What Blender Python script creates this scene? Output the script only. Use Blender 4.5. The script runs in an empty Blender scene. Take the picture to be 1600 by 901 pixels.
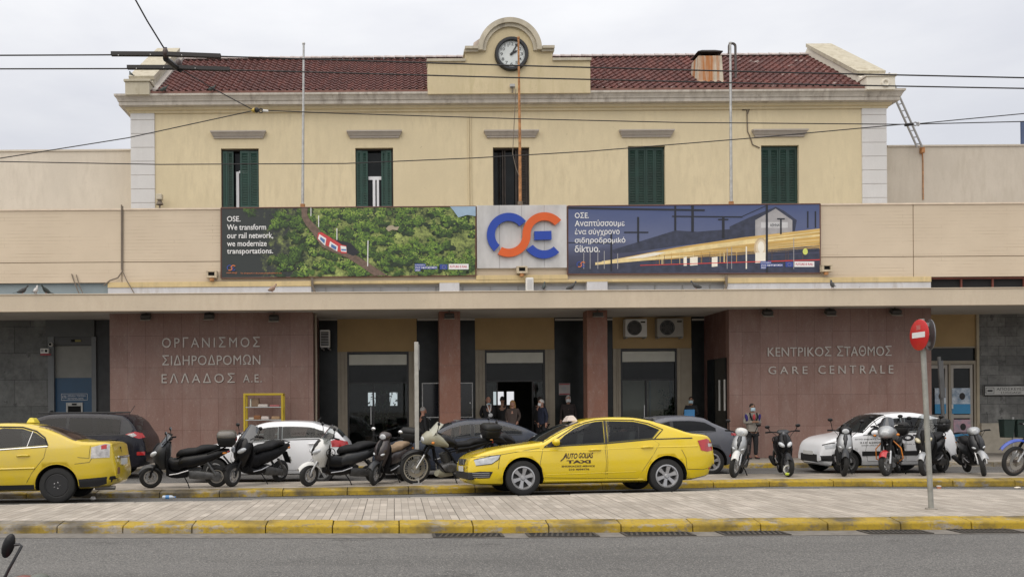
import bpy, bmesh, math, random
from mathutils import Vector, Matrix, Euler
R = math.radians
C = bpy.context.scene.collection
scene = bpy.context.scene
rnd = random.Random(7)

# ------------------------------------------------------------------ camera
H, F, U0, V0, ROLL = 1.68, 1400.0, 615.0, 636.0, 0.007
cd = bpy.data.cameras.new('camera'); cam = bpy.data.objects.new('camera', cd); C.objects.link(cam)
cam.location = (0, 0, H); cam.rotation_euler = (math.pi/2, ROLL, 0)
cd.sensor_width = 36.0; cd.lens = F/1600*36
cd.shift_x = (800-U0)/1600; cd.shift_y = (V0-450.5)/1600
cd.clip_start = 0.1; cd.clip_end = 3000
scene.camera = cam

# ------------------------------------------------------------------ sky, sun, exposure
SUN_EL, SUN_AZ = 54.0, 215.0           # azimuth clockwise from +Y: behind the camera, to its left
w = bpy.data.worlds.new('World'); scene.world = w; w.use_nodes = True
nt = w.node_tree; nt.nodes.clear()
def N(nt, t, **kw):
    n = nt.nodes.new(t)
    for k, v in kw.items():
        if k.startswith('i_'): n.inputs[k[2:].replace('_', ' ')].default_value = v
        else: setattr(n, k, v)
    return n
out = N(nt, 'ShaderNodeOutputWorld'); bg = N(nt, 'ShaderNodeBackground'); bg.inputs[1].default_value = 0.1
sky = N(nt, 'ShaderNodeTexSky', sky_type='NISHITA'); sky.sun_disc = False
sky.sun_elevation = R(SUN_EL); sky.sun_rotation = R(SUN_AZ)
tc = N(nt, 'ShaderNodeTexCoord')
mp = N(nt, 'ShaderNodeMapping'); mp.inputs['Scale'].default_value = (1.0, 1.0, 3.0)
nz = N(nt, 'ShaderNodeTexNoise'); nz.inputs['Scale'].default_value = 2.2; nz.inputs['Detail'].default_value = 6; nz.inputs['Roughness'].default_value = .55
cr = N(nt, 'ShaderNodeValToRGB')
cr.color_ramp.elements[0].position = .36; cr.color_ramp.elements[0].color = (5.9, 5.95, 6.3, 1)
cr.color_ramp.elements[1].position = .62; cr.color_ramp.elements[1].color = (7.2, 7.2, 7.3, 1)
sp = N(nt, 'ShaderNodeSeparateXYZ')
mr = N(nt, 'ShaderNodeMapRange'); mr.inputs[1].default_value = .25; mr.inputs[2].default_value = .9; mr.inputs[3].default_value = 1.0; mr.inputs[4].default_value = 1.7
mul = N(nt, 'ShaderNodeMix', data_type='RGBA', blend_type='MULTIPLY'); mul.inputs[0].default_value = 1
mix = N(nt, 'ShaderNodeMix', data_type='RGBA'); mix.inputs[0].default_value = .9
L = nt.links.new
L(tc.outputs['Generated'], mp.inputs[0]); L(mp.outputs[0], nz.inputs[0]); L(nz.outputs[0], cr.inputs[0])
L(tc.outputs['Generated'], sp.inputs[0]); L(sp.outputs[2], mr.inputs[0])
L(cr.outputs[0], mul.inputs[6]); L(mr.outputs[0], mul.inputs[7])
L(sky.outputs[0], mix.inputs[6]); L(mul.outputs[2], mix.inputs[7]); L(mix.outputs[2], bg.inputs[0]); L(bg.outputs[0], out.inputs[0])
sd = bpy.data.lights.new('sun', 'SUN'); sd.energy = 1.5; sd.angle = R(75); sd.color = (1, .90, .76)
so = bpy.data.objects.new('sun', sd); C.objects.link(so)
_d = Vector((math.sin(R(SUN_AZ))*math.cos(R(SUN_EL)), math.cos(R(SUN_AZ))*math.cos(R(SUN_EL)), math.sin(R(SUN_EL))))
so.rotation_euler = _d.to_track_quat('Z', 'Y').to_euler()
so.location = (-8, -6, 14)
vs = scene.view_settings; vs.view_transform = 'Standard'; vs.look = 'None'; vs.gamma = 1; vs.exposure = 0.33; vs.use_curve_mapping = False

# ------------------------------------------------------------------ photo pixel + depth -> world point
_c, _s = math.cos(ROLL), math.sin(ROLL)
def P(u, v, D):
    dx, dy = u-U0, V0-v
    return Vector(((dx*_c+dy*_s)*D/F, D, H+(-dx*_s+dy*_c)*D/F))
def X(u, D, v=500): return P(u, v, D).x
def Z(u, v, D): return P(u, v, D).z

# ------------------------------------------------------------------ mesh builder
def frame(d):
    d = Vector(d).normalized()
    a = Vector((0, 0, 1)) if abs(d.z) < .9 else Vector((1, 0, 0))
    s = d.cross(a).normalized(); return s, d.cross(s).normalized()
SPLIT = {'marble_wall', 'letter', 'spandrel', 'ledge', 'door_post', 'glass_pane', 'cover_strip', 'bay_frame', 'band_wall', 'sliding_leaf', 'return_frame', 'fork', 'shock_absorber', 'grip', 'eye', 'eyebrow', 'rail', 'rung', 'leg', 'crash_bar',
         'entrance_steps', 'partition_post', 'lobby_wall', 'terrace', 'canopy_slab', 'granite_return', 'lip', 'conduit', 'cable', 'bracket', 'roof_rail', 'clip', 'red_band', 'strap', 'sleeve_panel', 'trainer', 'insulator', 'bolt', 'printed_train', 'printed_train_panel',
         'printed_train_window', 'printed_mast', 'printed_lamp_glow', 'printed_bright_streak', 'printed_gantry', 'printed_lamp_post', 'printed_emblem', 'rib', 'stand_off', 'parapet', 'upper_wall_pier', 'wing', 'blue_base', 'pediment_moulding', 'chimney_leg', 'lens_pair', 'vent_holes', 'wheel_nut', 'clerestory_bars', 'sash', 'slat'}
class MB:
    def __init__(self): self.v, self.f, self.m, self.s = [], [], [], []
    def add(self, vs, fs, mi=0, sm=False, M=None):
        o = len(self.v)
        if M is not None: vs = [M @ Vector(p) for p in vs]
        self.v += [tuple(p) for p in vs]
        for f in fs: self.f.append([i+o for i in f]); self.m.append(mi); self.s.append(sm)
        return self
    def bx(self, x0, x1, y0, y1, z0, z1, mi=0, M=None):
        if x0 > x1: x0, x1 = x1, x0
        if y0 > y1: y0, y1 = y1, y0
        if z0 > z1: z0, z1 = z1, z0
        v = [(x, y, z) for z in (z0, z1) for y in (y0, y1) for x in (x0, x1)]
        return self.add(v, [(0,2,3,1),(4,5,7,6),(0,1,5,4),(2,6,7,3),(0,4,6,2),(1,3,7,5)], mi, False, M)
    def cbox(self, c, s, mi=0, rot=None):
        M = Matrix.Translation(c)
        if rot is not None: M = M @ Euler(rot).to_matrix().to_4x4()
        return self.bx(-s[0]/2, s[0]/2, -s[1]/2, s[1]/2, -s[2]/2, s[2]/2, mi, M)
    def tube(self, pts, r, n=8, mi=0, cap=True, close=False):
        pts = [Vector(p) for p in pts]; k = len(pts); rs = r if isinstance(r, (list, tuple)) else [r]*k
        rings = []; s = None
        for i, p in enumerate(pts):
            a = pts[i-1] if (i > 0 or close) else pts[i]; b = pts[(i+1) % k] if (i < k-1 or close) else pts[i]
            d = (b-a)
            if d.length < 1e-9: d = Vector((0,0,1))
            d.normalize()
            if s is None: s, t = frame(d)
            else:
                s = (s-d*s.dot(d)); s = s.normalized() if s.length > 1e-6 else frame(d)[0]
                t = d.cross(s)
            rings.append([p+(s*math.cos(q)+t*math.sin(q))*rs[i] for q in [2*math.pi*j/n for j in range(n)]])
        return self.loft(rings, mi, cap, close)
    def loft(self, rings, mi=0, cap=True, close=False, sm=True):
        n = len(rings[0]); k = len(rings); vs = [p for r in rings for p in r]; fs = []
        for i in range(k if close else k-1):
            a, b = i*n, ((i+1) % k)*n
            for j in range(n): fs.append((a+j, a+(j+1) % n, b+(j+1) % n, b+j))
        self.add(vs, fs, mi, sm)
        if cap and not close:
            o = len(self.v)-len(vs)
            self.f.append([o+j for j in range(n)][::-1]); self.m.append(mi); self.s.append(False)
            self.f.append([o+(k-1)*n+j for j in range(n)]); self.m.append(mi); self.s.append(False)
        return self
    def cyl(self, p, q, r, r2=None, n=14, mi=0): return self.tube([p, q], [r, r if r2 is None else r2], n, mi)
    def grid(self, fn, nu, nv, mi=0, sm=True, both=0):
        vs = [fn(i/nu, j/nv) for j in range(nv+1) for i in range(nu+1)]
        fs = [(j*(nu+1)+i, j*(nu+1)+i+1, (j+1)*(nu+1)+i+1, (j+1)*(nu+1)+i) for j in range(nv) for i in range(nu)]
        return self.add(vs, fs, mi, sm)
    def ell(self, c, r, n=12, mi=0, rot=None, k=8):
        M = Matrix.Translation(c)
        if rot is not None: M = M @ Euler(rot).to_matrix().to_4x4()
        if not isinstance(r, (tuple, list)): r = (r, r, r)
        rings = []
        for i in range(k+1):
            a = math.pi*(i/k)*.996+.006
            rings.append([M @ Vector((r[0]*math.sin(a)*math.cos(q), r[1]*math.sin(a)*math.sin(q), -r[2]*math.cos(a))) for q in [2*math.pi*j/n for j in range(n)]])
        return self.loft(rings, mi)
    def lathe(self, prof, c, ax, n=24, mi=0, close=False):
        s, t = frame(ax); ax = Vector(ax).normalized(); c = Vector(c)
        rings = [[c+ax*h+(s*math.cos(q)+t*math.sin(q))*r for q in [2*math.pi*j/n for j in range(n)]] for r, h in prof]
        return self.loft(rings, mi, cap=not close, close=close)
    def torus(self, c, Rr, r, ax=(0,1,0), n=28, m=8, mi=0):
        return self.lathe([(Rr+r*math.cos(q), r*math.sin(q)) for q in [2*math.pi*j/m for j in range(m)]], c, ax, n, mi, close=True)
    def prism(self, poly, y0, y1, mi=0, M=None, sm=False):      # poly in (x,z), extruded along y
        n = len(poly)
        vs = [(a, y0, b) for a, b in poly]+[(a, y1, b) for a, b in poly]
        fs = [list(range(n)), list(range(n, 2*n))[::-1]]
        self.add(vs, fs, mi, False, M)
        return self.add(vs, [(j, n+j, n+(j+1) % n, (j+1) % n) for j in range(n)], mi, sm, M)
    def xform(self, M): self.v = [tuple(M @ Vector(p)) for p in self.v]; return self
    def islands(self):
        par = list(range(len(self.v)))
        def find(a):
            while par[a] != a: par[a] = par[par[a]]; a = par[a]
            return a
        for f in self.f:
            r = find(f[0])
            for i in f[1:]: par[find(i)] = r
        out = {}
        for k, f in enumerate(self.f): out.setdefault(find(f[0]), []).append(k)
        res = []
        for ks in out.values():
            m = MB(); idx = {}
            for k in ks:
                nf = []
                for i in self.f[k]:
                    if i not in idx: idx[i] = len(m.v); m.v.append(self.v[i])
                    nf.append(idx[i])
                m.f.append(nf); m.m.append(self.m[k]); m.s.append(self.s[k])
            res.append(m)
        return res
    def build(self, name, mats, parent=None, bevel=0, seg=2, ang=40, world=False):
        if name in SPLIT and parent is not None:
            isl = self.islands()
            if len(isl) > 1: return [m.build_one(name, mats, parent, bevel, seg, ang, world) for m in isl][0]
        return self.build_one(name, mats, parent, bevel, seg, ang, world)
    def build_one(self, name, mats, parent=None, bevel=0, seg=2, ang=40, world=False):
        me = bpy.data.meshes.new(name)
        vs = self.v
        if world and parent is not None:
            o = Vector((0, 0, 0)); p = parent
            while p: o += p.location; p = p.parent
            vs = [tuple(Vector(q)-o) for q in vs]
        me.from_pydata(vs, [], self.f)
        for m in (mats if isinstance(mats, (list, tuple)) else [mats]): me.materials.append(m)
        me.polygons.foreach_set('material_index', self.m); me.polygons.foreach_set('use_smooth', self.s)
        bm = bmesh.new(); bm.from_mesh(me); bmesh.ops.recalc_face_normals(bm, faces=bm.faces); bm.to_mesh(me); bm.free()
        if any(self.s): me.set_sharp_from_angle(angle=R(ang))
        me.update()
        ob = bpy.data.objects.new(name, me); C.objects.link(ob); ob.parent = parent
        if bevel:
            b = ob.modifiers.new('bevel', 'BEVEL'); b.width = bevel; b.segments = seg; b.limit_method = 'ANGLE'; b.angle_limit = R(35)
        return ob
def tag(o, label=None, cat=None, group=None, kind=None):
    for k, v in (('label', label), ('category', cat), ('group', group), ('kind', kind)):
        if v: o[k] = v
    return o
def thing(name, label, cat, loc=(0,0,0), rz=0, group=None, rot=None):
    o = bpy.data.objects.new(name, None); C.objects.link(o); o.location = loc
    o.rotation_euler = rot if rot else (0, 0, rz); o.empty_display_size = .2
    return tag(o, label, cat, group)
def frozen(ob):                       # bake an object's modifiers into its mesh
    dg = bpy.context.evaluated_depsgraph_get(); dg.update()
    me = bpy.data.meshes.new_from_object(ob.evaluated_get(dg)); old = ob.data
    ob.modifiers.clear(); ob.data = me; me.name = ob.name
    return ob
def text_mesh(body, size=1.0, bold=0.0, extrude=0.0, space=1.0, shear=0.0, align='LEFT'):
    body = body.translate(str.maketrans('ΑΒΕΗΙΚΜΝΟΡΤΥΧΖκ', 'ABEHIKMNOPTYXZk'))
    cu = bpy.data.curves.new('text', 'FONT'); cu.body = body; cu.size = size; cu.offset = bold; cu.extrude = extrude
    cu.space_character = space; cu.shear = shear; cu.align_x = align; cu.resolution_u = 3
    o = bpy.data.objects.new('text', cu); C.objects.link(o)
    dg = bpy.context.evaluated_depsgraph_get(); dg.update()
    me = bpy.data.meshes.new_from_object(o.evaluated_get(dg))
    vs = [tuple(v.co) for v in me.vertices]; fs = [list(p.vertices) for p in me.polygons]
    bpy.data.objects.remove(o); bpy.data.curves.remove(cu); bpy.data.meshes.remove(me)
    if not extrude:                     # overlapping glyph contours: every face gets its own hair's breadth of depth
        nv, nf = [], []
        for i, f in enumerate(fs): nf.append(list(range(len(nv), len(nv)+len(f)))); nv += [(vs[j][0], vs[j][1], (i % 60)*5e-6) for j in f]
        vs, fs = nv, nf
    return vs, fs
def fit_text(mb, body, x0, x1, z0, z1, fn, mi=0, bold=0.0, extrude=0.0, space=1.0, shear=0.0):
    """letters of body squeezed into x0..x1, z0..z1; fn(x, z, depth) gives the point on the surface"""
    vs, fs = text_mesh(body, 1.0, bold, extrude, space, shear)
    if not vs: return
    xs = [v[0] for v in vs]; ys = [v[1] for v in vs]
    ax, bx_, ay, by = min(xs), max(xs), min(ys), max(ys)
    mb.add([fn(x0+(v[0]-ax)/(bx_-ax)*(x1-x0), z0+(v[1]-ay)/(by-ay)*(z1-z0), v[2]) for v in vs], fs, mi)

# ------------------------------------------------------------------ materials
def newmat(name):
    m = bpy.data.materials.new(name); m.use_nodes = True; nt = m.node_tree; nt.nodes.clear()
    o = N(nt, 'ShaderNodeOutputMaterial'); b = N(nt, 'ShaderNodeBsdfPrincipled'); nt.links.new(b.outputs[0], o.inputs[0])
    return m, nt, b
def c4(c, k=1.0): return (min(1, c[0]*k), min(1, c[1]*k), min(1, c[2]*k), 1)
def noise(nt, scale, detail=4, rough=.55, stretch=(1,1,1), coord='Object', seed=0):
    tc = N(nt, 'ShaderNodeTexCoord'); mp = N(nt, 'ShaderNodeMapping'); mp.inputs['Scale'].default_value = stretch
    mp.inputs['Location'].default_value = (seed*3.7, seed*1.3, seed*7.1)
    n = N(nt, 'ShaderNodeTexNoise'); n.inputs['Scale'].default_value = scale; n.inputs['Detail'].default_value = detail; n.inputs['Roughness'].default_value = rough
    nt.links.new(tc.outputs[coord], mp.inputs[0]); nt.links.new(mp.outputs[0], n.inputs[0]); return n.outputs[0]
def ramp(nt, src, stops):
    r = N(nt, 'ShaderNodeValToRGB'); e = r.color_ramp.elements
    while len(e) < len(stops): e.new(.5)
    for k, (p, c) in enumerate(stops):
        e[k].position = p; e[k].color = (c, c, c, 1) if isinstance(c, (int, float)) else c4(c)
    nt.links.new(src, r.inputs[0]); return r.outputs[0]
def mixc(nt, fac, a, b, mode='MIX'):
    m = N(nt, 'ShaderNodeMix', data_type='RGBA', blend_type=mode)
    for s, v in ((0, fac), (6, a), (7, b)):
        if hasattr(v, 'is_output'): nt.links.new(v, m.inputs[s])
        elif isinstance(v, (int, float)): m.inputs[s].default_value = v if s == 0 else (v, v, v, 1)
        else: m.inputs[s].default_value = c4(v)
    return m.outputs[2]
def mth(nt, op, a, b=None, c=None):
    m = N(nt, 'ShaderNodeMath', operation=op)
    for i, v in enumerate((a, b, c)):
        if v is None: continue
        if hasattr(v, 'is_output'): nt.links.new(v, m.inputs[i])
        else: m.inputs[i].default_value = v
    return m.outputs[0]
def bump(nt, b, h, strength=.3, dist=.02):
    n = N(nt, 'ShaderNodeBump'); n.inputs['Strength'].default_value = strength; n.inputs['Distance'].default_value = dist
    nt.links.new(h, n.inputs['Height']); nt.links.new(n.outputs[0], b.inputs['Normal'])
def brick(nt, wd, ht, mortar, c1, c2, cm, offset=0.0, axes='XZ', coord='Object', bias=0, smooth=.1):
    tc = N(nt, 'ShaderNodeTexCoord'); s = N(nt, 'ShaderNodeSeparateXYZ'); cb = N(nt, 'ShaderNodeCombineXYZ')
    nt.links.new(tc.outputs[coord], s.inputs[0])
    nt.links.new(s.outputs['XYZ'.index(axes[0])], cb.inputs[0]); nt.links.new(s.outputs['XYZ'.index(axes[1])], cb.inputs[1])
    b = N(nt, 'ShaderNodeTexBrick'); b.offset = offset; b.squash = 1
    b.inputs['Color1'].default_value = c4(c1); b.inputs['Color2'].default_value = c4(c2); b.inputs['Mortar'].default_value = c4(cm)
    b.inputs['Scale'].default_value = 1; b.inputs['Mortar Size'].default_value = mortar; b.inputs['Mortar Smooth'].default_value = smooth
    b.inputs['Bias'].default_value = bias; b.inputs['Brick Width'].default_value = wd; b.inputs['Row Height'].default_value = ht
    nt.links.new(cb.outputs[0], b.inputs[0]); return b
_cache = {}
def mat(name, col, rough=.6, metal=0.0, var=.12, scale=3.0, bmp=0.0, bscale=40.0, coat=0.0, spec=.5, stretch=(1,1,1), streak=0.0, scol=(.12,.1,.08)):
    if name in _cache: return _cache[name]
    m, nt, b = newmat(name)
    n = noise(nt, scale, 5, .6, stretch)
    c = mixc(nt, ramp(nt, n, [(.3, 0.0), (.7, 1.0)]), tuple(x*(1-var) for x in col), tuple(min(1, x*(1+var*.6)) for x in col))
    if streak:
        s1 = noise(nt, 1.6, 6, .65, (2.2, 2.2, .22), seed=2); s2 = noise(nt, .45, 3, .5, seed=5)
        k = mth(nt, 'MULTIPLY', ramp(nt, s1, [(.5, 0.0), (.72, 1.0)]), ramp(nt, s2, [(.42, 0.0), (.62, 1.0)]))
        c = mixc(nt, mth(nt, 'MULTIPLY', k, streak), c, scol)
    nt.links.new(c, b.inputs['Base Color'])
    b.inputs['Roughness'].default_value = rough; b.inputs['Metallic'].default_value = metal
    b.inputs['Coat Weight'].default_value = coat; b.inputs['Coat Roughness'].default_value = .06; b.inputs['Specular IOR Level'].default_value = spec
    if bmp: bump(nt, b, noise(nt, bscale, 4, .6), bmp, .01)
    _cache[name] = m; return m
def paint(name, col, rough=.35, dirt=.1):           # car paint: flake-free enamel, clear coat, road dust
    if name in _cache: return _cache[name]
    m, nt, b = newmat(name)
    n = noise(nt, 2.5, 5, .6); d = noise(nt, 30, 3, .6, seed=3)
    k = mth(nt, 'MULTIPLY', ramp(nt, n, [(.4, 0.0), (.75, 1.0)]), ramp(nt, d, [(.3, .3), (.7, 1.0)]))
    c = mixc(nt, mth(nt, 'MULTIPLY', k, dirt), col, (.32, .29, .24))
    nt.links.new(c, b.inputs['Base Color']); b.inputs['Roughness'].default_value = rough
    b.inputs['Coat Weight'].default_value = .8 if max(col) > .2 else .18; b.inputs['Specular IOR Level'].default_value = .5 if max(col) > .03 else .3; b.inputs['Coat Roughness'].default_value = .07
    _cache[name] = m; return m
def pane_glass(name, tint=(.9,.95,.95), refl=1.0):
    if name in _cache: return _cache[name]
    m = bpy.data.materials.new(name); m.use_nodes = True; nt = m.node_tree; nt.nodes.clear()
    o = N(nt, 'ShaderNodeOutputMaterial'); t = N(nt, 'ShaderNodeBsdfTransparent'); g = N(nt, 'ShaderNodeBsdfGlossy'); mx = N(nt, 'ShaderNodeMixShader')
    f = N(nt, 'ShaderNodeFresnel'); f.inputs[0].default_value = 1.5
    t.inputs[0].default_value = c4(tint); g.inputs['Roughness'].default_value = .02
    nt.links.new(mth(nt, 'MULTIPLY', f.outputs[0], refl), mx.inputs[0]); nt.links.new(t.outputs[0], mx.inputs[1]); nt.links.new(g.outputs[0], mx.inputs[2]); nt.links.new(mx.outputs[0], o.inputs[0])
    _cache[name] = m; return m
# ================================================================== materials of the setting
def m_asphalt(name, base=.115):
    m, nt, b = newmat(name)
    f = noise(nt, 42, 2, .7, seed=1); g = noise(nt, 22, 3, .6); p = noise(nt, .5, 4, .6, (.35, 1.6, 1)); q = noise(nt, 75, 2, .5, seed=9)
    c = mixc(nt, ramp(nt, f, [(.38, 0.0), (.64, 1.0)]), (base*.5, base*.49, base*.47), (base*1.6, base*1.55, base*1.46))
    c = mixc(nt, ramp(nt, g, [(.35, .0), (.7, .35)]), c, (base*.8, base*.78, base*.75))
    c = mixc(nt, ramp(nt, p, [(.4, 0.0), (.66, .55)]), c, (base*.55, base*.54, base*.52))
    st = noise(nt, 1.7, 6, .7, (.6, 1, 1), seed=14); c = mixc(nt, ramp(nt, st, [(.6, 0.0), (.68, .6)]), c, (base*.3, base*.29, base*.28))
    lt_ = noise(nt, .8, 3, .5, (.08, 1.1, 1), seed=17); c = mixc(nt, ramp(nt, lt_, [(.5, 0.0), (.7, .35)]), c, (base*1.5, base*1.45, base*1.38))
    c = mixc(nt, ramp(nt, q, [(.6, .0), (.66, .75)]), c, (.36, .34, .31))
    vo = N(nt, 'ShaderNodeTexVoronoi', feature='DISTANCE_TO_EDGE'); vo.inputs['Scale'].default_value = .33
    tc = N(nt, 'ShaderNodeTexCoord'); wob = N(nt, 'ShaderNodeTexNoise'); wob.inputs['Scale'].default_value = 3
    nt.links.new(tc.outputs['Object'], wob.inputs[0]); add = mixc(nt, .12, tc.outputs['Object'], wob.outputs[1]); nt.links.new(add, vo.inputs['Vector'])
    c = mixc(nt, ramp(nt, vo.outputs[0], [(0.0, .25), (.005, 0.0)]), c, (base*.3, base*.3, base*.3))
    nt.links.new(c, b.inputs['Base Color']); b.inputs['Roughness'].default_value = .82
    bump(nt, b, mixc(nt, .5, f, q), .5, .012)
    return m
def m_paving():
    m, nt, b = newmat('island_paving')
    br = brick(nt, .112, .4, .0035, (.34, .30, .25), (.5, .445, .38), (.12, .105, .09), axes='XY')
    b2 = brick(nt, .448, .8, .007, (1, 1, 1), (.86, .85, .84), (.26, .24, .22), axes='XY')
    c = mixc(nt, 1.0, br.outputs[0], b2.outputs[0], 'MULTIPLY')
    n = noise(nt, 1.3, 6, .65); n2 = noise(nt, 9, 4, .65, (1, .45, 1), seed=4); n3 = noise(nt, 45, 3, .6, seed=2)
    c = mixc(nt, ramp(nt, n, [(.42, 0.0), (.72, .6)]), c, (.23, .205, .17))
    c = mixc(nt, ramp(nt, n2, [(.52, 0.0), (.68, .45)]), c, (.29, .26, .225))
    c = mixc(nt, ramp(nt, n3, [(.55, 0.0), (.75, .3)]), c, (.2, .18, .16))
    nt.links.new(c, b.inputs['Base Color']); b.inputs['Roughness'].default_value = .8
    bump(nt, b, br.outputs[1], -.4, .01)
    return m
def m_kerb(name, wear=.5, dark=0.18):
    m, nt, b = newmat(name)
    n = noise(nt, 2.2, 8, .72, (1, 2, 2)); n2 = noise(nt, 1.1, 5, .6, seed=3); n3 = noise(nt, 14, 5, .65, seed=6); big = noise(nt, .22, 2, .5, (1, .01, .01), seed=8)
    conc = mixc(nt, n3, (.2, .18, .15), (.42, .38, .32))
    yel = mixc(nt, n3, (.29, .185, .010), (.48, .335, .016))
    k = ramp(nt, mth(nt, 'ADD', n, mth(nt, 'MULTIPLY', mth(nt, 'SUBTRACT', big, .5), .55)), [(wear-.06, 0.0), (wear+.03, 1.0)])
    c = mixc(nt, k, conc, yel); n5 = noise(nt, 5, 8, .8, (.7, 1, 1), seed=12); c = mixc(nt, ramp(nt, n5, [(.56, 0.0), (.6, .7)]), c, (.17, .14, .1))
    c = mixc(nt, ramp(nt, n2, [(.5-dark*.2, 0.0), (.68-dark*.15, .9)]), c, (.05, .04, .025))
    c = mixc(nt, ramp(nt, n3, [(.5, 0.0), (.7, .65)]), c, (.12, .085, .03))
    nt.links.new(c, b.inputs['Base Color']); b.inputs['Roughness'].default_value = .7
    bump(nt, b, n3, .4, .02)
    return m
ASPH = m_asphalt('asphalt'); ASPH2 = m_asphalt('worn_asphalt', .095); PAV = m_paving()
KY = m_kerb('yellow_kerb_paint', .455); KY2 = m_kerb('dirty_yellow_kerb_paint', .46, .25)
CONC = mat('pavement_concrete', (.3, .275, .24), .85, var=.3, scale=1.4, bmp=.3, streak=0)
WET = mat('wet_gutter', (.035, .032, .027), .12, var=.3, scale=4)

def lerp_line(K, x):
    for (a, ya), (b, yb) in zip(K, K[1:]):
        if x <= b: return ya+(yb-ya)*(x-a)/(b-a)
    return K[-1][1]
K0 = [(-80, 12.3), (-5.3, 12.2), (1.6, 11.85), (8.4, 11.95), (80, 12.1)]
K1 = [(-80, 14.2), (-6.4, 14.6), (-2.3, 15.13), (-.2, 15.3), (2.05, 15.48), (4.4, 15.9), (6.9, 16.5), (9.7, 16.2), (11.2, 15.9), (80, 15.5)]
K2 = [(-80, 18.1), (-4.1, 18.15), (-.2, 18.5), (3.9, 19.1), (8.2, 19.7), (12.3, 19.55), (80, 19.4)]
XS = [-80, -50, -30, -20, -14]+[-12+.5*i for i in range(65)]+[22, 28, 36, 50, 80]

def ribbon(rows, mb, mi=0):          # rows: functions x -> (y, z)
    vs = [(x,)+tuple(r(x)) for r in rows for x in XS]; n = len(XS)
    mb.add(vs, [(j*n+i, j*n+i+1, (j+1)*n+i+1, (j+1)*n+i) for j in range(len(rows)-1) for i in range(n-1)], mi, False); return mb
g = MB(); g.add([(-1500, -300, -.3), (1500, -300, -.3), (1500, 2500, -.3), (-1500, 2500, -.3)], [(0, 1, 2, 3)])
tag(g.build('ground', CONC), kind='structure')
g = ribbon([lambda x: (-60, -.01), lambda x: (5, 0), lambda x: (lerp_line(K0, x)+.02, 0)], MB())
tag(g.build('road', ASPH), kind='structure')
g = ribbon([lambda x: (lerp_line(K1, x)-.2, 0), lambda x: (lerp_line(K2, x)-1.9, -.015), lambda x: (lerp_line(K2, x)-.6, -.085), lambda x: (lerp_line(K2, x)+.05, -.12)], MB())
tag(g.build('taxi_lane', ASPH2), kind='structure')
# standing water in the gutter of the far kerb
g = MB()
for x0, x1, wd in ((-4.4, -1.0, .22), (-1.0, 3.0, .28), (9.5, 15.5, .75), (5.0, 8.6, .16)):
    n = 24; vs = []
    for i in range(n+1):
        x = x0+(x1-x0)*i/n; y = lerp_line(K2, x); ww = wd*math.sin(math.pi*min(1, max(0.02, i/n)))**.6*(1+.25*math.sin(i*1.9))
        vs += [(x, y+.03, -.1145), (x, y-ww, -.1095+.053*(max(0, ww-.0)))]
    g.add(vs, [(2*i, 2*i+1, 2*i+3, 2*i+2) for i in range(n)])
tag(g.build('puddle', WET), kind='structure')
g = ribbon([lambda x: (lerp_line(K0, x)+.3, .14), lambda x: (lerp_line(K1, x)-.10, .14)], MB())
tag(g.build('traffic_island', PAV), kind='structure')
def kerb(name, K, t0, prof, m, length, gap=.012, span=(-14, 20), seed=1):
    """row of kerb stones along K; prof = (distance behind the line, height) outline"""
    rr = random.Random(seed); g = MB(); x = span[0]
    while x < span[1]:
        ln = length*rr.uniform(.92, 1.08); xa, xb = x+gap/2, x+ln-gap/2; dz = rr.uniform(-.006, .006); dy = rr.uniform(-.008, .008)
        n = len(prof); vs = []
        for xx in (xa, xb):
            y = lerp_line(K, xx)+t0+dy; vs += [(xx, y+t, z+dz) for t, z in prof]
        g.add(vs, [list(range(n))[::-1], list(range(n, 2*n))]+[(j, (j+1) % n, n+(j+1) % n, n+j) for j in range(n)])
        x += ln
    return tag(g.build(name, m, bevel=.012), kind='structure')
kerb('island_kerb', K0, 0, [(0, -.05), (.012, .088), (.03, .105), (.3, .146), (.3, -.05)], KY, .95)
kerb('island_back_kerb', K1, -.1, [(0, -.05), (0, .143), (.1, .143), (.115, -.05)], CONC, .9, seed=3)
kerb('far_kerb', K2, 0, [(0, -.2), (.012, -.02), (.03, .0), (.24, .034), (.24, -.2)], KY2, 1.3, seed=2)
STRIP = mat('strip_paving', (.33, .29, .24), .85, var=.3, scale=2.5, bmp=.3)
g = ribbon([lambda x: (lerp_line(K2, x)+.24, .03), lambda x: (lerp_line(K2, x)+1.8, .03), lambda x: (lerp_line(K2, x)+1.82, -.1)], MB())
tag(g.build('parking_strip', STRIP), kind='structure')
g = ribbon([lambda x: (lerp_line(K2, x)+1.7, -.08), lambda x: (25.2, -.09)], MB())
tag(g.build('station_lane', ASPH2), kind='structure')
g = ribbon([lambda x: (25.1+.26, .03), lambda x: (28.65, -.01), lambda x: (31.0, -.01)], MB())
tag(g.build('station_pavement', CONC), kind='structure')
KG = m_kerb('mossy_kerb_paint', .56, .2)
kerb('station_kerb', [(-80, 25.1), (80, 25.1)], 0, [(0, -.2), (.01, .02), (.03, .035), (.28, .035), (.28, -.2)], KG, 1.4, seed=5)

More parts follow.
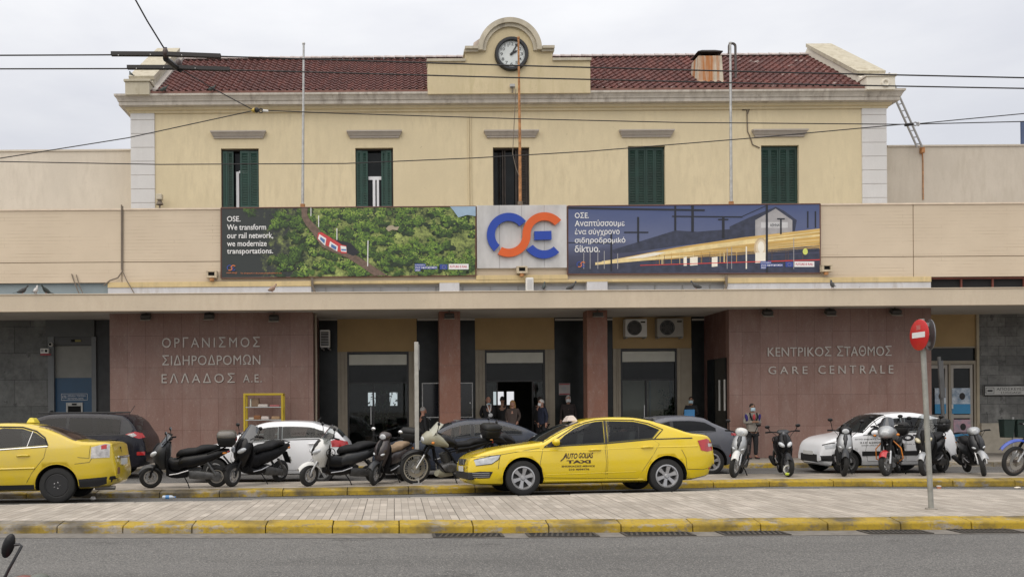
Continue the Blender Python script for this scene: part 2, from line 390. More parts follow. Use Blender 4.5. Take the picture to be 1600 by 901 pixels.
# drain grates set in the gutter of the near road
IRON = mat('cast_iron', (.06, .052, .045), .6, .3, var=.4, scale=8)
GUT = mat('gutter_concrete', (.17, .155, .135), .85, var=.3, scale=6, bmp=.4)
BLACK = mat('pit_black', (.004, .004, .004), .9)
g = ribbon([lambda x: (lerp_line(K0, x)-.42, .004), lambda x: (lerp_line(K0, x)+.015, .004)], MB())
tag(g.build('gutter', GUT), kind='structure')
GR = [(676, 787, 'nearest the scooter mirror, cut across dark stained yellow kerb'), (824, 934, 'below the front wheel of the lettered taxi'), (975, 1084, 'below the rear wheel of the lettered taxi'),
      (1128, 1232, 'between the lettered taxi and the sign post'), (1355, 1455, 'below the no entry sign post'), (1500, 1600, 'at the right edge, beyond the sign post')]
for ua, ub, txt in GR:
    D = 11.62; xa, xb = X(ua, D, 838), X(ub, D, 838); y1 = lerp_line(K0, (xa+xb)/2)-.03; y0 = y1-.34
    t = thing('drain_grate', 'iron gutter grate '+txt, 'grate', ((xa+xb)/2, (y0+y1)/2, 0), group='drain grates along the island kerb')
    MB().bx(xa+.03, xb-.03, y0+.03, y1-.03, .0045, .007).build('pit', BLACK, t, world=True)
    f = MB(); zz = (.006, .016)
    f.bx(xa, xb, y0, y0+.03, *zz); f.bx(xa, xb, y1-.03, y1, *zz); f.bx(xa, xa+.04, y0+.03, y1-.03, *zz); f.bx(xb-.04, xb, y0+.03, y1-.03, *zz)
    f.build('grate_frame', IRON, t, world=True)
    f = MB(); n = 11
    for i in range(n):
        x = xa+.07+(xb-xa-.2)*i/(n-1); f.add([(x, y0+.03, .014), (x+.03, y0+.03, .014), (x+.09, y1-.03, .014), (x+.06, y1-.03, .014), (x, y0+.03, .006), (x+.03, y0+.03, .006), (x+.09, y1-.03, .006), (x+.06, y1-.03, .006)], [(0,1,2,3),(0,1,5,4),(1,2,6,5),(2,3,7,6),(3,0,4,7)])
    f.build('bars', IRON, t, world=True)
# ================================================================== the station building
def m_plaster(name, col, dirt=.5, dcol=(.3, .24, .15), sc=.5):
    m, nt, b = newmat(name)
    n = noise(nt, sc, 6, .62); n2 = noise(nt, 3.5, 6, .65, (1.4, 1.4, .35), seed=3); n3 = noise(nt, 18, 4, .6, seed=5); n4 = noise(nt, 5, 8, .75, seed=11)
    c = mixc(nt, ramp(nt, n, [(.32, 0.0), (.7, 1.0)]), c4(col, .9)[:3], c4(col, 1.05)[:3])
    k = mth(nt, 'MULTIPLY', ramp(nt, n2, [(.44, 0.0), (.7, 1.0)]), ramp(nt, n, [(.38, .1), (.6, .95)]))
    c = mixc(nt, mth(nt, 'MULTIPLY', k, dirt), c, dcol)
    c = mixc(nt, ramp(nt, n4, [(.63, 0.0), (.68, dirt*.8)]), c, tuple(x*.55 for x in dcol))
    c = mixc(nt, ramp(nt, n3, [(.35, .1), (.65, 0.0)]), c, dcol)
    nt.links.new(c, b.inputs['Base Color']); b.inputs['Roughness'].default_value = .88
    bump(nt, b, n3, .15, .01); return m
def m_boards(name):                     # board-marked concrete painted cream, broken dark seams
    m, nt, b = newmat(name)
    br = brick(nt, 3.3, .105, .0045, (.56, .465, .35), (.6, .5, .38), (.33, .26, .18), offset=.37)
    br2 = brick(nt, 60, .105, .006, (1, 1, 1), (1, 1, 1), (0, 0, 0))
    msk = noise(nt, 1.0, 5, .65, (.5, 1, 2.6), seed=2); n = noise(nt, .5, 6, .6); n3 = noise(nt, 8, 6, .7, (.3, 1, 2.2), seed=5)
    base = mixc(nt, ramp(nt, n, [(.35, 0.0), (.68, 1.0)]), (.54, .45, .34), (.6, .505, .385))
    c = mixc(nt, mth(nt, 'MULTIPLY', br.outputs[1], ramp(nt, msk, [(.47, 0.0), (.62, .85)])), base, (.3, .22, .145))
    c = mixc(nt, ramp(nt, n3, [(.64, 0.0), (.76, .4)]), c, (.36, .28, .19))
    nt.links.new(c, b.inputs['Base Color']); b.inputs['Roughness'].default_value = .85
    bump(nt, b, br2.outputs[0], .25, .01); return m
def m_granite(name, a=(.255, .152, .122), bb=(.315, .192, .158), slab=(.575, 1.0), off=(0, 0)):
    m, nt, b = newmat(name)
    br = brick(nt, slab[0], slab[1], .006, a, bb, (.15, .075, .06)); 
    n = noise(nt, 60, 3, .7); n2 = noise(nt, 2.4, 8, .75, (1.5, 1, .6), seed=3); n3 = noise(nt, 1.1, 5, .6, (1.6, 1, .5), seed=6); n4 = noise(nt, 9, 8, .8, (1.3, 1, .7), seed=8)
    c = mixc(nt, ramp(nt, n, [(.3, .35), (.7, 0.0)]), br.outputs[0], (.1, .045, .04))
    c = mixc(nt, ramp(nt, n, [(.58, .0), (.8, .5)]), c, (.48, .33, .28))
    c = mixc(nt, ramp(nt, n2, [(.47, 0.0), (.75, .45)]), c, (.36, .28, .245))
    c = mixc(nt, ramp(nt, n3, [(.45, 0.0), (.7, .4)]), c, (.185, .092, .07))
    c = mixc(nt, ramp(nt, n4, [(.57, 0.0), (.68, .55)]), c, (.44, .35, .3)); n6 = noise(nt, 26, 5, .7, seed=15); c = mixc(nt, ramp(nt, n6, [(.6, 0.0), (.7, .5)]), c, (.5, .4, .34)); c = mixc(nt, ramp(nt, n6, [(.3, .45), (.42, 0.0)]), c, (.1, .05, .04))
    nt.links.new(c, b.inputs['Base Color']); b.inputs['Roughness'].default_value = .5
    bump(nt, b, br.outputs[1], -.3, .008); return m
def m_slate(name, a, bb, wd, ht, off=.5, dark=(.02, .02, .02)):
    m, nt, b = newmat(name)
    br = brick(nt, wd, ht, .008, a, bb, dark, offset=off)
    n = noise(nt, 6, 7, .7); n2 = noise(nt, 1.5, 4, .6, seed=4); n3 = noise(nt, 3.4, 4, .6, seed=7)
    c = mixc(nt, ramp(nt, n, [(.35, .5), (.6, 0.0)]), br.outputs[0], tuple(x*.4 for x in a))
    c = mixc(nt, ramp(nt, n2, [(.5, 0.0), (.7, .4)]), c, tuple(x*1.7 for x in bb))
    c = mixc(nt, ramp(nt, n3, [(.64, 0.0), (.67, .6)]), c, tuple(x*.3 for x in a))
    nt.links.new(c, b.inputs['Base Color']); b.inputs['Roughness'].default_value = .55
    bump(nt, b, mixc(nt, .5, n, br.outputs[1]), .3, .01); return m
CREAM = m_plaster('cream_render', (.65, .56, .375), .5, (.42, .35, .23)); PEDM = m_plaster('stained_cream_render', (.59, .50, .325), .65, (.42, .36, .2), .9)
WING = m_plaster('sunlit_wing_render', (.63, .57, .48), .3, (.38, .33, .26)); WINGR = m_plaster('shaded_wing_render', (.52, .47, .40), .4, (.34, .29, .22))  # left wing brighter, right darker: light from the left put into the colours
BOARD = m_boards('board_marked_concrete'); FASC = m_plaster('fascia_paint', (.6, .51, .39), .3, (.42, .33, .23))
QUOIN = m_plaster('white_quoin', (.64, .635, .63), .3, (.42, .4, .38)); STONE = m_plaster('weathered_cornice', (.5, .465, .41), .75, (.17, .14, .115), 1.2)
LINT = m_plaster('grey_lintel', (.42, .385, .35), .5, (.26, .23, .2)); OCHRE = mat('ochre_paint', (.42, .29, .14), .8, var=.1, scale=1.5)
SOFF = mat('soffit_paint', (.5, .47, .43), .85, var=.1, scale=.8)
GRAN = m_granite('red_granite'); GRANP = m_granite('red_granite_pillar', (.26, .115, .073), (.31, .14, .09), (3, 1.5))
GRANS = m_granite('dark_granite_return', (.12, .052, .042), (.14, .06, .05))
SLATE = m_slate('slate_slabs', (.1, .104, .1), (.14, .143, .137), 1.1, .9); RUBBLE = m_slate('coursed_stone', (.12, .12, .115), (.2, .2, .19), .62, .33, .37, (.06, .06, .058))
MARB = mat('black_marble', (.014, .016, .016), .3, var=.6, scale=2.5, spec=.3); 
GBAND = m_plaster('grey_white_band', (.56, .56, .58), .8, (.36, .33, .3), 1.5); BBAND = m_plaster('blue_grey_band', (.25, .30, .32), .4, (.16, .18, .19)); YLED = m_plaster('yellow_ledge', (.6, .47, .25), .8, (.36, .29, .17), 2)
GREEN = mat('green_shutter', (.005, .032, .023), .5, var=.3, scale=2.5, streak=.4, scol=(.02, .035, .03)); GREEN2 = mat('faded_green_shutter', (.008, .048, .036), .5, var=.25, scale=3)
DGLASS = mat('dark_window_glass', (.010, .012, .013), .06, var=.6, scale=1.2, spec=.22); WHITEF = mat('white_window_frame', (.7, .71, .74), .5, var=.06)
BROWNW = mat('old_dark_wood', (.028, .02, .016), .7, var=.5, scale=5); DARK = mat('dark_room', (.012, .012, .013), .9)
GREYF = mat('grey_brown_frame', (.34, .295, .225), .5, .0, var=.12); ALU = mat('aluminium', (.5, .5, .49), .35, .7, var=.1)
PANEL = mat('pale_header_panel', (.62, .62, .55), .6, var=.08); BKF = mat('black_frame', (.015, .014, .014), .4)
PANE = pane_glass('clear_glass', (.8, .85, .85), .55); GALV = mat('galvanised_steel', (.42, .42, .41), .45, .5, var=.25, scale=8)
RUST = mat('rusty_paint', (.42, .2, .08), .75, .1, var=.5, scale=9); CABLE = mat('cable_black', (.02, .018, .018), .6); CABG = mat('cable_brown', (.16, .13, .1), .7)
WHITEP = mat('white_plastic', (.66, .65, .62), .5, var=.1, scale=4); GREYP = mat('grey_plastic', (.3, .3, .3), .5, var=.15)

def prism_x(mb, poly, x0, x1, mi=0):     # poly in (y,z) extruded along x
    n = len(poly); vs = [(x0, a, b) for a, b in poly]+[(x1, a, b) for a, b in poly]
    return mb.add(vs, [list(range(n)), list(range(n, 2*n))[::-1]]+[(j, n+j, n+(j+1) % n, (j+1) % n) for j in range(n)], mi)
DF, DP, DR, DB, DU, DW = 26.2, 28.5, 30.8, 28.4, 31.5, 33.0
ST = thing('station_building', 'cream two storey railway station with red tiled roof above a long low canopy', 'station', (4.2, 30, 0))
def part(mb, name, m, bevel=0, parent=None, **k): return mb.build(name, m, parent or ST, bevel, world=True, **k)
def pxbox(mb, u0, u1, v0, v1, D, d, mi=0, back=0.0):       # box whose front face covers photo px at depth D
    um = (u0+u1)/2; a, b = P(u0, (v0+v1)/2, D), P(u1, (v0+v1)/2, D)
    return mb.bx(a.x, b.x, D, D+d, Z(um, v1, D), Z(um, v0, D), mi)

# ---- upper storey
xl, xr = X(207, DU), X(1386, DU); zt = 12.2; zb = 5.3
WIN = [(347, 406, 232), (557, 616, 231), (772, 829, 230), (983, 1041, 228), (1191, 1250, 227)]
w_ = []
for a, b, v in WIN: w_.append((X(a, DU), X(b, DU), Z((a+b)/2, v, DU)))
m = MB(); xs = [xl]+[q for a, b, _ in w_ for q in (a, b)]+[xr]
for i in range(0, len(xs), 2): m.bx(xs[i], xs[i+1], DU, DU+.4, zb, zt)
for a, b, z in w_: m.bx(a, b, DU, DU+.4, z, zt); m.bx(a, b, DU, DU+.4, zb, 6.85)
m.bx(xl, xl+.4, DU+.4, 40, zb, zt); m.bx(xr-.4, xr, DU+.4, 40, zb, zt); m.bx(xl, xr, 40, 40.4, zb, zt)
part(m, 'upper_wall', CREAM)
def louvres(mb, x0, x1, y, z0, z1, t=.035):
    w = .055; mb.bx(x0, x0+w, y, y+t, z0, z1); mb.bx(x1-w, x1, y, y+t, z0, z1)
    for za, zc in ((z0, z0+.1), (z1-.08, z1), ((z0+z1)/2-.04, (z0+z1)/2+.04)): mb.bx(x0+w, x1-w, y, y+t, za, zc)
    z = z0+.1
    while z < z1-.1:
        mb.add([(x0+w, y+.004, z), (x1-w, y+.004, z), (x1-w, y+t-.004, z+.05), (x0+w, y+t-.004, z+.05), (x0+w, y+.008, z-.008), (x1-w, y+.008, z-.008), (x1-w, y+t, z+.042), (x0+w, y+t, z+.042)], [(0,1,2,3),(4,5,6,7),(0,1,5,4)]); z += .058
for k, (a, b, z) in enumerate(w_):
    wt = thing('window', None, None, ((a+b)/2, DU+.2, 6.85)); wt.parent = ST; wt.location = Vector(((a+b)/2, DU+.2, 6.85))-ST.location
    wd = b-a; y = DU+.1; z0 = 6.86; zz = z-.005
    def wp(mb, name, mt, bevel=0): return mb.build(name, mt, wt, bevel, world=True)
    wp(MB().bx(a+.01, b-.01, DU+.3, DU+.31, z0, zz), 'pane', DGLASS)
    fr = MB(); ft = .05
    fr.bx(a+.002, a+ft, DU+.12, DU+.22, z0, zz); fr.bx(b-ft, b-.002, DU+.12, DU+.22, z0, zz); fr.bx(a+ft, b-ft, DU+.12, DU+.22, zz-ft, zz-.002)
    if k == 0:
        wp(fr, 'frame', BROWNW)
        f2 = MB(); x = a+.49; f2.bx(x, x+.1, DU+.24, DU+.28, z0, zz-.75); f2.bx(x+.1, x+.5, DU+.24, DU+.28, zz-.8, zz-.72); f2.bx(x+.5, x+.56, DU+.24, DU+.28, z0, zz-.1); wp(f2, 'sash', WHITEF)
        s = MB(); louvres(s, a+.05, a+.2, y, z0, zz-.06); wp(s, 'shutter', GREEN2)
        s = MB(); louvres(s, a+.2, a+.42, y+.02, z0, zz-.06); wp(s, 'shutter', GREEN)
        s = MB(); louvres(s, a+.66, a+.98, y-.02, z0, zz-.06); wp(s, 'shutter', GREEN2)
        s = MB(); louvres(s, a+.98, b-.03, y, z0, zz-.06); wp(s, 'shutter', GREEN2)
    elif k == 1:
        wp(fr, 'frame', BROWNW)
        f2 = MB(); f2.bx(a+.45, b-.42, DU+.24, DU+.28, zz-1.06, zz-.94); f2.bx(a+.6, a+.69, DU+.23, DU+.28, z0, zz-1.06); f2.bx(a+.74, a+.82, DU+.24, DU+.28, z0, zz-1.06); wp(f2, 'sash', WHITEF)
        s = MB(); louvres(s, a+.03, a+.22, y, z0, zz-.06); louvres(s, a+.22, a+.43, y+.03, z0, zz-.06); wp(s, 'shutter', GREEN2)
        s = MB(); louvres(s, b-.42, b-.25, y+.03, z0, zz-.06); louvres(s, b-.25, b-.06, y, z0, zz-.06); wp(s, 'shutter', GREEN2)
    elif k == 2:
        fr.bx(a+.34, a+.38, DU+.16, DU+.22, z0, zz-.05); fr.bx(a+.42, a+.46, DU+.16, DU+.22, z0, zz-.05); fr.bx(a+.8, a+.86, DU+.16, DU+.22, z0, zz-.05); fr.bx(a+.05, b-.05, DU+.17, DU+.22, z0+.35, z0+.42); wp(fr, 'frame', BROWNW)
        s = MB(); louvres(s, b-.4, b-.06, y+.05, z0, zz-.06); wp(s, 'shutter', BROWNW)
    else:
        wp(fr, 'frame', GREEN)
        s = MB()
        for q in range(2): louvres(s, a+.03+q*(wd-.06)/4, a+.03+(q+1)*(wd-.06)/4-.006, y+.01*(q % 2), z0, zz-.05)
        wp(s, 'shutter', GREEN)
        s = MB()
        for q in range(2, 4): louvres(s, a+.03+q*(wd-.06)/4, a+.03+(q+1)*(wd-.06)/4-.006, y+.01*(q % 2), z0, zz-.05)
        wp(s, 'shutter', GREEN)
    u0_, u1_ = ((332, 418), (544, 630), (758, 843), (969, 1054), (1176, 1262))[k]; vv = 206.5-k*.6
    xa, xb = X(u0_, DU), X(u1_, DU); zc = Z((u0_+u1_)/2, vv, DU)
    lm = MB(); rings = []
    for ov, inn, q in ((.0, .1, -.235), (.06, .1, -.225), (.06, .1, -.17), (.09, .075, -.165), (.17, .02, -.05), (.2, 0, -.045), (.2, 0, 0), (.02, 0, .03)):
        rings.append([(xa+inn, DU+.02, zc+q), (xb-inn, DU+.02, zc+q), (xb-inn, DU-ov, zc+q), (xa+inn, DU-ov, zc+q)])
    lm.loft(rings, sm=False); part(lm, 'lintel', LINT)
# quoins: smooth white blocks at both ends
for s in (0, 1):
    ua, ub = ((207, 244), (1348, 1386))[s]; m = MB(); z = 6.0; k = 0; xa, xb = X(ua, DU), X(ub, DU)
    if s == 0: xa -= .012
    else: xb += .012
    while z < 11.95: m.bx(xa, xb, DU-.05, DU+.5, z+.006, min(12.05, z+.485-.006)); z += .485
    part(m, 'quoin', QUOIN, .012)
    m = MB().bx(xa+.02, xb-.02, DU-.035, DU+.3, 6, 12.05); part(m, 'quoin_joint', LINT)
# cornice
m = MB(); rings = []
for ov, z in ((.06, 12.05), (.06, 12.13), (.14, 12.145), (.16, 12.225), (.33, 12.24), (.33, 12.36), (.36, 12.37), (.375, 12.42), (.42, 12.5), (.46, 12.53), (.46, 12.6), (.2, 12.64)):
    rings.append([(xl-ov, DU-ov, z), (xr+ov, DU-ov, z), (xr+ov, 40.4+ov, z), (xl-ov, 40.4+ov, z)])
m.loft(rings[3:], sm=False); part(m, 'cornice', STONE)
m = MB(); m.loft(rings[:4], sm=False); part(m, 'frieze', CREAM)
# clay tile roof: every pan and course is modelled
def m_tiles():
    m, nt, b = newmat('clay_roof_tiles')
    br = brick(nt, .25, .32, .0, (.075, .021, .017), (.14, .042, .032), (.05, .018, .015), axes='XY', offset=.0)
    n = noise(nt, 1.0, 5, .65); n2 = noise(nt, 2.2, 7, .75, (.6, 1, 1), seed=4); n3 = noise(nt, 12, 3, .6)
    c = mixc(nt, ramp(nt, n, [(.35, .0), (.7, .55)]), br.outputs[0], (.05, .018, .016))
    c = mixc(nt, ramp(nt, n3, [(.5, .0), (.75, .45)]), c, (.17, .065, .05))
    tc = N(nt, 'ShaderNodeTexCoord'); s = N(nt, 'ShaderNodeSeparateXYZ'); nt.links.new(tc.outputs['Object'], s.inputs[0])
    rt = ramp(nt, mth(nt, 'MULTIPLY', s.outputs[0], .1), [(.0, .0), (.35, 1.0)])
    c = mixc(nt, mth(nt, 'MULTIPLY', ramp(nt, n2, [(.6, 0.0), (.66, .6)]), rt), c, (.5, .44, .4))
    nt.links.new(c, b.inputs['Base Color']); b.inputs['Roughness'].default_value = .75; return m
TILES = m_tiles(); EAVE, RID = (31.12, 12.66), (35.4, 15.42)
def roof_slope(x0, x1, a, b, tw=.25, nc=14):
    m = MB(); n = int((x1-x0)/tw)*6; vs = []
    sy, sz = b[0]-a[0], b[1]-a[1]; ln = math.hypot(sy, sz); ny, nzz = -sz/ln, sy/ln
    if ny*1 > 0 and sz > 0 and sy < 0: pass
    rows = []
    for c in range(nc): rows += [(c/nc, .045), ((c+.97)/nc, .0)]
    for s, h in rows:
        for i in range(n+1):
            x = x0+(x1-x0)*i/n; ph = (x-x0)/tw*2*math.pi; hh = h+.045*max(-.35, math.sin(ph))
            if sy < 0: vs.append((x, a[0]+sy*s+nzz*0-ny*hh*-1*0, a[1]+sz*s+abs(nzz)*hh))
            else: vs.append((x, a[0]+sy*s+ny*hh, a[1]+sz*s+nzz*hh))
    r = len(rows)
    return m.add(vs, [(j*(n+1)+i, j*(n+1)+i+1, (j+1)*(n+1)+i+1, (j+1)*(n+1)+i) for j in range(r-1) for i in range(n)], 0, False)
xgl, xgr = X(238, 31.2), X(1352, 31.2)
ro = part(roof_slope(xgl-.3, xgr+.3, EAVE, RID), 'roof', TILES)
m = MB().bx(xgl-.3, xgr+.3, EAVE[0]-.04, EAVE[0]+.15, 12.5, 12.69); part(m, 'eaves_board', mat('eaves_mortar', (.2, .1, .08), .9, var=.4))
m = MB(); m.add([(xgl-.3, RID[0], RID[1]), (xgr+.3, RID[0], RID[1]), (xgr+.3, 40.8, 12.5), (xgl-.3, 40.8, 12.5)], [(0, 1, 2, 3)]); part(m, 'rear_roof_slope', TILES)
RIDT = mat('pale_ridge_tiles', (.5, .44, .42), .85, var=.35, scale=4)
m = MB(); x = xgl-.1
while x < xgr:
    n = 8; rg = []
    for q, r in ((0, .12), (.40, .1)): rg.append([(x+q, RID[0]+r*1.3*math.cos(math.pi*j/n), RID[1]+.02+r*math.sin(math.pi*j/n)) for j in range(n+1)])
    m.loft(rg, cap=True, sm=False); x += .41
part(m, 'ridge_tiles', RIDT)
# gable parapets at both ends
COP = m_plaster('gable_render', (.5, .46, .36), .9, (.25, .21, .13), 1.5); GW = m_plaster('sunlit_white_gable_render', (.72, .68, .58), .3, (.42, .38, .3))  # right gable white, with its sunlit brightness put into the render colour
for s in (0, 1):
    xa, xb = ((xl-.02, xgl), (xgr, xr+.02))[s]
    m = MB(); prism_x(m, [(31.25, 12.5), (31.25, 13.02), (35.4, 15.75), (39.6, 13.0), (39.6, 12.5)], xa, xb); part(m, 'gable_parapet', (COP, GW)[s])
    m = MB(); prism_x(m, [(31.55, 13.26), (35.4, 15.78), (35.4, 15.92), (31.5, 13.38)], xa-.06, xb+.04*(1-s)); part(m, 'gable_coping', COP)
    m = MB(); m.bx(xa-.02, xb+.02, 30.95, 31.5, 12.53, 12.98); m.bx(xa-.06, xb+.06, 30.9, 31.55, 12.98, 13.06)
    if s == 1: m.torus(((xa+xb)/2+.15, 30.95, 12.75), .11, .05)
    part(m, 'gable_block', (COP, GW)[s], .01)
m = MB(); prism_x(m, [(31.2, 12.6), (31.2, 12.8), (35.3, 15.55), (35.3, 15.2)], xgl, xgl+.22); part(m, 'mortar_fillet', LINT)
# clock pediment
m = MB(); D = 31.0
def pz(v): return Z(799, v, D)
cx, cz = X(799, D), pz(80); ro_, ri_ = X(849, D)-cx, X(837, D)-cx
arc = [(cx+ri_*math.cos(a), cz+ri_*math.sin(a)) for a in [math.pi*i/32 for i in range(33)]]
xs0, xs1, xe0, xe1 = X(730, D), X(866, D), X(671, D), X(925, D)
poly = [(xe0, 12.5), (xe1, 12.5), (xe1, pz(96)), (xs1, pz(96)), (xs1, pz(79)), (cx+ri_, pz(79))]+arc+[(cx-ri_, pz(79)), (xs0, pz(79)), (xs0, pz(96)), (xe0, pz(96))]
m.prism(poly, D, D+.5); part(m, 'clock_pediment', PEDM)
m = MB(); n = 32
for r0, r1, y0, y1 in ((ri_-.02, ri_+.1, D-.08, D+.5), (ri_+.1, ro_, D-.16, D+.6)):
    pl = [(cx+r1*math.cos(math.pi*i/n), cz+r1*math.sin(math.pi*i/n)) for i in range(n+1)]+[(cx+r0*math.cos(math.pi*i/n), cz+r0*math.sin(math.pi*i/n)) for i in range(n, -1, -1)]
    m.prism(pl, y0, y1, sm=False)
for xa, xb in ((xs0-.05, cx-ro_+.02), (cx+ro_-.02, xs1+.05)): m.bx(xa, xb, D-.1, D+.55, pz(82), pz(79)+.01); m.bx(xa+.03, xb-.0, D-.18, D+.6, pz(79)+.012, pz(74.5))
for xa, xb in ((xe0-.03, xs0), (xs1, xe1+.03)): m.bx(xa, xb, D-.07, D+.55, pz(96)+.001, pz(92))
part(m, 'pediment_moulding', mat('moulding_render', (.5, .455, .36), .85, var=.25, scale=1.5, streak=.5))
m = MB(); pl = [(cx-1.22, cz-.1), (cx-1.18, cz+.55), (cx-.55, cz+.98), (cx, cz+1.2), (cx+.6, cz+.95), (cx+1.12, cz+.62), (cx+1.1, cz-.1)]; m.prism(pl, D+.62, D+2.2); part(m, 'pediment_roof', [mat('pediment_tiles', (.5, .43, .38), .85, var=.4, scale=3)])
# chimney and vent
m = MB(); D = 32.0; a, b = X(1091, D), X(1132, D); c = (a+b)/2; hw = (b-a)/2
CHM = mat('rusty_chimney_render', (.52, .47, .38), .85, var=.2, scale=2)
def m_chim():
    m, nt, bb = newmat('rust_streaked_render'); n = noise(nt, 1.7, 5, .6, (3, 3, .15)); n2 = noise(nt, 5, 5, .6)
    cc = mixc(nt, ramp(nt, n2, [(.3, 0.0), (.7, 1.0)]), (.42, .38, .3), (.58, .53, .43)); cc = mixc(nt, ramp(nt, n, [(.42, 0.0), (.58, .95)]), cc, (.40, .15, .04))
    nt.links.new(cc, bb.inputs['Base Color']); bb.inputs['Roughness'].default_value = .85; return m
zc0, zc1 = Z(1110, 131, D), Z(1110, 88, D)
m.loft([[(c-q*hw, D-q*.4+.3, z), (c+q*hw, D-q*.4+.3, z), (c+q*hw, D+q*.4+.3, z), (c-q*hw, D+q*.4+.3, z)] for q, z in ((1.08, zc0-.6), (1.05, zc0), (1.0, zc0+.1), (.9, zc1))], sm=False)
ch = part(m, 'chimney', m_chim(), .02)
m = MB()
for sx in (-1, 1):
    for sy in (-1, 1): m.bx(c+sx*hw*.7-.03, c+sx*hw*.7+.03, D+.3+sy*.25-.03, D+.3+sy*.25+.03, zc1, zc1+.14)
m.loft([[(c-q*hw, D-q*.42+.3, z), (c+q*hw, D-q*.42+.3, z), (c+q*hw, D+q*.42+.3, z), (c-q*hw, D+q*.42+.3, z)] for q, z in ((.95, zc1+.12), (.95, zc1+.15), (.5, zc1+.26))], sm=False)
m.build('chimney_cap', mat('sooty_iron', (.03, .025, .022), .7, .4, var=.4), ch, world=True)
m = MB(); D = 32.2; x0, x1 = X(1142, D), X(1152, D); za, zc_ = Z(1147, 128, D), Z(1147, 73, D); pts = [(x1, D, za), (x1, D, zc_)]+[((x0+x1)/2+(x1-x0)/2*math.cos(q), D, zc_+(x1-x0)/2*math.sin(q)) for q in (math.pi*i/8 for i in range(1, 8))]+[(x0, D, zc_), (x0, D, zc_-.25)]
part(m.tube(pts, .045, 8), 'vent_pipe', mat('dark_vent_pipe', (.1, .09, .085), .6, .4))
# side wings, set back
for s in (0, 1):
    m = MB()
    if s == 0: m.bx(-40, X(212, DW), DW, DW+.4, 5, Z(100, 236.5, DW))
    else: m.bx(X(1380, DW), 60, DW, DW+.4, 5, Z(1500, 229, DW))
    part(m, 'wing_wall', (WING, WINGR)[s])
    m = MB(); 
    if s == 0: m.bx(-40, X(206, DW), DW-.04, DW+.45, Z(100, 236.5, DW), Z(100, 236.5, DW)+.06)
    else: m.bx(X(1388, DW), 60, DW-.04, DW+.45, Z(1500, 229, DW), Z(1500, 229, DW)+.06)
    part(m, 'wing_coping', (WING, WINGR)[s])
part(MB().bx(-40, 60, DB+.3, DW, 5.0, 6.75), 'terrace', SOFF)
# ---- parapet wall and clerestory band over the canopy
zp1, zp0 = 8.03, 5.69
m = MB(); xj0, xj1 = X(191, DB), X(1428, DB); zj = Z(100, 410, DB)
for a, b in ((-40, xj0-.012), (xj0+.012, xj1-.012), (xj1+.012, 60)): m.bx(a, b, DB, DB+.3, zp0, zj-.012); m.bx(a, b, DB, DB+.3, zj+.008, zp1-.05)
part(m, 'parapet', BOARD, .006)
part(MB().bx(-40, 60, DB+.03, DB+.29, zp0, zp1-.06), 'parapet_core', mat('seam_dark', (.2, .14, .09), .9))
part(MB().bx(-40, 60, DB-.03, DB+.33, zp1-.05, zp1), 'parapet_coping', mat('coping_paint', (.68, .57, .45), .85, var=.15))
m = MB(); ua, ub = 170, 1453
a, b, c1, c2 = X(ua, DB), X(ub, DB), X(487, DB), X(1135, DB)
part(MB().bx(a, c1, DB-.07, DB+.3, 5.0, 5.52).bx(c2, b, DB-.07, DB+.3, 5.0, 5.52).bx(X(687, DB), X(718, DB), DB-.06, DB+.3, 5.0, 5.6).bx(X(917, DB), X(949, DB), DB-.06, DB+.3, 5.0, 5.6), 'band_wall', GBAND, .005)
part(MB().bx(a, c1, DB-.1, DB+.25, 5.522, 5.687).bx(c2, b, DB-.1, DB+.25, 5.522, 5.687), 'ledge', YLED, .01)
part(MB().bx(c1, c2, DB-.06, DB+.2, 5.6, 5.687).bx(X(744, DB), X(887, DB), DB-.075, DB, 5.687, 5.83), 'lip', YLED, .01)
m = MB(); x = c1
m.bx(c1, c2, DB+.22, DB+.3, 5.0, 5.6); part(m, 'clerestory', mat('clerestory_board', (.4, .41, .43), .6, var=.15, scale=1))
m = MB()
for i in range(15): xx = c1+(c2-c1)*(i+.5)/15; m.bx(xx-.015, xx+.015, DB+.19, DB+.22, 5.0, 5.6)
m.bx(c1, c2, DB+.18, DB+.22, 5.52, 5.6); part(m, 'clerestory_bars', GREYP)
part(MB().bx(-40, a, DB+.12, DB+.3, 5.0, zp0), 'blue_band', BBAND)
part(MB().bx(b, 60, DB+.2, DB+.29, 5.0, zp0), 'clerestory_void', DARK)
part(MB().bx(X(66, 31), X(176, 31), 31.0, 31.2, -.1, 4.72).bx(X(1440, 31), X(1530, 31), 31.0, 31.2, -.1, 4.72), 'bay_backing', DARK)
m = MB()
for i in range(14): xx = b+.05+i*1.0; m.bx(xx, xx+.05, DB+.1, DB+.15, 5.0, zp0)
m.bx(b, 60, DB+.08, DB+.16, zp0-.06, zp0-.005); part(m, 'clerestory_frame', mat('rust_red_frame', (.16, .045, .03), .7, var=.3))
m = MB(); prism_x(m, [(DB+.3, 5.0), (DB+.3, 5.16), (DB+.36, 5.16), (DB+.36, 5.0)], X(1545, DB), 30); part(m, 'clerestory_sill', RIDT)
# ---- canopy
m = MB().bx(-40, 60, DF, DF+.22, 4.545, 5.03); part(m, 'canopy_fascia', FASC, .008)
part(MB().bx(-40, 60, DF+.22, DB+.2, 4.72, 5.0).bx(-40, 60, DB+.2, 33, 4.72, 4.995), 'canopy_slab', SOFF)
part(MB().bx(-40, 60, DF-.025, DF+.1, 5.032, 5.06), 'canopy_drip', FASC, .006)
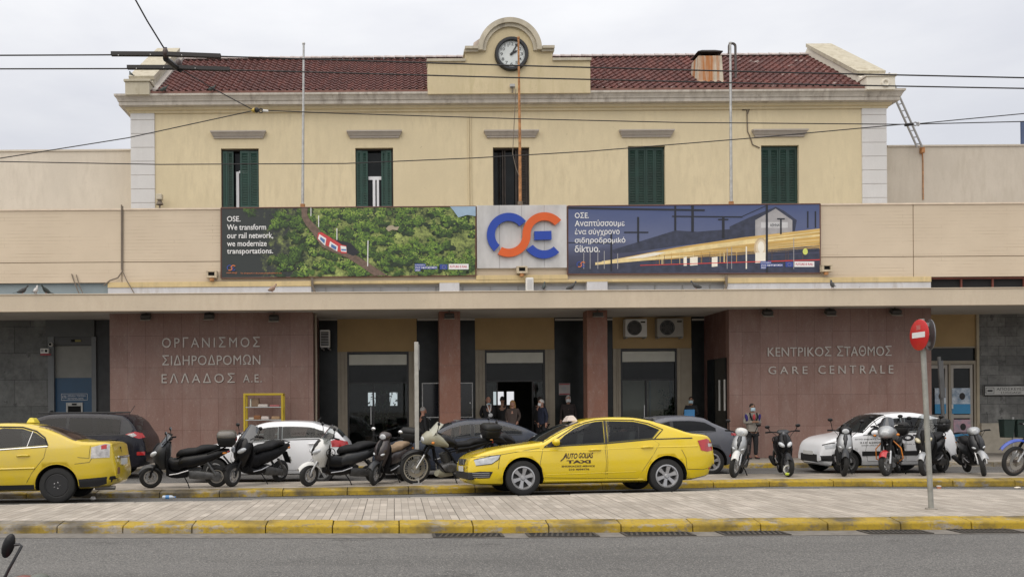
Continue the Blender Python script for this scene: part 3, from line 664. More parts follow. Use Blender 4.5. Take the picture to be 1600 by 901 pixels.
# ---- ground floor
pl0, pl1, pr0, pr1 = X(171, DP), X(489, DP), X(1139, DP), X(1455, DP)
for a, b in ((pl0, pl1), (pr0, pr1)): part(MB().bx(a, b, DP, DP+.3, -.1, 4.72), 'granite_wall', GRAN, .01)
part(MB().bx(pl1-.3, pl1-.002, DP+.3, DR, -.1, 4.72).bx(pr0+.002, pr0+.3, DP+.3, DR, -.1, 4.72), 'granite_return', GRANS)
for ua, ub in ((686, 719), (917, 949)): part(MB().bx(X(ua, DP), X(ub, DP), DP, DP+.6, -.1, 4.72), 'pillar', GRANP, .015)
part(MB().bx(X(490, 29.3), X(1139, 29.3), 29.3, 41, -.1, .3).bx(X(490, 29.0), X(1139, 29.0), 28.95, 29.298, -.1, .14), 'entrance_steps', mat('worn_marble', (.34, .32, .29), .5, var=.2))
def rec(u0, u1, v0, v1, d=.15, y=0.0, D=DR):
    um = (u0+u1)/2; a = P(u0, v0, D); b = P(u1, v0, D); return (a.x, b.x, D+y, D+y+d, Z(um, v1, D), Z(um, v0, D))
m = MB()
for a, b in ((486, 527), (651, 742), (866, 957), (1080, 1142)): m.bx(X(a, DR), X(b, DR), DR, DR+.2, .3, 4.72)
part(m, 'marble_wall', MARB)
m = MB()
for a, b in ((498, 527), (652, 742), (867, 957), (1081, 1100)): m.bx(X(a, DR), X(b, DR), DR-.03, DR, Z((a+b)/2, 500.5, DR), Z((a+b)/2, 497.5, DR))
part(m, 'cover_strip', SOFF)
m = MB()
for a, b, v in ((527, 651, 549), (742, 866, 546), (957, 1080, 544)): m.bx(X(a, DR), X(b, DR), DR+.02, DR+.2, Z((a+b)/2, v, DR), 4.72)
part(m, 'spandrel', OCHRE)
DOORS = [(527, 651, 542, 638, 549), (742, 866, 757, 851, 546), (957, 1080, 969, 1057, 544)]
for k, (a, b, c, d, v) in enumerate(DOORS):
    um = (a+b)/2; zt_ = Z(um, v, DR); dt = bpy.data.objects.new('doorway', None); C.objects.link(dt); dt.parent = ST; dt.location = Vector((X(um, DR), DR, .3))-ST.location
    def dp(mb, name, mt, bevel=0): return mb.build(name, mt, dt, bevel, world=True)
    f = MB()
    for p, q in ((a, c), (d, b)): f.bx(X(p, DR)+.002, X(q, DR), DR-.03, DR+.25, .3, zt_-.002)
    for p in (a+5, c-4, d+5): f.bx(X(p, DR), X(p, DR)+.03, DR-.05, DR-.031, .3, zt_-.01)
    dp(f, 'door_post', GREYF, .006)
    f = MB(); f.bx(X(c, DR), X(d, DR), DR+.0, DR+.12, zt_-.08, zt_-.003); f.bx(X(c, DR), X(c, DR)+.06, DR+.0, DR+.1, .3, zt_-.08); f.bx(X(d, DR)-.06, X(d, DR), DR+.0, DR+.1, .3, zt_-.08); f.bx(X(c, DR)+.06, X(d, DR)-.06, DR+.02, DR+.1, zt_-.5, zt_-.46)
    f.bx(X(c, DR)+.06, X(d, DR)-.06, DR+.02, DR+.1, zt_-1.1, zt_-1.05)
    if k != 1: f.bx(X(c+39, DR), X(c+39, DR)+.06, DR+.02, DR+.1, .3, zt_-1.1)
    dp(f, 'door_frame', BKF)
    f = MB().bx(X(c+3, DR), X(d-3, DR), DR+.005, DR+.05, zt_-.455, zt_-.1); dp(f, 'header_panel', PANEL, .005)
    f = MB().bx(X(c, DR)+.06, X(d, DR)-.06, DR+.06, DR+.065, zt_-1.05, zt_-.5); dp(f, 'transom_pane', DGLASS)
    if k != 1:
        f = MB().bx(X(c, DR)+.06, X(d, DR)-.06, DR+.06, DR+.065, .3, zt_-1.1); dp(f, 'glass_pane', PANE)
        f = MB().bx(X(c+36, DR), X(c+37.2, DR), DR-.02, DR+.018, 1.1, 1.7); dp(f, 'handle', ALU)
    else:
        f = MB().bx(X(c, DR)+.06, X(c+18, DR), DR+.07, DR+.075, .3, zt_-1.1).bx(X(d-18, DR), X(d, DR)-.06, DR+.07, DR+.075, .3, zt_-1.1); dp(f, 'glass_pane', PANE)
        f = MB().bx(X(c+18, DR), X(c+18, DR)+.05, DR+.05, DR+.1, .3, zt_-1.1).bx(X(d-18, DR)-.05, X(d-18, DR), DR+.05, DR+.1, .3, zt_-1.1); dp(f, 'sliding_leaf', BKF)
# lobby: dark hall with daylight openings to the platforms at the far side
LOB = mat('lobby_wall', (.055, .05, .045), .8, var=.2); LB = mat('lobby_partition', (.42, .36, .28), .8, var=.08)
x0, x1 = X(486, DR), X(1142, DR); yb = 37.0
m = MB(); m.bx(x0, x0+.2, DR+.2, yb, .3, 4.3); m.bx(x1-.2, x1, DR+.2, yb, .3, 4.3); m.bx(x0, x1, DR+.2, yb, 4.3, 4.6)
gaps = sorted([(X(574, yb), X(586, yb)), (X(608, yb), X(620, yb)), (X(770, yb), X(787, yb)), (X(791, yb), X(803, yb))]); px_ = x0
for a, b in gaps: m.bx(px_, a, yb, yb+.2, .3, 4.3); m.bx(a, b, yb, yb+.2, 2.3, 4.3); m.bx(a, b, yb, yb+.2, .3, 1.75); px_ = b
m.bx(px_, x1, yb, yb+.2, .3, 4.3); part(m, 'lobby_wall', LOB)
m = MB().bx(x0, x1, DR+.2, 36.9, .302, .31); part(m, 'lobby_floor', mat('lobby_floor', (.2, .18, .16), .25, var=.15))
m = MB().bx(X(957, DR), X(1056, DR)+.4, 32.3, 32.4, .3, 4.2); part(m, 'lobby_partition', LB)
m = MB().bx(X(1014, 32.2), X(1016, 32.2), 32.2, 32.3, .3, 4.0).bx(X(1046, 32.2), X(1049, 32.2), 32.18, 32.3, .3, 4.0); part(m, 'partition_post', GREYP)
LAMP = newmat('lobby_lamp')[0]; LAMP.node_tree.nodes['Principled BSDF'].inputs['Emission Color'].default_value = (.85, 1, .95, 1); LAMP.node_tree.nodes['Principled BSDF'].inputs['Emission Strength'].default_value = .55
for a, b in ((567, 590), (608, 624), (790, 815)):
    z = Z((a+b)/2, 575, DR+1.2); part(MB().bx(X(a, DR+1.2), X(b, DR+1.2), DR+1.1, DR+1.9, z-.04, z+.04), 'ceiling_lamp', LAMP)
# left end: slate wall, cash machine bay;  right end: ticket door, coursed stone
DL = 30.4
m = MB(); m.bx(X(75, DL), X(84, DL)-.0, DL-.03, DL+.2, -.1, Z(80, 526, DL)); m.bx(X(143, DL), X(150, DL), DL-.03, DL+.2, -.1, Z(150, 526, DL)); part(m, 'bay_frame', mat('bay_grey_frame', (.15, .16, .165), .5))
m = MB().bx(X(72, DL), X(148, DL), DL-.05, DL+.2, Z(100, 526, DL), 4.72); part(m, 'bay_header', mat('bay_header', (.085, .09, .09), .6))
part(MB().bx(X(147, DL), X(173, DL), DL+.05, DL+.3, -.1, 4.72), 'dark_pier', mat('dark_stone', (.03, .031, .032), .5, var=.4))
part(MB().bx(X(84, DL), X(143, DL), DL+.02, DL+.2, Z(113, 539, DL), Z(113, 526, DL)), 'bay_light_box', mat('bay_light_box', (.07, .072, .072), .5))
m = MB(); xa = X(36, DL); xb2 = X(76, DL)
m.bx(-40, xb2, DL, DL+.2, -.1, 4.72); part(m, 'slate_wall', SLATE)
DD = 30.7; a, b = X(1454, DD), X(1524, DD)
part(MB().bx(a-.3, b, DD, DD+.2, Z(1490, 541, DD), 4.72), 'spandrel', OCHRE)
part(MB().bx(b, b+.09, DD-.06, DD+.2, -.1, 4.72), 'door_jamb', mat('door_jamb_paint', (.42, .36, .26), .7))
sd_ = bpy.data.objects.new('side_door', None); C.objects.link(sd_); sd_.parent = ST; sd_.location = Vector(((a+b)/2, DD, 0))-ST.location
f = MB(); zz0 = Z(1490, 541, DD); zm = Z(1490, 566, DD)
f.bx(a-.3, b, DD-.02, DD+.1, zm-.06, zm+.06); f.bx(a-.3, b, DD-.02, DD+.1, zz0-.05, zz0-.002); f.bx(b-.07, b-.002, DD-.02, DD+.1, 0, zm-.06); f.bx(X(1481, DD), X(1484, DD), DD-.03, DD+.1, 0, zm-.06)
f.build('door_frame', GREYF, sd_, world=True)
for ua, ub in ((1445, 1480), (1485, 1519)):
    x_0, x_1 = X(ua, DD), X(ub, DD); lf = MB(); zmid = Z(1500, 650, DD)
    lf.bx(x_0, x_0+.09, DD+.0, DD+.06, .05, zm-.08); lf.bx(x_1-.09, x_1, DD, DD+.06, .05, zm-.08); lf.bx(x_0+.09, x_1-.09, DD, DD+.06, zm-.2, zm-.08); lf.bx(x_0+.09, x_1-.09, DD, DD+.06, .05, .35); lf.bx(x_0+.09, x_1-.09, DD, DD+.06, zmid-.06, zmid+.06)
    o = lf.build('door', mat('door_aluminium', (.36, .33, .29), .45, .3), sd_, world=True)
    MB().bx(x_0+.05, x_1-.05, DD+.03, DD+.035, .3, zm-.15).build('pane', DGLASS, o, world=False)
    o2 = o.children[0]; o2.data.transform(Matrix.Translation(-(sd_.location+ST.location)))
    MB().bx(x_0+.0, x_0+.06, DD-.03, DD-.002, 1.5, 1.65).build('handle', WHITEP, o, world=False).data.transform(Matrix.Translation(-(sd_.location+ST.location)))
part(MB().bx(a-.3, b, DD+.04, DD+.05, zm+.06, zz0-.05), 'transom_pane', DGLASS)
xs_, xe_ = b+.09, X(1640, 28.3)
m = MB().bx(xs_, 60, 30.65, 30.85, .5, 4.72); part(m, 'coursed_stone_wall', RUBBLE)
m = MB().bx(xs_, 60, 30.55, 30.7, -.1, 1.0); part(m, 'plinth', mat('plinth_render', (.45, .41, .34), .85, var=.2))
# display window in the right-hand return wall
xw = pr0-.01
part(MB().bx(xw-.03, xw, 28.7, 30.4, .5, 3.2), 'return_glazing', DGLASS); part(MB().bx(xw-.05, xw-.032, 28.75, 28.84, 1.5, 2.5).bx(xw-.05, xw-.032, 29.2, 29.3, 1.5, 2.5), 'return_frame', WHITEP)
# drainpipes, conduits fixed to the facade
m = MB(); 
for u in (734, 737.5): m.tube([(X(u, DU), DU-.03, 6.9), (X(u, DU), DU-.03, Z(u, 180, DU))], .02, 6)
part(m, 'conduit', CREAM)
m = MB(); pts = [P(1160, 172, DU-.03), P(1167, 172, DU-.03), P(1168, 205, DU-.03), P(1172, 214, DU-.03), P(1176, 226, DU-.03), P(1187, 231, DU-.03)]
m.tube(pts, .018, 6); m.tube([P(1171, 170, DU-.03), P(1168, 178, DU-.03)], .018, 6); part(m, 'cable', CABG)
m = MB()
m.tube([P(190, 320, DB-.03), P(190, 420, DB-.03), P(191, 424, DB-.05), P(184, 434, DB-.1), P(172, 438, DB-.12), P(162, 446, DB-.12)], .022, 6)
m.tube([P(192, 322, DB-.03), P(191.6, 424, DB-.04), P(198, 438, DB-.14), P(212, 462, DB-.16)], .016, 6)
m.tube([P(112, 428, DB-.03), P(116, 440, DB-.06), P(125, 462, DB-.1)], .018, 6); m.tube([P(119, 429, DB-.03), P(124, 446, DB-.06), P(131, 462, DB-.1)], .014, 6)
m.tube([P(488, 434, DB-.12), P(488, 445, DB-.12), P(492, 457, DB-.1)], .04, 6); m.tube([P(1135, 430, DB-.12), P(1135, 447, DB-.12), P(1130, 456, DB-.1)], .04, 6)
part(m, 'cable', CABG)
part(MB().tube([P(493, 490, DP+.2), P(494, 560, DP+.2), P(494, 690, DP+.2)], .035, 8), 'downpipe', GREYF)
# ================================================================== things fixed to the building
def wall_fn(D, y0=0.0): return lambda x, z, d: (x, D-y0-d, z)
def pxtext(mb, body, u0, u1, vt, vb, D, mi=0, bold=0.0, extrude=0.0, space=1.0, shear=0.0, y0=0.0):
    um, vm = (u0+u1)/2, (vt+vb)/2
    fit_text(mb, body, X(u0, D, vm), X(u1, D, vm), Z(um, vb, D), Z(um, vt, D), wall_fn(D, y0), mi, bold, extrude, space, shear)
# --- clock
D = 31.0; c = P(799, 85.5, D); k = D/F
t = thing('wall_clock', 'round black rimmed station clock with white dial in the roof pediment', 'clock', (c.x, D, c.z))
MB().lathe([(26.5*k, 0), (26.5*k, .10), (25*k, .16), (21.5*k, .16), (20.6*k, .10), (20.6*k, 0)], c, (0, -1, 0), 40, close=True).build('rim', mat('clock_rim', (.012, .013, .016), .4), t, world=True)
MB().lathe([(.001, .05), (20.6*k, .05), (20.6*k, 0), (.001, 0)], c, (0, -1, 0), 40).build('dial', mat('clock_dial', (.62, .66, .66), .5, var=.08), t, world=True)
m = MB()
for h in range(1, 13):
    a = math.radians(90-30*h); q = Vector((c.x+15.6*k*math.cos(a), 0, c.z+15.6*k*math.sin(a)))
    fit_text(m, str(h), q.x-(2.1 if h < 10 else 3.0)*k, q.x+(2.1 if h < 10 else 3.0)*k, q.z-2.4*k, q.z+2.4*k, wall_fn(D, .054), 0, .01)
for i in range(60):
    a = i*math.pi/30; m.add([(c.x+r*k*math.cos(a+e), D-.054, c.z+r*k*math.sin(a+e)) for r, e in ((18.6, -.012), (19.6, -.012), (19.6, .012), (18.6, .012))], [(0, 1, 2, 3)])
m.build('numerals', mat('clock_ink', (.05, .055, .06), .6), t, world=True)
for ang, ln, wd in ((90-32, 15.5, 1.1), (90-61, 11, 1.6)):
    a = R(ang); d = Vector((math.cos(a), 0, math.sin(a))); n_ = Vector((-d.z, 0, d.x)); o = Vector((c.x, D-.075-.01*(ln > 12), c.z))
    MB().add([o-d*3*k+n_*wd*.8*k, o-d*3*k-n_*wd*.8*k, o+d*ln*.7*k-n_*wd*k, o+d*ln*k, o+d*ln*.7*k+n_*wd*k], [(0, 1, 2, 3, 4)]).lathe([(.001, .004), (2*k, .004), (2*k, -.004), (.001, -.004)], o, (0, -1, 0), 12).build('hand', mat('clock_hand', (.012, .012, .014), .5), t, world=True)
# --- flagpoles
for pts, rr, mt, lab in (([(472, 330), (474.5, 70)], .055, GALV, 'bare grey metal flagpole at left, standing behind the english billboard'),
                         ([(813, 322), (812, 200), (810, 61)], .055, RUST, 'rusty orange flagpole standing in front of the clock'),
                         ([(1142.5, 330), (1141, 69)], .055, GALV, 'bare grey metal flagpole right of the rusty one, near the chimney')):
    D = 28.95; ps = [P(u, v, D) for u, v in pts]; ps[0].z = 6.74
    t = thing('flagpole', lab, 'flagpole', ps[0], group='flagpoles on the terrace')
    MB().tube(ps, [rr, rr*.8, rr*.55][:len(ps)] if len(ps) == 3 else [rr, rr*.6], 10).build('pole', mt, t, world=True)
    MB().ell(ps[-1]+Vector((0, 0, .03)), .05).build('finial', mt, t, world=True)
    o = ps[0]+(ps[-1]-ps[0])*.22
    MB().cyl(o-Vector((0, 0, .05)), o+Vector((0, 0, .05)), rr+.025).build('clamp', RUST if mt is GALV else CABG, t, world=True)
    if mt is RUST:
        MB().tube([P(806, 140, D-.05), P(803, 200, D-.05), P(801, 240, D-.05), P(806, 262, D-.05), P(811, 275, D-.05)], .012, 5).build('halyard', CABG, t, world=True)
# --- ladder on the right roof corner
D = 32.7; t = thing('ladder', 'grey metal ladder leaning on the right roof corner above the wing wall', 'ladder', P(1432, 229, D))
m = MB(); pa, pb, qa, qb = P(1382, 118, D), P(1433, 230, D), P(1389, 114, D), P(1441, 230, D)
m.tube([pa, pb], .035, 6); m.tube([qa, qb], .035, 6); m.build('rail', GREYP, t, world=True)
m = MB()
for i in range(11): s = (i+.5)/11; m.tube([pa+(pb-pa)*s, qa+(qb-qa)*s], .022, 5)
m.build('rung', GREYP, t, world=True)
t = thing('rusty_bracket', 'rusty iron bracket below the foot of the ladder', 'bracket', P(1440, 236, DW-.1)); m = MB(); o = P(1441, 235, DW-.08); m.cbox(o, (.12, .14, .2)); m.tube([o, P(1442, 250, DW-.03), P(1442.5, 312, DW-.03)], .02, 6); m.build('bracket', RUST, t, world=True)
MBp = MB().tube([P(1598, 226, 33.5), P(1597.5, 190, 33.5)], .07, 8); o = MBp.build('blue_post', mat('blue_paint', (.06, .09, .18), .5)); tag(o, 'short dark blue post on the right wing roof at the edge', 'post')
# --- billboards
YD = DB-.09
def pr(name, **k): return mat(name, rough=.5, **k)
def m_forest():
    m, nt, b = newmat('printed_forest')
    tc = N(nt, 'ShaderNodeTexCoord'); s = N(nt, 'ShaderNodeSeparateXYZ'); nt.links.new(tc.outputs['Object'], s.inputs[0])
    n1 = noise(nt, 1.1, 6, .7, (1, 1, 1.4)); n2 = noise(nt, 6, 6, .75, seed=3); n3 = noise(nt, 17, 5, .75, seed=6); n4 = noise(nt, .9, 5, .7, seed=12)
    mx = mth(nt, 'ADD', mth(nt, 'MULTIPLY', n1, .5), mth(nt, 'ADD', mth(nt, 'MULTIPLY', n2, .38), mth(nt, 'MULTIPLY', n3, .28)))
    r = N(nt, 'ShaderNodeValToRGB'); e = r.color_ramp.elements
    for k_, (p, c_) in enumerate([(.49, (.010, .022, .010)), (.545, (.045, .09, .016)), (.59, (.12, .21, .03)), (.64, (.22, .34, .05)), (.72, (.42, .5, .14))]):
        if k_ >= 2: e.new(.5)
        e[k_].position = p; e[k_].color = c4(c_)
    nt.links.new(mx, r.inputs[0])
    dk = ramp(nt, mth(nt, 'ADD', mth(nt, 'MULTIPLY', s.outputs[0], .13), mth(nt, 'MULTIPLY', n4, .55)), [(-.0, 1.0), (.18, .0)])
    xx = mth(nt, 'ADD', mth(nt, 'MULTIPLY', s.outputs[0], .125), mth(nt, 'MULTIPLY', mth(nt, 'SUBTRACT', n4, .5), .9))
    xx = mth(nt, 'ADD', xx, mth(nt, 'MULTIPLY', mth(nt, 'SUBTRACT', n2, .5), .25))
    f = ramp(nt, mth(nt, 'ADD', xx, .5), [(.22, 1.0), (.36, 0.0)])
    c = mixc(nt, f, r.outputs[0], (.022, .028, .028))
    nt.links.new(c, b.inputs['Base Color']); b.inputs['Roughness'].default_value = .45; return m
def m_dusk():
    m, nt, b = newmat('printed_dusk_sky')
    tc = N(nt, 'ShaderNodeTexCoord'); s = N(nt, 'ShaderNodeSeparateXYZ'); nt.links.new(tc.outputs['Object'], s.inputs[0])
    n = noise(nt, .7, 4, .5, (1, 1, 3)); z = mth(nt, 'ADD', mth(nt, 'MULTIPLY', s.outputs[2], .42), .5)
    r = N(nt, 'ShaderNodeValToRGB'); e = r.color_ramp.elements
    for k_, (p, c_) in enumerate([(.0, (.015, .016, .035)), (.3, (.05, .055, .1)), (.55, (.12, .145, .26)), (1., (.05, .075, .19))]):
        if k_ >= 2: e.new(.5)
        e[k_].position = p; e[k_].color = c4(c_)
    nt.links.new(mth(nt, 'ADD', z, mth(nt, 'MULTIPLY', mth(nt, 'SUBTRACT', n, .5), .3)), r.inputs[0]); nt.links.new(r.outputs[0], b.inputs['Base Color']); b.inputs['Roughness'].default_value = .45; return m
PRW = pr('print_white', col=(.72, .72, .72), var=.03); PRO = pr('print_orange', col=(.6, .17, .05)); PRB = pr('print_blue', col=(.03, .06, .27)); PRR = pr('print_red', col=(.5, .05, .05)); PRG = pr('print_grey', col=(.4, .4, .38)); PRK = pr('print_black', col=(.012, .014, .022))
PRT = pr('print_track', col=(.15, .1, .075), var=.35, scale=12); PRS = pr('print_sky', col=(.3, .42, .55)); PRGR = pr('print_light_grey', col=(.52, .52, .53)); PRGOLD = pr('print_gold', col=(.62, .4, .12), var=.4, scale=1.2, stretch=(.2, 1, 8)); PRGLOW = pr('print_glow', col=(.8, .76, .66), var=.1); PRNAVY = pr('print_navy', col=(.035, .042, .075), var=.4, scale=5); PRRED = pr('print_red_streak', col=(.6, .04, .03)); PRBR = pr('print_brown', col=(.12, .075, .06), var=.4, scale=6); PRSKY2 = pr('print_stone', col=(.36, .35, .36), var=.2, scale=4)
PRGLASS = pr('print_train_glass', col=(.07, .16, .36))
def board(name, u0, u1, vt0, vt1, vb0, vb1, label, m_):
    a, b, c_, d = P(u0, vb0, YD), P(u1, vb1, YD), P(u1, vt1, YD), P(u0, vt0, YD)
    ctr = (a+b+c_+d)/4; t = thing(name, label, 'billboard', ctr, group='billboards on the parapet')
    m = MB(); back = [Vector((p.x, DB-.002, p.z)) for p in (a, b, c_, d)]
    m.add([a, b, c_, d]+back, [(0, 1, 2, 3), (7, 6, 5, 4), (0, 4, 5, 1), (1, 5, 6, 2), (2, 6, 7, 3), (3, 7, 4, 0)]); m.build('printed_panel', m_, t, world=True)
    m = MB()
    for p, q in ((a, b), (b, c_), (c_, d), (d, a)): m.tube([p, q], .022, 4)
    m.build('board_frame', mat('board_frame', (.12, .055, .04), .6), t, world=True); return t
class Print:                     # ink layers, each a fraction of a millimetre proud of the last
    def __init__(s, t): s.t, s.k = t, 0
    def poly(s, name, pts, m_):
        s.k += 1; y = YD-.0012-.0006*s.k
        MB().add([Vector((P(u, v, YD).x, y, P(u, v, YD).z)) for u, v in pts], [tuple(range(len(pts)))]).build(name, m_, s.t, world=True)
    def polys(s, name, lst, m_):
        s.k += 1; y = YD-.0012-.0006*s.k; mb = MB()
        for i, pts in enumerate(lst): mb.add([Vector((P(u, v, YD).x, y-.00002*i, P(u, v, YD).z)) for u, v in pts], [tuple(range(len(pts)))])
        mb.build(name, m_, s.t, world=True)
    def text(s, name, lines, m_, bold=.012):
        s.k += 1; mb = MB()
        for body, u0, u1, vt, vb in lines: pxtext(mb, body, u0, u1, vt, vb, YD, 0, bold, 0, y0=.0012+.0006*s.k)
        mb.build(name, m_, s.t, world=True)
def bar(a, b, w_):
    d = Vector((b[0]-a[0], b[1]-a[1])).normalized(); n_ = Vector((-d.y, d.x))*w_/2
    return [(a[0]+n_.x, a[1]+n_.y), (b[0]+n_.x, b[1]+n_.y), (b[0]-n_.x, b[1]-n_.y), (a[0]-n_.x, a[1]-n_.y)]
def arcband(c, r0, r1, a0, a1, n=24): return [(c[0]+r1*math.cos(R(a0+(a1-a0)*i/n)), c[1]-r1*math.sin(R(a0+(a1-a0)*i/n))) for i in range(n+1)]+[(c[0]+r0*math.cos(R(a0+(a1-a0)*i/n)), c[1]-r0*math.sin(R(a0+(a1-a0)*i/n))) for i in range(n, -1, -1)]
def logo_shapes(ox, oy, k):
    """the railway emblem: blue open ring, orange S, blue E.  offsets in photo px from its centre"""
    T = lambda l: [(ox+x*k, oy+y*k) for x, y in l]
    ring = arcband((-22.5, -1), 22.5, 34, 33, 232)
    s_up = arcband((22.5, -3), 20.5, 32, 40, 180); s_lo = arcband((-22.5, 3), 20.5, 32, 244, 360, 24)
    e_bar = [(4.5, -7), (31, -7.5), (31, 6.5), (4.5, 7)]; e_lo = arcband((22.5, 1), 21, 33, 210, 322)
    S = arcband((22.5, -1), 22, 33.5, 36, 180, 24)[:25]
    up_out = [(22.5+33*math.cos(R(a)), -1-33*math.sin(R(a))) for a in range(38, 181, 8)]; up_in = [(22.5+21.5*math.cos(R(a)), -1-21.5*math.sin(R(a))) for a in range(38, 181, 8)]
    lo_out = [(-22.5+23.5*math.cos(R(a)), 1-23.5*math.sin(R(a))) for a in range(0, -121, -8)]; lo_in = [(-22.5+34*math.cos(R(a)), 1-34*math.sin(R(a))) for a in range(0, -121, -8)]
    S = up_out+[(q[0]-.0, q[1]) for q in [(-11.2, 3)]]
    # S as one band: outer-left edge down, inner edge back
    left = up_out+lo_out[1:]; right = up_in+lo_in[1:]
    return T(ring), T(left+right[::-1]), T(e_bar), T(e_lo)
t = board('billboard', 345.5, 743.5, 325, 322.5, 434.5, 430.5, 'wide billboard of a train in a green valley with white english text', m_forest()); p = Print(t)
GR_ = [pr('print_leaf_%d' % i, col=c_, var=.3, scale=14) for i, c_ in enumerate([(.012, .028, .012), (.03, .065, .016), (.065, .13, .022), (.12, .21, .03), (.2, .31, .05), (.32, .4, .1)])]
def trees(p):                    # printed crowns: dark undersides, light tops, many small leaf dabs
    rr = random.Random(21); mb = MB(); p.k += 1; y = YD-.0012-.0006*p.k; n = [0]
    def dab(u, v, r, mi):
        if not (346.5 < u < 742 and 324.5 < v < 431.5): return
        n[0] += 1; k_ = rr.randint(5, 8); ph = rr.uniform(0, 6)
        pts = [P(min(742.8, max(346, u+r*rr.uniform(.5, 1.3)*math.cos(ph+q*6.283/k_))), min(430.3+(742-u)*.0095, max(325.3-(u-346)*.006, v+.8*r*rr.uniform(.5, 1.3)*math.sin(ph+q*6.283/k_))), YD) for q in range(k_)]
        mb.add([Vector((q.x, y-.000003*n[0], q.z)) for q in pts], [tuple(range(k_))], mi)
    crowns = sorted([(rr.uniform(325, 431), rr.uniform(455, 742), rr.uniform(5, 12)) for _ in range(230)]+[(rr.uniform(328, 352), rr.uniform(425, 470), rr.uniform(5, 10)) for _ in range(9)]+[(rr.uniform(398, 430), rr.uniform(430, 470), rr.uniform(5, 10)) for _ in range(12)]+[(rr.uniform(326, 338), rr.uniform(375, 415), rr.uniform(4, 7)) for _ in range(5)])
    for v, u, r in crowns:
        tone = rr.choice((0, 0, 1, 1, 2)); tone -= (u < 475)
        for _ in range(3): dab(u+rr.gauss(0, r*.5), v+r*.45, r*.55, 0)
        for _ in range(5): dab(u+rr.gauss(0, r*.5), v+rr.gauss(r*.1, r*.3), r*.42, max(0, 1+(tone > 0)))
        for _ in range(10): dab(u+rr.gauss(-r*.15, r*.42), v-r*.2+rr.gauss(0, r*.3), r*.19, max(0, min(5, 2+tone)))
        for _ in range(9): dab(u+rr.gauss(-r*.25, r*.34), v-r*.4+rr.gauss(0, r*.22), r*.11, max(0, min(5, 3+tone)))
        for _ in range(6): dab(u+rr.gauss(0, r*.6), v+rr.gauss(0, r*.5), r*.13, 0)
    mb.build('printed_trees', GR_, p.t, world=True); p.k += int(n[0]*.000003/.0006)+2
trees(p)
p.poly('printed_sky', [(703, 323), (743, 322.7), (743, 338), (730, 336), (716, 340), (709, 330)], PRS)
p.poly('printed_clearing', [(603, 357), (607, 353), (613, 352), (617, 355), (624, 354), (621, 360), (613, 359), (607, 362)], pr('print_rock', col=(.36, .31, .22)))
tr = [(471, 325), (471.5, 340), (478, 352), (488, 364), (497, 377)]; tr2 = [(503, 364), (494, 353), (484, 343), (480, 335), (481, 325)]
p.poly('printed_track', tr+[(503, 386), (520, 394), (541, 402), (562, 415), (585, 431), (605, 430), (580, 414), (560, 401)]+[(540, 390)]+tr2, PRT)
p.poly('printed_shadow', [(503, 362), (520, 374), (548, 380), (562, 395), (552, 400), (534, 392), (510, 380)], PRK)
p.polys('printed_train', [[(497, 364), (503, 363), (519, 373), (519, 387), (512, 385), (496, 374)], [(514, 375), (521, 374), (535, 383), (536, 393), (530, 394), (514, 386)], [(530, 382), (541, 384), (542, 396), (533, 396)]], PRR)
p.polys('printed_train_panel', [[(499, 366), (510, 373), (508, 384), (497, 373)], [(516, 377), (528, 385), (527, 393), (514, 385)], [(532, 384), (541, 385.5), (541.5, 394), (533, 393)]], PRW)
p.polys('printed_train_window', [[(501, 370), (508, 375), (507, 381), (500, 374)], [(518, 381), (526, 386), (525, 391), (517, 386)], [(533, 389), (541, 389.5), (541, 392), (533.5, 391.5)]], PRGLASS)
p.polys('printed_mast', [bar((498, 337), (498, 355), 1.3), bar((526.5, 357), (526.5, 375), 1.3), bar((575, 376), (574.5, 416), 1.4), bar((486, 325), (486, 338), 1.2)], PRW)
p.text('printed_text', [('OSE.', 355, 376, 338, 346.5), ('We transform', 355, 416, 350.5, 359.5), ('our rail network,', 355, 427, 363.3, 374), ('we modernize', 355, 417, 376, 385), ('transportations.', 355, 427, 388.5, 399)], PRW)
ls = logo_shapes(362, 418.5, .13); p.polys('printed_emblem', [ls[0], ls[2], ls[3]], PRB); p.poly('printed_emblem_stroke', ls[1], PRO)
p.text('printed_web_line', [('www.ose.gr', 354, 371, 425.5, 428), ('The rail network is in the process of modernisation for you', 376, 440, 425.5, 428.5)], PRO, .0)
def badges(p, ux, vy):
    p.polys('printed_badge', [[(ux, vy), (ux+17, vy), (ux+17, vy+4), (ux+35, vy+4), (ux+35, vy+8.5), (ux+9, vy+8.5), (ux+9, vy+12), (ux, vy+12)], [(ux+39, vy+1), (ux+51, vy+1), (ux+51, vy+9), (ux+39, vy+9)]], PRB)
    p.polys('printed_stars', [[(ux+45+2.6*math.cos(q), vy+5+2.6*math.sin(q)), (ux+45.6+2.6*math.cos(q), vy+5+2.6*math.sin(q)), (ux+45.3+2.6*math.cos(q), vy+5.7+2.6*math.sin(q))] for q in [i*math.pi/6 for i in range(12)]], pr('print_yellow', col=(.7, .55, .05)))
    p.poly('printed_plate', [(ux+53, vy+.5), (ux+84, vy+.5), (ux+84, vy+9), (ux+53, vy+9)], PRW)
    p.text('printed_badge_text', [('ΕΥΡΩΠΑΪΚΟ', ux+1, ux+16, vy+1, vy+3.3), ('ΕΤΟΣ ΣΙΔΗΡΟΔΡΟΜΩΝ', ux+1, ux+34, vy+4.8, vy+7.6), ('2021', ux+1, ux+8, vy+8.8, vy+11.5)], PRW, .01)
    p.text('printed_plate_text', [('FUTURE IS RAIL', ux+55, ux+82, vy+3, vy+6.6)], pr('print_crimson', col=(.45, .02, .06)), .02)
badges(p, 648, 412)
t = board('billboard', 887, 1281.5, 322, 318.5, 428.5, 426.5, 'wide billboard of a station at dusk with golden light streaks and greek text', m_dusk()); p = Print(t)
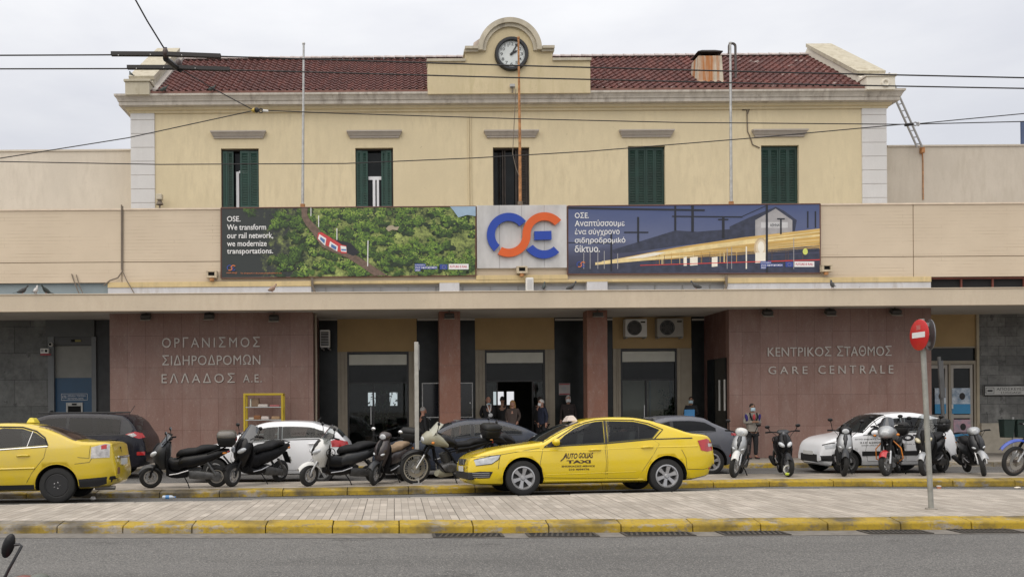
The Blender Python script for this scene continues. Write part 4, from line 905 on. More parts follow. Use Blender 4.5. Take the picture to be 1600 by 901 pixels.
p.poly('printed_roof', [(955, 391), (1055, 360), (1090, 362), (1140, 358), (1140, 375), (1060, 384), (990, 394), (960, 396)], PRNAVY)
p.poly('printed_shed', [(1140, 354), (1170, 340), (1212, 323), (1226, 330), (1245, 344), (1240, 372), (1140, 378)], PRNAVY)
p.poly('printed_gable', [(1180, 344), (1212, 326), (1238, 344), (1238, 367), (1180, 371)], PRSKY2)
p.poly('printed_signboard', [(1189, 347), (1231, 347), (1231, 356), (1189, 356)], PRGR); p.text('printed_sign_text', [('ΑΘΗΝΑΙ', 1203, 1218, 349, 354)], PRK)
p.poly('printed_ground', [(888, 416), (1000, 408), (1281, 396), (1281, 426), (888, 427)], PRNAVY)
p.poly('printed_streak', [(960, 405), (1060, 386), (1160, 371), (1281, 357), (1281, 389), (1160, 398), (1060, 404), (960, 410)], PRGOLD)
rs = random.Random(4); lines = []
def streaks(p):
    mb = MB(); p.k += 1; y = YD-.0012-.0006*p.k
    for i in range(150):
        f0 = rs.uniform(0, 1); top_ = lambda u: 405-(u-960)*.150; bot_ = lambda u: 411-(u-960)*.058; ua_ = rs.uniform(935, 1200); ub_ = min(1280, ua_+rs.uniform(40, 260)); w_ = rs.uniform(.15, .8)*(.4+(ua_-935)/260)
        q = lambda u: top_(u)+(bot_(u)-top_(u))*f0
        mb.add([Vector((P(u, v, YD).x, y-.000003*i, P(u, v, YD).z)) for u, v in ((ua_, q(ua_)), (ub_, q(ub_)-w_/2), (ub_, q(ub_)+w_/2))], [(0, 1, 2)], 3 if f0 > .75 else rs.choice((0, 0, 0, 1, 1, 2)))
    for i in range(26):
        u = rs.uniform(985, 1270); v1 = 411-(u-960)*.03; mb.add([Vector((P(a_, b_, YD).x, y-.0006-.000003*i, P(a_, b_, YD).z)) for a_, b_ in ((u, v1-rs.uniform(6, 16)), (u+.8, v1-rs.uniform(6, 16)), (u+.8, v1+4), (u, v1+4))], [(0, 1, 2, 3)], rs.choice((1, 4, 4, 2)))
    mb.build('printed_light_streaks', [PRGOLD, pr('print_pale_gold', col=(.75, .6, .3), var=.2), pr('print_amber', col=(.5, .27, .06), var=.3), PRNAVY, PRBR], p.t, world=True)
streaks(p)
p.polys('printed_bright_streak', [[(940, 408), (1060, 391), (1160, 378), (1281, 366), (1281, 369), (1160, 382), (1060, 395), (940, 411)], [(960, 405), (1100, 383), (1281, 361), (1281, 362.5), (1100, 386), (960, 407)], [(930, 410), (1040, 400), (1100, 398), (1040, 404), (930, 414)]], pr('print_pale_gold', col=(.75, .6, .3), var=.2))
p.poly('printed_halo', [(1189+11*math.cos(q), 388+17*math.sin(q)) for q in [i*math.pi/10 for i in range(20)]], pr('print_halo', col=(.55, .42, .26), var=.15)); p.poly('printed_halo', [(1189+8*math.cos(q), 387+13*math.sin(q)) for q in [i*math.pi/10 for i in range(20)]], pr('print_inner_halo', col=(.68, .58, .42), var=.12))
p.polys('printed_lamp_glow', [[(1189+5*math.cos(q), 386+9*math.sin(q)) for q in [i*math.pi/8 for i in range(16)]], [(975, 404), (1000, 398.5), (1022, 394.5), (1040, 394), (1026, 399), (1004, 403)], [(1068, 402), (1073, 401), (1073, 415), (1068, 415)], [(1078, 402), (1090, 401), (1090, 414), (1078, 415)], [(1112, 402), (1121, 401), (1121, 416), (1112, 417)], [(1165, 385), (1167, 385), (1167, 420), (1165, 420)], [(1180, 395), (1196, 394), (1196, 410), (1180, 411)]], PRGLOW)
p.polys('printed_red_streak', [[(1000, 414), (1281, 405), (1281, 406.5), (1000, 415)]], PRRED)
p.poly('printed_green_lamp', [(1258+4*math.cos(q), 393+5*math.sin(q)) for q in [i*math.pi/6 for i in range(12)]], pr('print_lime', col=(.6, .65, .15)))
p.polys('printed_gantry', [bar((888, 325), (1101, 328.5), 2.6), bar((1055, 322), (1055, 360), 3), bar((1082, 320), (1082, 362), 4), bar((1050, 338), (1160, 339), 1.8), bar((997, 339), (997, 378), 3), bar((975, 363), (1013, 363), 2), bar((1130, 340), (1130, 372), 4), bar((1122, 343), (1138, 343), 2), bar((1198, 320), (1198, 426), 3.4), bar((1220, 341), (1220, 366), 2.5), bar((1214, 342), (1226, 342), 2), bar((955, 363), (955, 424), 2.5), bar((888, 379), (960, 380), 1.2), bar((1262, 330), (1262, 356), 2), bar((1274, 330), (1274, 356), 2), bar((1160, 338), (1198, 321), 1)], PRK)
p.polys('printed_lamp_post', [bar((u, v), (u, 420), 1) for u, v in ((912, 395), (922, 390), (934, 388), (944, 392), (965, 396), (1240, 372), (1143, 386), (1136, 388))], PRSKY2)
p.text('printed_text', [('ΟΣΕ.', 898, 920, 332, 341), ('Αναпτύσσουμε', 898, 976, 343.5, 355.5), ('ένα σύγχρονο', 898, 968, 357, 368.5), ('σιδηροδρομικό', 898, 977, 370.5, 381.5), ('δίκτυο.', 898, 937, 383, 394)], PRW)
ls = logo_shapes(908, 413, .13); p.polys('printed_emblem', [ls[0], ls[2], ls[3]], PRB); p.poly('printed_emblem_stroke', ls[1], PRO)
badges(p, 1188, 408)
# --- raised emblem between the billboards
YL = DB-.11
a, b = P(745.5, 419, YL), P(886, 417.5, YL); zt0, zt1 = Z(745, 322, YL), Z(886, 320, YL)
t = thing('emblem_sign', 'grey metal sign panel with raised blue and orange rail emblem', 'sign', ((a.x+b.x)/2, YL, (a.z+zt0)/2))
mm, nt_, b_ = newmat('galvanised_sheet'); n_ = noise(nt_, 1.2, 4, .6, (1, 1, .5)); nt_.links.new(mixc(nt_, ramp(nt_, n_, [(.35, 0.), (.65, 1.)]), (.42, .41, .4), (.6, .59, .58)), b_.inputs['Base Color']); b_.inputs['Metallic'].default_value = .35; b_.inputs['Roughness'].default_value = .42
m = MB()
for i in range(4):
    xa = a.x+(b.x-a.x)*i/4+.003; xb_ = a.x+(b.x-a.x)*(i+1)/4-.003; m.bx(xa, xb_, YL, DB-.003, a.z, zt1)
m.build('panel', mm, t, .004, world=True)
EB = mat('emblem_blue', (.012, .05, .34), .35, var=.06); EO = mat('emblem_orange', (.62, .1, .012), .35, var=.06)
cu, cv = 816.5, 369.2; sh = [
  [(cu+q[0], cv+q[1]) for q in arcband((-22.4, -1.5), 21.5, 34, 38, 229)],
  None, [(834, 362.5), (860.5, 361.8), (860.8, 375.2), (834, 375.8)], [(cu+q[0], cv+q[1]) for q in arcband((32.6, 1.5), 21.5, 34, 216, 314)]]
up = lambda r: [(cu+33.1+r*math.cos(R(a)), cv-2.2-r*math.sin(R(a))) for a in range(40, 181, 5)]
lo = lambda r: [(cu-22.4+r*math.cos(R(a)), cv-1.0-r*math.sin(R(a))) for a in range(0, -124, -5)]
sh[1] = up(34)+lo(21.5)+(up(21.5)+lo(34))[::-1]
for nm, q, mt_ in (('blue_ring', 0, EB), ('orange_stroke', 1, EO), ('blue_bar', 2, EB), ('blue_arc', 3, EB)):
    m = MB(); m.prism([(P(u, v, YL).x, P(u, v, YL).z) for u, v in sh[q]], YL-.13-.01*(q == 1), YL-.04); m.build(nm, mt_, t, world=True)
m = MB()
for u, v in ((790, 340), (850, 340), (816, 369), (800, 398), (845, 398), (848, 369), (765, 375)): pq = P(u, v, YL); m.cyl((pq.x, YL-.06, pq.z), (pq.x, YL, pq.z), .03, n=8)
m.build('stand_off', GREYP, t, world=True)
# --- raised letters on the granite walls
LET = mat('letter_metal', (.52, .48, .44), .45, .25, var=.15, scale=4)
def lettering(label, lines, u, v):
    t = thing('wall_lettering', label, 'lettering', P(u, v, DP), group='raised letters on the granite walls')
    for nm, body, u0, u1, vt, vb, sp_, bo in lines:
        m = MB(); pxtext(m, body, u0, u1, vt, vb, DP, 0, bo*0, .02, sp_, y0=.022); m.build('letter', LET, t, world=True)
lettering('raised greek letters of the railway organisation on the left granite wall', [('a', 'ΟΡΓΑΝΙΣΜΟΣ', 253.5, 406, 526.5, 542.5, 1.35, .004), ('b', 'ΣΙΔΗΡΟΔΡΟΜΩΝ', 254, 407, 554, 570, 1.06, .008), ('c', 'ΕΛΛΑΔΟΣ', 253, 367, 583, 598, 1.35, .006), ('d', 'Α.Ε.', 380, 409, 584.5, 597, 1.2, .002)], 330, 560)
lettering('raised greek and french station name on the right granite wall', [('a', 'ΚΕΝΤΡΙΚΟΣ', 1199, 1298, 541.5, 556.5, 1.04, .008), ('b', 'ΣΤΑΘΜΟΣ', 1307, 1392, 540, 556, 1.04, .008), ('c', 'GARE', 1200, 1261, 572, 584, 1.5, .004), ('d', 'CENTRALE', 1278, 1395, 570.5, 583.5, 1.5, .004)], 1297, 562)
# --- floodlights, spot boxes, cameras
def floodlight(u, v, D, label, tilt=.5):
    o = P(u, v, D); t = thing('floodlight', label, 'floodlight', o, group='floodlights under the canopy')
    m = MB().cbox(o+Vector((0, -.02, 0)), (.30, .2, .13), rot=(tilt, 0, 0)); m.build('housing', mat('flood_housing', (.06, .055, .05), .6), t, .02, world=True)
    M_ = Euler((tilt, 0, 0)).to_matrix(); q = o+Vector((0, -.02, 0))+M_ @ Vector((0, -.03, -.07))
    MB().cbox(q, (.32, .26, .02), rot=(tilt, 0, 0)).build('lens', mat('flood_lens', (.34, .32, .28), .3), t, world=True)
    MB().bx(o.x-.02, o.x+.02, D+.02, D+.06, o.z, 4.735).build('arm', CABG, t, world=True)
for u, v, lab in ((228, 494, 'small floodlight on the left granite wall above the first letters'), (327, 493, 'small floodlight above the middle of the left granite wall'), (428, 496, 'small floodlight at the right end of the left granite wall'),
                  (1199, 488, 'small floodlight at the left end of the right granite wall'), (1297, 487, 'small floodlight above the middle of the right granite wall'), (1399, 486.5, 'small floodlight on the right granite wall beside the no entry sign')): floodlight(u, v, DP-.2, lab)
floodlight(702, 493, DP-.22, 'dark floodlight on top of the left red pillar', .3); floodlight(934, 491, DP-.22, 'pale floodlight on top of the right red pillar', .1)
for u, v, lab in ((330, 428, 'rusty spotlight box at the lower left corner of the forest billboard'), (816, 421, 'beige spotlight box under the raised emblem'), (1293, 418.5, 'beige spotlight box at the lower right corner of the dusk billboard')):
    o = P(u, v, DB-.25); t = thing('spotlight_box', lab, 'spotlight', o, group='spotlight boxes on the parapet')
    m = MB(); m.bx(o.x-.17, o.x+.17, o.y, o.y+.22, o.z-.11, o.z-.05); m.bx(o.x-.17, o.x-.1, o.y, o.y+.22, o.z-.05, o.z+.07); m.bx(o.x+.1, o.x+.17, o.y, o.y+.22, o.z-.05, o.z+.07); m.bx(o.x-.17, o.x+.17, o.y, o.y+.22, o.z+.07, o.z+.11)
    m.build('box', mat('spot_box', (.5, .42, .3), .7, var=.3, scale=6), t, .008, world=True); MB().bx(o.x-.1, o.x+.1, o.y+.06, o.y+.1, o.z-.05, o.z+.07).build('lamp', BLACK, t, world=True); MB().cyl((o.x, o.y+.1, o.z-.2), (o.x, o.y+.1, o.z-.11), .07).build('bracket', RUST, t, world=True)
o = P(828, 443, DB-.3); t = thing('utility_box', 'small white ribbed box standing on the canopy under the emblem', 'box', Vector((o.x, o.y, 5.0)))
m = MB().bx(o.x-.12, o.x+.12, o.y, o.y+.2, 5.25, 5.72); m.build('case', WHITEP, t, .03, world=True); m = MB()
for i in range(5): m.bx(o.x-.08+i*.035, o.x-.065+i*.035, o.y-.012, o.y-.001, 5.34, 5.66)
m.build('rib', PRGR, t, world=True); MB().bx(o.x-.14, o.x+.14, o.y, o.y+.2, 5.0, 5.248).build('foot', GREYP, t, world=True)
o = P(249.5, 314, DU-.3); t = thing('loudspeaker', 'beige horn loudspeaker on the terrace beside the left quoin', 'loudspeaker', Vector((o.x, o.y, 6.75)))
MB().cbox(o+Vector((0, 0, .13)), (.2, .24, .2)).build('head', mat('beige_plastic', (.5, .45, .35), .6), t, .02, world=True); MB().lathe([(.06, 0), (.13, .16), (.11, .16), (.05, .02)], o+Vector((0, 0, .03)), (0, 0, -1), 14, close=True).build('horn', CABG, t, world=True); MB().cyl((o.x, o.y, 6.75), (o.x, o.y, o.z-.1), .03).build('stem', CABG, t, world=True)
o = P(800.5, 138, DU-.6); t = thing('floodlight', 'small lamp on the cornice below the clock', 'floodlight', Vector((o.x, o.y, 12.48)), group='floodlights under the canopy'); MB().cbox((o.x, o.y, 12.72), (.17, .1, .11), rot=(-.3, 0, 0)).build('housing', GREYP, t, .01, world=True); MB().bx(o.x-.02, o.x+.02, o.y-.02, o.y+.02, 12.48, 12.68).build('arm', CABG, t, world=True)
# --- air conditioners
def aircon(u0, u1, v0, v1, D, label, fan=.42, side=None, mt=None):
    um, vm = (u0+u1)/2, (v0+v1)/2; a, b = P(u0, vm, D).x, P(u1, vm, D).x; z0, z1 = Z(um, v1, D), Z(um, v0, D)
    t = thing('air_conditioner', label, 'air conditioner', ((a+b)/2, D, z0), group='outdoor units of air conditioners'); mt = mt or WHITEP
    MB().bx(a, b, D, D+.3, z0, z1).build('case', mt, t, .015, world=True)
    if side:
        m = MB(); n = 9
        for i in range(n): q = z0+.05+(z1-z0-.1)*i/n; m.bx(a+.03, b-.03, D-.012, D-.002, q, q+.035)
        m.build('grille', CABLE, t, world=True)
    else:
        r = (z1-z0)*.40; c_ = Vector((a+(b-a)*fan, D, (z0+z1)/2))
        MB().lathe([(.001, .004), (r, .004), (r, .002), (.001, .002)], c_, (0, -1, 0), 28).build('fan', BLACK, t, world=True)
        m = MB()
        for q in (.35, .6, .85, 1.02): m.torus(c_+Vector((0, -.014, 0)), r*q, .007, (0, 1, 0), 24, 5)
        for q in range(6): a_ = q*math.pi/3; m.tube([c_+Vector((0, -.016, 0)), c_+Vector((r*math.cos(a_), -.016, r*math.sin(a_)))], .006, 4)
        m.build('fan_guard', GREYP, t, world=True)
        MB().cbox((b-.14, D-.004, z1-.11), (.16, .006, .05)).build('badge', CABLE, t, world=True)
    m = MB(); m.bx(a+.03, a+.07, D-.02, DR, z0-.05, z0-.003); m.bx(b-.07, b-.03, D-.02, DR, z0-.05, z0-.003); m.build('bracket', GREYP, t, world=True)
aircon(977, 1011, 498, 526, DR-.35, 'white air conditioner with black fan, left one above the glass doors'); aircon(1027, 1068, 497, 526, DR-.35, 'shaded air conditioner above the glass doors, right of the white one', .38, mt=mat('shaded_plastic', (.36, .34, .3), .6))  # the right unit's shade is put into a darker case colour
aircon(500, 515, 515, 542, DR-1.1, 'narrow air conditioner on a bracket beside the left granite wall', side=True)
# --- cash machine
D = 30.5; a, b = X(84, D), X(143, D); zt_ = Z(113, 590, D); z1 = Z(113, 540, D)
t = thing('cash_machine', 'blue and grey cash machine set in the bay left of the granite wall', 'cash machine', ((a+b)/2, D, 0))
MB().bx(a, b, D, D+.5, -.05, zt_).build('blue_front', mat('atm_blue', (.008, .055, .12), .35), t, world=True); MB().bx(a, b, D+.02, D+.5, zt_+.002, z1).build('grey_panel', mat('atm_grey', (.22, .22, .2), .5), t, world=True)
m = MB(); x0, x1, za, zb_ = X(95, D), X(136, D), Z(115, 625, D), Z(115, 614.5, D)
for q in ((x0, x1, za, za+.012), (x0, x1, zb_-.012, zb_), (x0, x0+.012, za+.012, zb_-.012), (x1-.012, x1, za+.012, zb_-.012)): m.bx(q[0], q[1], D-.01, D-.002, q[2], q[3])
pxtext(m, 'ΕΘΝΙΚΗ ΤΡΑΠΕΖΑ', 106, 134, 616.3, 619.3, D, y0=.004); pxtext(m, 'NATIONAL BANK', 106, 131, 620.5, 623.5, D, y0=.004); pxtext(m, 'ΕΤΕ', 97.5, 104, 617.5, 622, D, y0=.004)
m.build('plaque', PRGR, t, world=True)
m = MB(); x0, x1, za, zb_ = X(103, D), X(129, D), Z(115, 655, D), Z(115, 628.5, D)
m.bx(x0, x0+.06, D-.05, D-.002, za, zb_); m.bx(x1-.06, x1, D-.05, D-.002, za, zb_); m.bx(x0+.06, x1-.06, D-.05, D-.002, zb_-.12, zb_); m.bx(x0+.06, x1-.06, D-.05, D-.002, za, za+.14); m.build('fascia', mat('atm_fascia', (.4, .4, .38), .4), t, .01, world=True)
MB().bx(x0+.061, x1-.061, D-.02, D-.002, za+.14, zb_-.12).build('screen', BLACK, t, world=True); MB().bx(x0+.2, x1-.2, D-.056, D-.051, zb_-.09, zb_-.03).build('slot', BLACK, t, world=True)
o = P(80, 538, 30.25); t = thing('security_camera', 'round white security camera beside the cash machine bay', 'camera', o); MB().lathe([(.075, .0), (.075, .06), (.05, .1), (.001, .1)], o, (0, -1, 0), 16).build('dome', WHITEP, t, world=True); MB().ell(o+Vector((0, -.1, 0)), .045).build('lens', BLACK, t, world=True)
o = P(70, 548, 30.25); t = thing('intercom_box', 'small white and red box on the slate wall left of the cash machine', 'box', o); MB().cbox(o, (.28, .08, .17)).build('box', WHITEP, t, .01, world=True); MB().cbox(o+Vector((.03, -.003, -.12)), (.34, .08, .055)).build('red_strip', mat('red_strip', (.3, .04, .05), .5), t, world=True); MB().cyl(o+Vector((.06, -.05, .0)), o+Vector((.06, -.041, .0)), .045).build('dial', BLACK, t, world=True); MB().cbox(o+Vector((-.07, -.044, .01)), (.09, .006, .08)).build('keypad', GREYP, t, world=True)
o = P(122, 532, DL-.02); t = thing('door_sensor', 'small yellow sticker plate above the cash machine', 'plate', o); MB().cbox(o, (.2, .03, .07)).build('plate', mat('dull_yellow', (.22, .19, .05), .5), t, world=True); MB().cbox(o+Vector((-.17, 0, 0)), (.12, .04, .08)).build('sensor', BLACK, t, world=True)
# --- notice board, poster, other signs
D = DR-.06; t = thing('notice_board', 'black notice board with thin white frame behind the left red pillar', 'notice board', P(698, 640, D)); m = MB(); x0, x1, za, zb_ = X(658.5, D), X(738, D), Z(698, 652, D), Z(698, 597.5, D)
MB().bx(x0+.03, x1-.03, D+.01, D+.05, za+.03, zb_-.03).build('board', mat('board_glass', (.012, .014, .018), .12), t, world=True)
for q in ((x0, x1, za, za+.03), (x0, x1, zb_-.03, zb_), (x0, x0+.03, za+.03, zb_-.03), (x1-.03, x1, za+.03, zb_-.03)): m.bx(q[0], q[1], D-.01, D+.04, q[2], q[3])
m.build('frame', mat('white_frame', (.55, .55, .55), .5), t, world=True); q = P(734.5, 629, D); MB().cyl((q.x, D-.03, q.z), (q.x, D-.012, q.z), .025).build('lock', ALU, t, world=True)
D = DR-.01; t = thing('poster', 'pale red bordered poster on the black marble above the man in a dark sweater', 'poster', P(881, 607, D)); x0, x1, za, zb_ = X(872.5, D), X(890, D), Z(881, 616.5, D), Z(881, 598.5, D)
MB().bx(x0, x1, D-.004, D+.008, za, zb_).build('sheet', mat('poster_paper', (.36, .33, .32), .7), t, world=True); m = MB(); m.bx(x0+.01, x1-.01, D-.007, D-.005, za+.01, za+.05); m.bx(x0+.01, x1-.01, D-.007, D-.005, zb_-.05, zb_-.01); m.build('red_band', mat('poster_red', (.3, .06, .07), .7), t, world=True); o = P(881, 607, D); MB().lathe([(.001, .003), (.09, .003), (.09, 0), (.001, 0)], (o.x, D-.005, o.z), (0, -1, 0), 16).build('grey_emblem', GREYP, t, world=True)
D = 29.1; ta = P(1538, 610, D); tb = P(1610, 609, D)
t = thing('luggage_sign', 'white luggage sign with greek text on the coursed stone wall', 'sign', ta); rot = math.atan2(28.3-30.65, xe_-xs_)
def on_stone(x, z, d): return (x, 30.6-d, z)
def xs_at(u, v):                                   # where the sight line of the photo meets the slanting stone wall
    D_ = 29.6
    for _ in range(12): x = X(u, D_, v); D_ = on_stone(x, 0, 0)[1]
    return x, Z(u, v, D_)
x0, za = xs_at(1538, 617.5); x1, _ = xs_at(1625, 617.5); _, zb_ = xs_at(1538, 602.5)
m = MB(); A = [on_stone(x0, za, 0), on_stone(x1, za, 0), on_stone(x1, zb_, 0), on_stone(x0, zb_, 0)]; Bk = [(q[0], q[1]+.045, q[2]) for q in A]; m.add(A+Bk, [(0, 1, 2, 3), (4, 5, 6, 7), (0, 1, 5, 4), (1, 2, 6, 5), (2, 3, 7, 6), (3, 0, 4, 7)]); m.build('panel', mat('sign_white', (.5, .5, .48), .5), t, world=True)
m = MB()
for (p_, q_) in (((x0, za), (x1, za)), ((x1, za), (x1, zb_)), ((x1, zb_), (x0, zb_)), ((x0, zb_), (x0, za))): m.tube([on_stone(*p_, .01), on_stone(*q_, .01)], .018, 5)
m.build('frame', CABLE, t, world=True); m = MB(); xa1, _ = xs_at(1557, 610); xa2, _ = xs_at(1601, 610); h = zb_-za
fit_text(m, 'ΑΠΟΣΚΕΥΕΣ', xa1, xa2, za+h*.52, za+h*.82, lambda x, z, d: on_stone(x, z, .006)); fit_text(m, 'LUGGAGE', xa1+.16, xa2-.12, za+h*.16, za+h*.4, lambda x, z, d: on_stone(x, z, .006))
xb1, _ = xs_at(1540.5, 610); xb2, _ = xs_at(1553, 610)
for p_, q_ in (((xb1, za+h*.2), (xb2, za+h*.2)), ((xb2, za+h*.2), (xb2, za+h*.8)), ((xb2, za+h*.8), (xb1, za+h*.8)), ((xb1, za+h*.8), (xb1, za+h*.2))): m.tube([on_stone(*p_, .006), on_stone(*q_, .006)], .008, 4)
fit_text(m, '▬', xb1+.05, xb2-.05, za+h*.38, za+h*.6, lambda x, z, d: on_stone(x, z, .006)); m.build('lettering', mat('sign_ink', (.05, .05, .05), .6), t, world=True)
# --- posters on the side door glass
for ua, ub, va, vb, lab in ((1485, 1517, 606, 646, 'blue and white poster in the upper pane of the right door leaf'), (1487, 1517, 655, 691, 'pink and blue poster in the lower pane of the right door leaf'), (1458, 1479, 606, 646, 'blue poster in the left door leaf behind the leaning sign post')):
    D = 30.69; x0, x1 = X(ua, D), X(ub, D); za, zb_ = Z(ua, vb, D), Z(ua, va, D); t = thing('door_poster', lab, 'poster', ((x0+x1)/2, D, za), group='posters on the side door')
    x0 += .04; x1 -= .04
    mm, nt_, b_ = newmat('door_poster_print'); n_ = noise(nt_, 4, 6, .7, seed=ua % 13); c_ = ramp(nt_, n_, [(.38, 0.), (.62, 1.)])
    nt_.links.new(mixc(nt_, c_, (.22, .3, .4), (.62, .68, .74)) if va < 650 else mixc(nt_, c_, (.3, .28, .34), (.6, .34, .4)), b_.inputs['Base Color'])
    MB().bx(x0, x1, D-.006, D+.02, za+(zb_-za)*.38, zb_).build('picture', mm, t, world=True); MB().bx(x0, x1, D-.006, D+.02, za, za+(zb_-za)*.38-.002).build('blue_band', mat('poster_blue', (.04, .26, .5), .5), t, world=True)
    o = ((x0+x1)/2+.03, D-.012, za+(zb_-za)*.68); MB().ell(o, (.1, .004, .12), 10).build('printed_figure', CABLE, t, world=True)
# --- litter bins and sign post by the wall at the right
for u, lab in ((1573, 'dark green litter bin, left one of the pair on the stone wall'), (1594, 'dark green litter bin at the right edge of the picture')):
    o = P(u, 683, 28.6); t = thing('litter_bin', lab, 'bin', o, group='green litter bins on a post')
    m = MB(); GB = mat('bin_green', (.012, .03, .024), .5, var=.2)
    m.loft([[(o.x-q, o.y-q*.8, z), (o.x+q, o.y-q*.8, z), (o.x+q, o.y+q*.8, z), (o.x-q, o.y+q*.8, z)] for q, z in ((.15, o.z), (.18, o.z+.55))], sm=False); m.build('bucket', GB, t, .02, world=True)
    MB().cbox((o.x, o.y, o.z+.565), (.38, .32, .03)).build('rim', GB, t, .01, world=True)
o = P(1583, 722, 28.6); t = thing('bin_post', 'thin dark post carrying the two green bins', 'post', Vector((o.x, o.y, 0))); MB().cyl((o.x, o.y, 0), (o.x, o.y, o.z+1.45), .035).build('pole', GREYP, t, world=True); MB().cyl((o.x, o.y, 0), (o.x, o.y, .03), .09).build('base', GREYP, t, world=True)
o = P(1478, 700, 26.5); o.z = 0.02; q = P(1467, 557, 26.5); t = thing('sign_post', 'leaning dark sign post seen edge on before the side door', 'sign post', o); MB().tube([o, q], .05, 8).build('pole', mat('dark_post', (.1, .1, .1), .5, .3, var=.3), t, world=True); mid = o+(q-o)*.78
MB().cbox(mid+Vector((0, -.06, 0)), (.16, .03, 1.1), rot=(0, -.07, .2)).build('plate', mat('dark_post', (.1, .1, .1)), t, world=True)
# --- pigeons
def pigeon(p_, rz, label, col=(.06, .06, .065), up=.6):
    t = thing('pigeon', label, 'pigeon', p_, rz, 'pigeons on the station')
    m = MB(); rings = []
    for x, z, r in ((-.14, .045, .012), (-.09, .06, .04), (-.02, .085, .062), (.05, .11, .058), (.085, .15, .036), (.095, .18, .032), (.115, .2, .03), (.14, .2, .012)):
        rings.append([(x*1.15, r*.9*math.cos(q), z*1.25+r*1.2*math.sin(q)) for q in [2*math.pi*j/10 for j in range(10)]])
    m.loft(rings); m.build('body', mat('pigeon_%d' % int(col[0]*1000), col, .8, var=.4, scale=20), t)
    m = MB()
    for s in (-1, 1): m.tube([(.0, .02*s, 0), (.0, .02*s, .08)], .006, 5)
    m.build('leg', mat('pigeon_leg', (.3, .1, .08), .6), t); MB().add([(-.14, .03, .07), (-.14, -.03, .07), (-.27, -.035, .03), (-.27, .035, .03)], [(0, 1, 2, 3)]).build('tail', mat('pigeon_tail', (.04, .04, .045), .8), t)
zc_ = 5.062
for u, D, z, rz, col, lab in ((36, DF+.06, zc_, .3, (.06, .06, .06), 'leftmost grey pigeon on the canopy edge'), (56, DF+.06, zc_, 1.6, (.5, .48, .46), 'white pigeon between two grey ones on the canopy edge at left'), (72, DF+.06, zc_, -2.2, (.05, .06, .055), 'grey pigeon right of the white one on the canopy edge'),
                              (850, DF+.06, zc_, 1.2, (.05, .05, .05), 'dark pigeon on the canopy right of the small white box'), (893, DF+.06, zc_, .1, (.07, .07, .07), 'stooping grey pigeon on the canopy under the left part of the dusk billboard'), (1088, DF+.06, zc_, 2.6, (.06, .055, .05), 'dark pigeon on the canopy left of the hanging black pipe end'), (1301, DF+.06, zc_, 1.4, (.045, .045, .045), 'dark pigeon on the canopy above the right granite wall'),
                              (426, DF+.06, zc_, .8, (.3, .2, .15), 'small brown pigeon on the canopy below the forest billboard')): pigeon((X(u, D), D, z), rz, lab, col)
for u, v, D, rz, lab in ((205, 122, 31.7, 2.2, 'pigeon perched on the left gable parapet'), (256, 139, 31.0, .4, 'pigeon on the eaves near the left roof corner'), (331, 139, 31.0, .7, 'pigeon on the eaves below the overhead wire hub'), (1128, 22+428, DB, 0, 'x')):
    if lab == 'x': continue
    o = P(u, v, D); 
    if D == 31.0: o.z = 12.62
    pigeon(o, rz, lab, (.05, .05, .05))
# --- overhead trolley wires
def wire(pts, r, label, sag=0.0, cat='wire'):
    ps = [P(u, v, D) for u, v, D in pts]
    for k_, e_ in ((0, 1), (-1, -2)):                    # on to the next pole, well outside the picture
        if pts[k_][0] < -11 or pts[k_][0] > 1605 or pts[k_][1] < 0: q_ = ps[k_]+(ps[k_]-ps[e_]).normalized()*(24 if pts[k_][1] > 0 else 5); ps = [q_]+ps if k_ == 0 else ps+[q_]
    o = MB().tube(ps, r, 6).build('overhead_wire', CABLE); return tag(o, label, cat, 'overhead trolley wires')
wire([(-60, 87, 12), (174, 86, 12), (348, 88.5, 12), (800, 102.5, 12), (1200, 113, 12), (1660, 123, 12)], .0095, 'upper of the two long black wires crossing in front of the roof')
wire([(-60, 108, 12.6), (200, 107.5, 12.6), (360, 109.5, 12.6), (800, 121.5, 12.6), (1200, 131, 12.6), (1660, 139.5, 12.6)], .0095, 'lower of the two long black wires crossing in front of the roof')
wire([(-60, 250.5, 13), (0, 252.5, 13), (250, 257, 13), (540, 255.5, 13), (740, 247, 13), (920, 236.5, 13), (1180, 215.5, 13), (1420, 193.5, 13)], .0072, 'thin sagging span wire crossing in front of the windows')
wire([(398, 172, 13.2), (520, 177, 13.2), (800, 185.5, 13.2), (1060, 191.5, 13.2), (1420, 194.5, 13.2)], .0072, 'straight thin wire just above the window lintels')
wire([(1434, 193.5, 13.1), (1500, 187, 13.1), (1660, 172, 13.1)], .0072, 'thin wire rising to the right from the small insulator'); wire([(1434, 194, 13.15), (1600, 190, 13.15), (1660, 189, 13.15)], .0072, 'thin level wire right of the small insulator')
wire([(396, 173, 13.2), (200, 215.5, 13.2), (-60, 257, 13.2)], .0072, 'thin wire falling to the left edge from the brass clamp')
wire([(268, 100, 12.7), (330, 137, 13.0), (396, 172, 13.2)], .0072, 'thin wire running down from the black hub to the brass clamp'); wire([(205, -12, 11.5), (230, 33, 11.8), (259, 80, 12.1)], .011, 'thick wire coming down from the top edge to the black hub')
hub = P(265, 90, 12.3); t = thing('wire_hub', 'black trolley wire hub with two long bars', 'wire fitting', hub)
HB = mat('hub_black', (.012, .010, .010), .5)
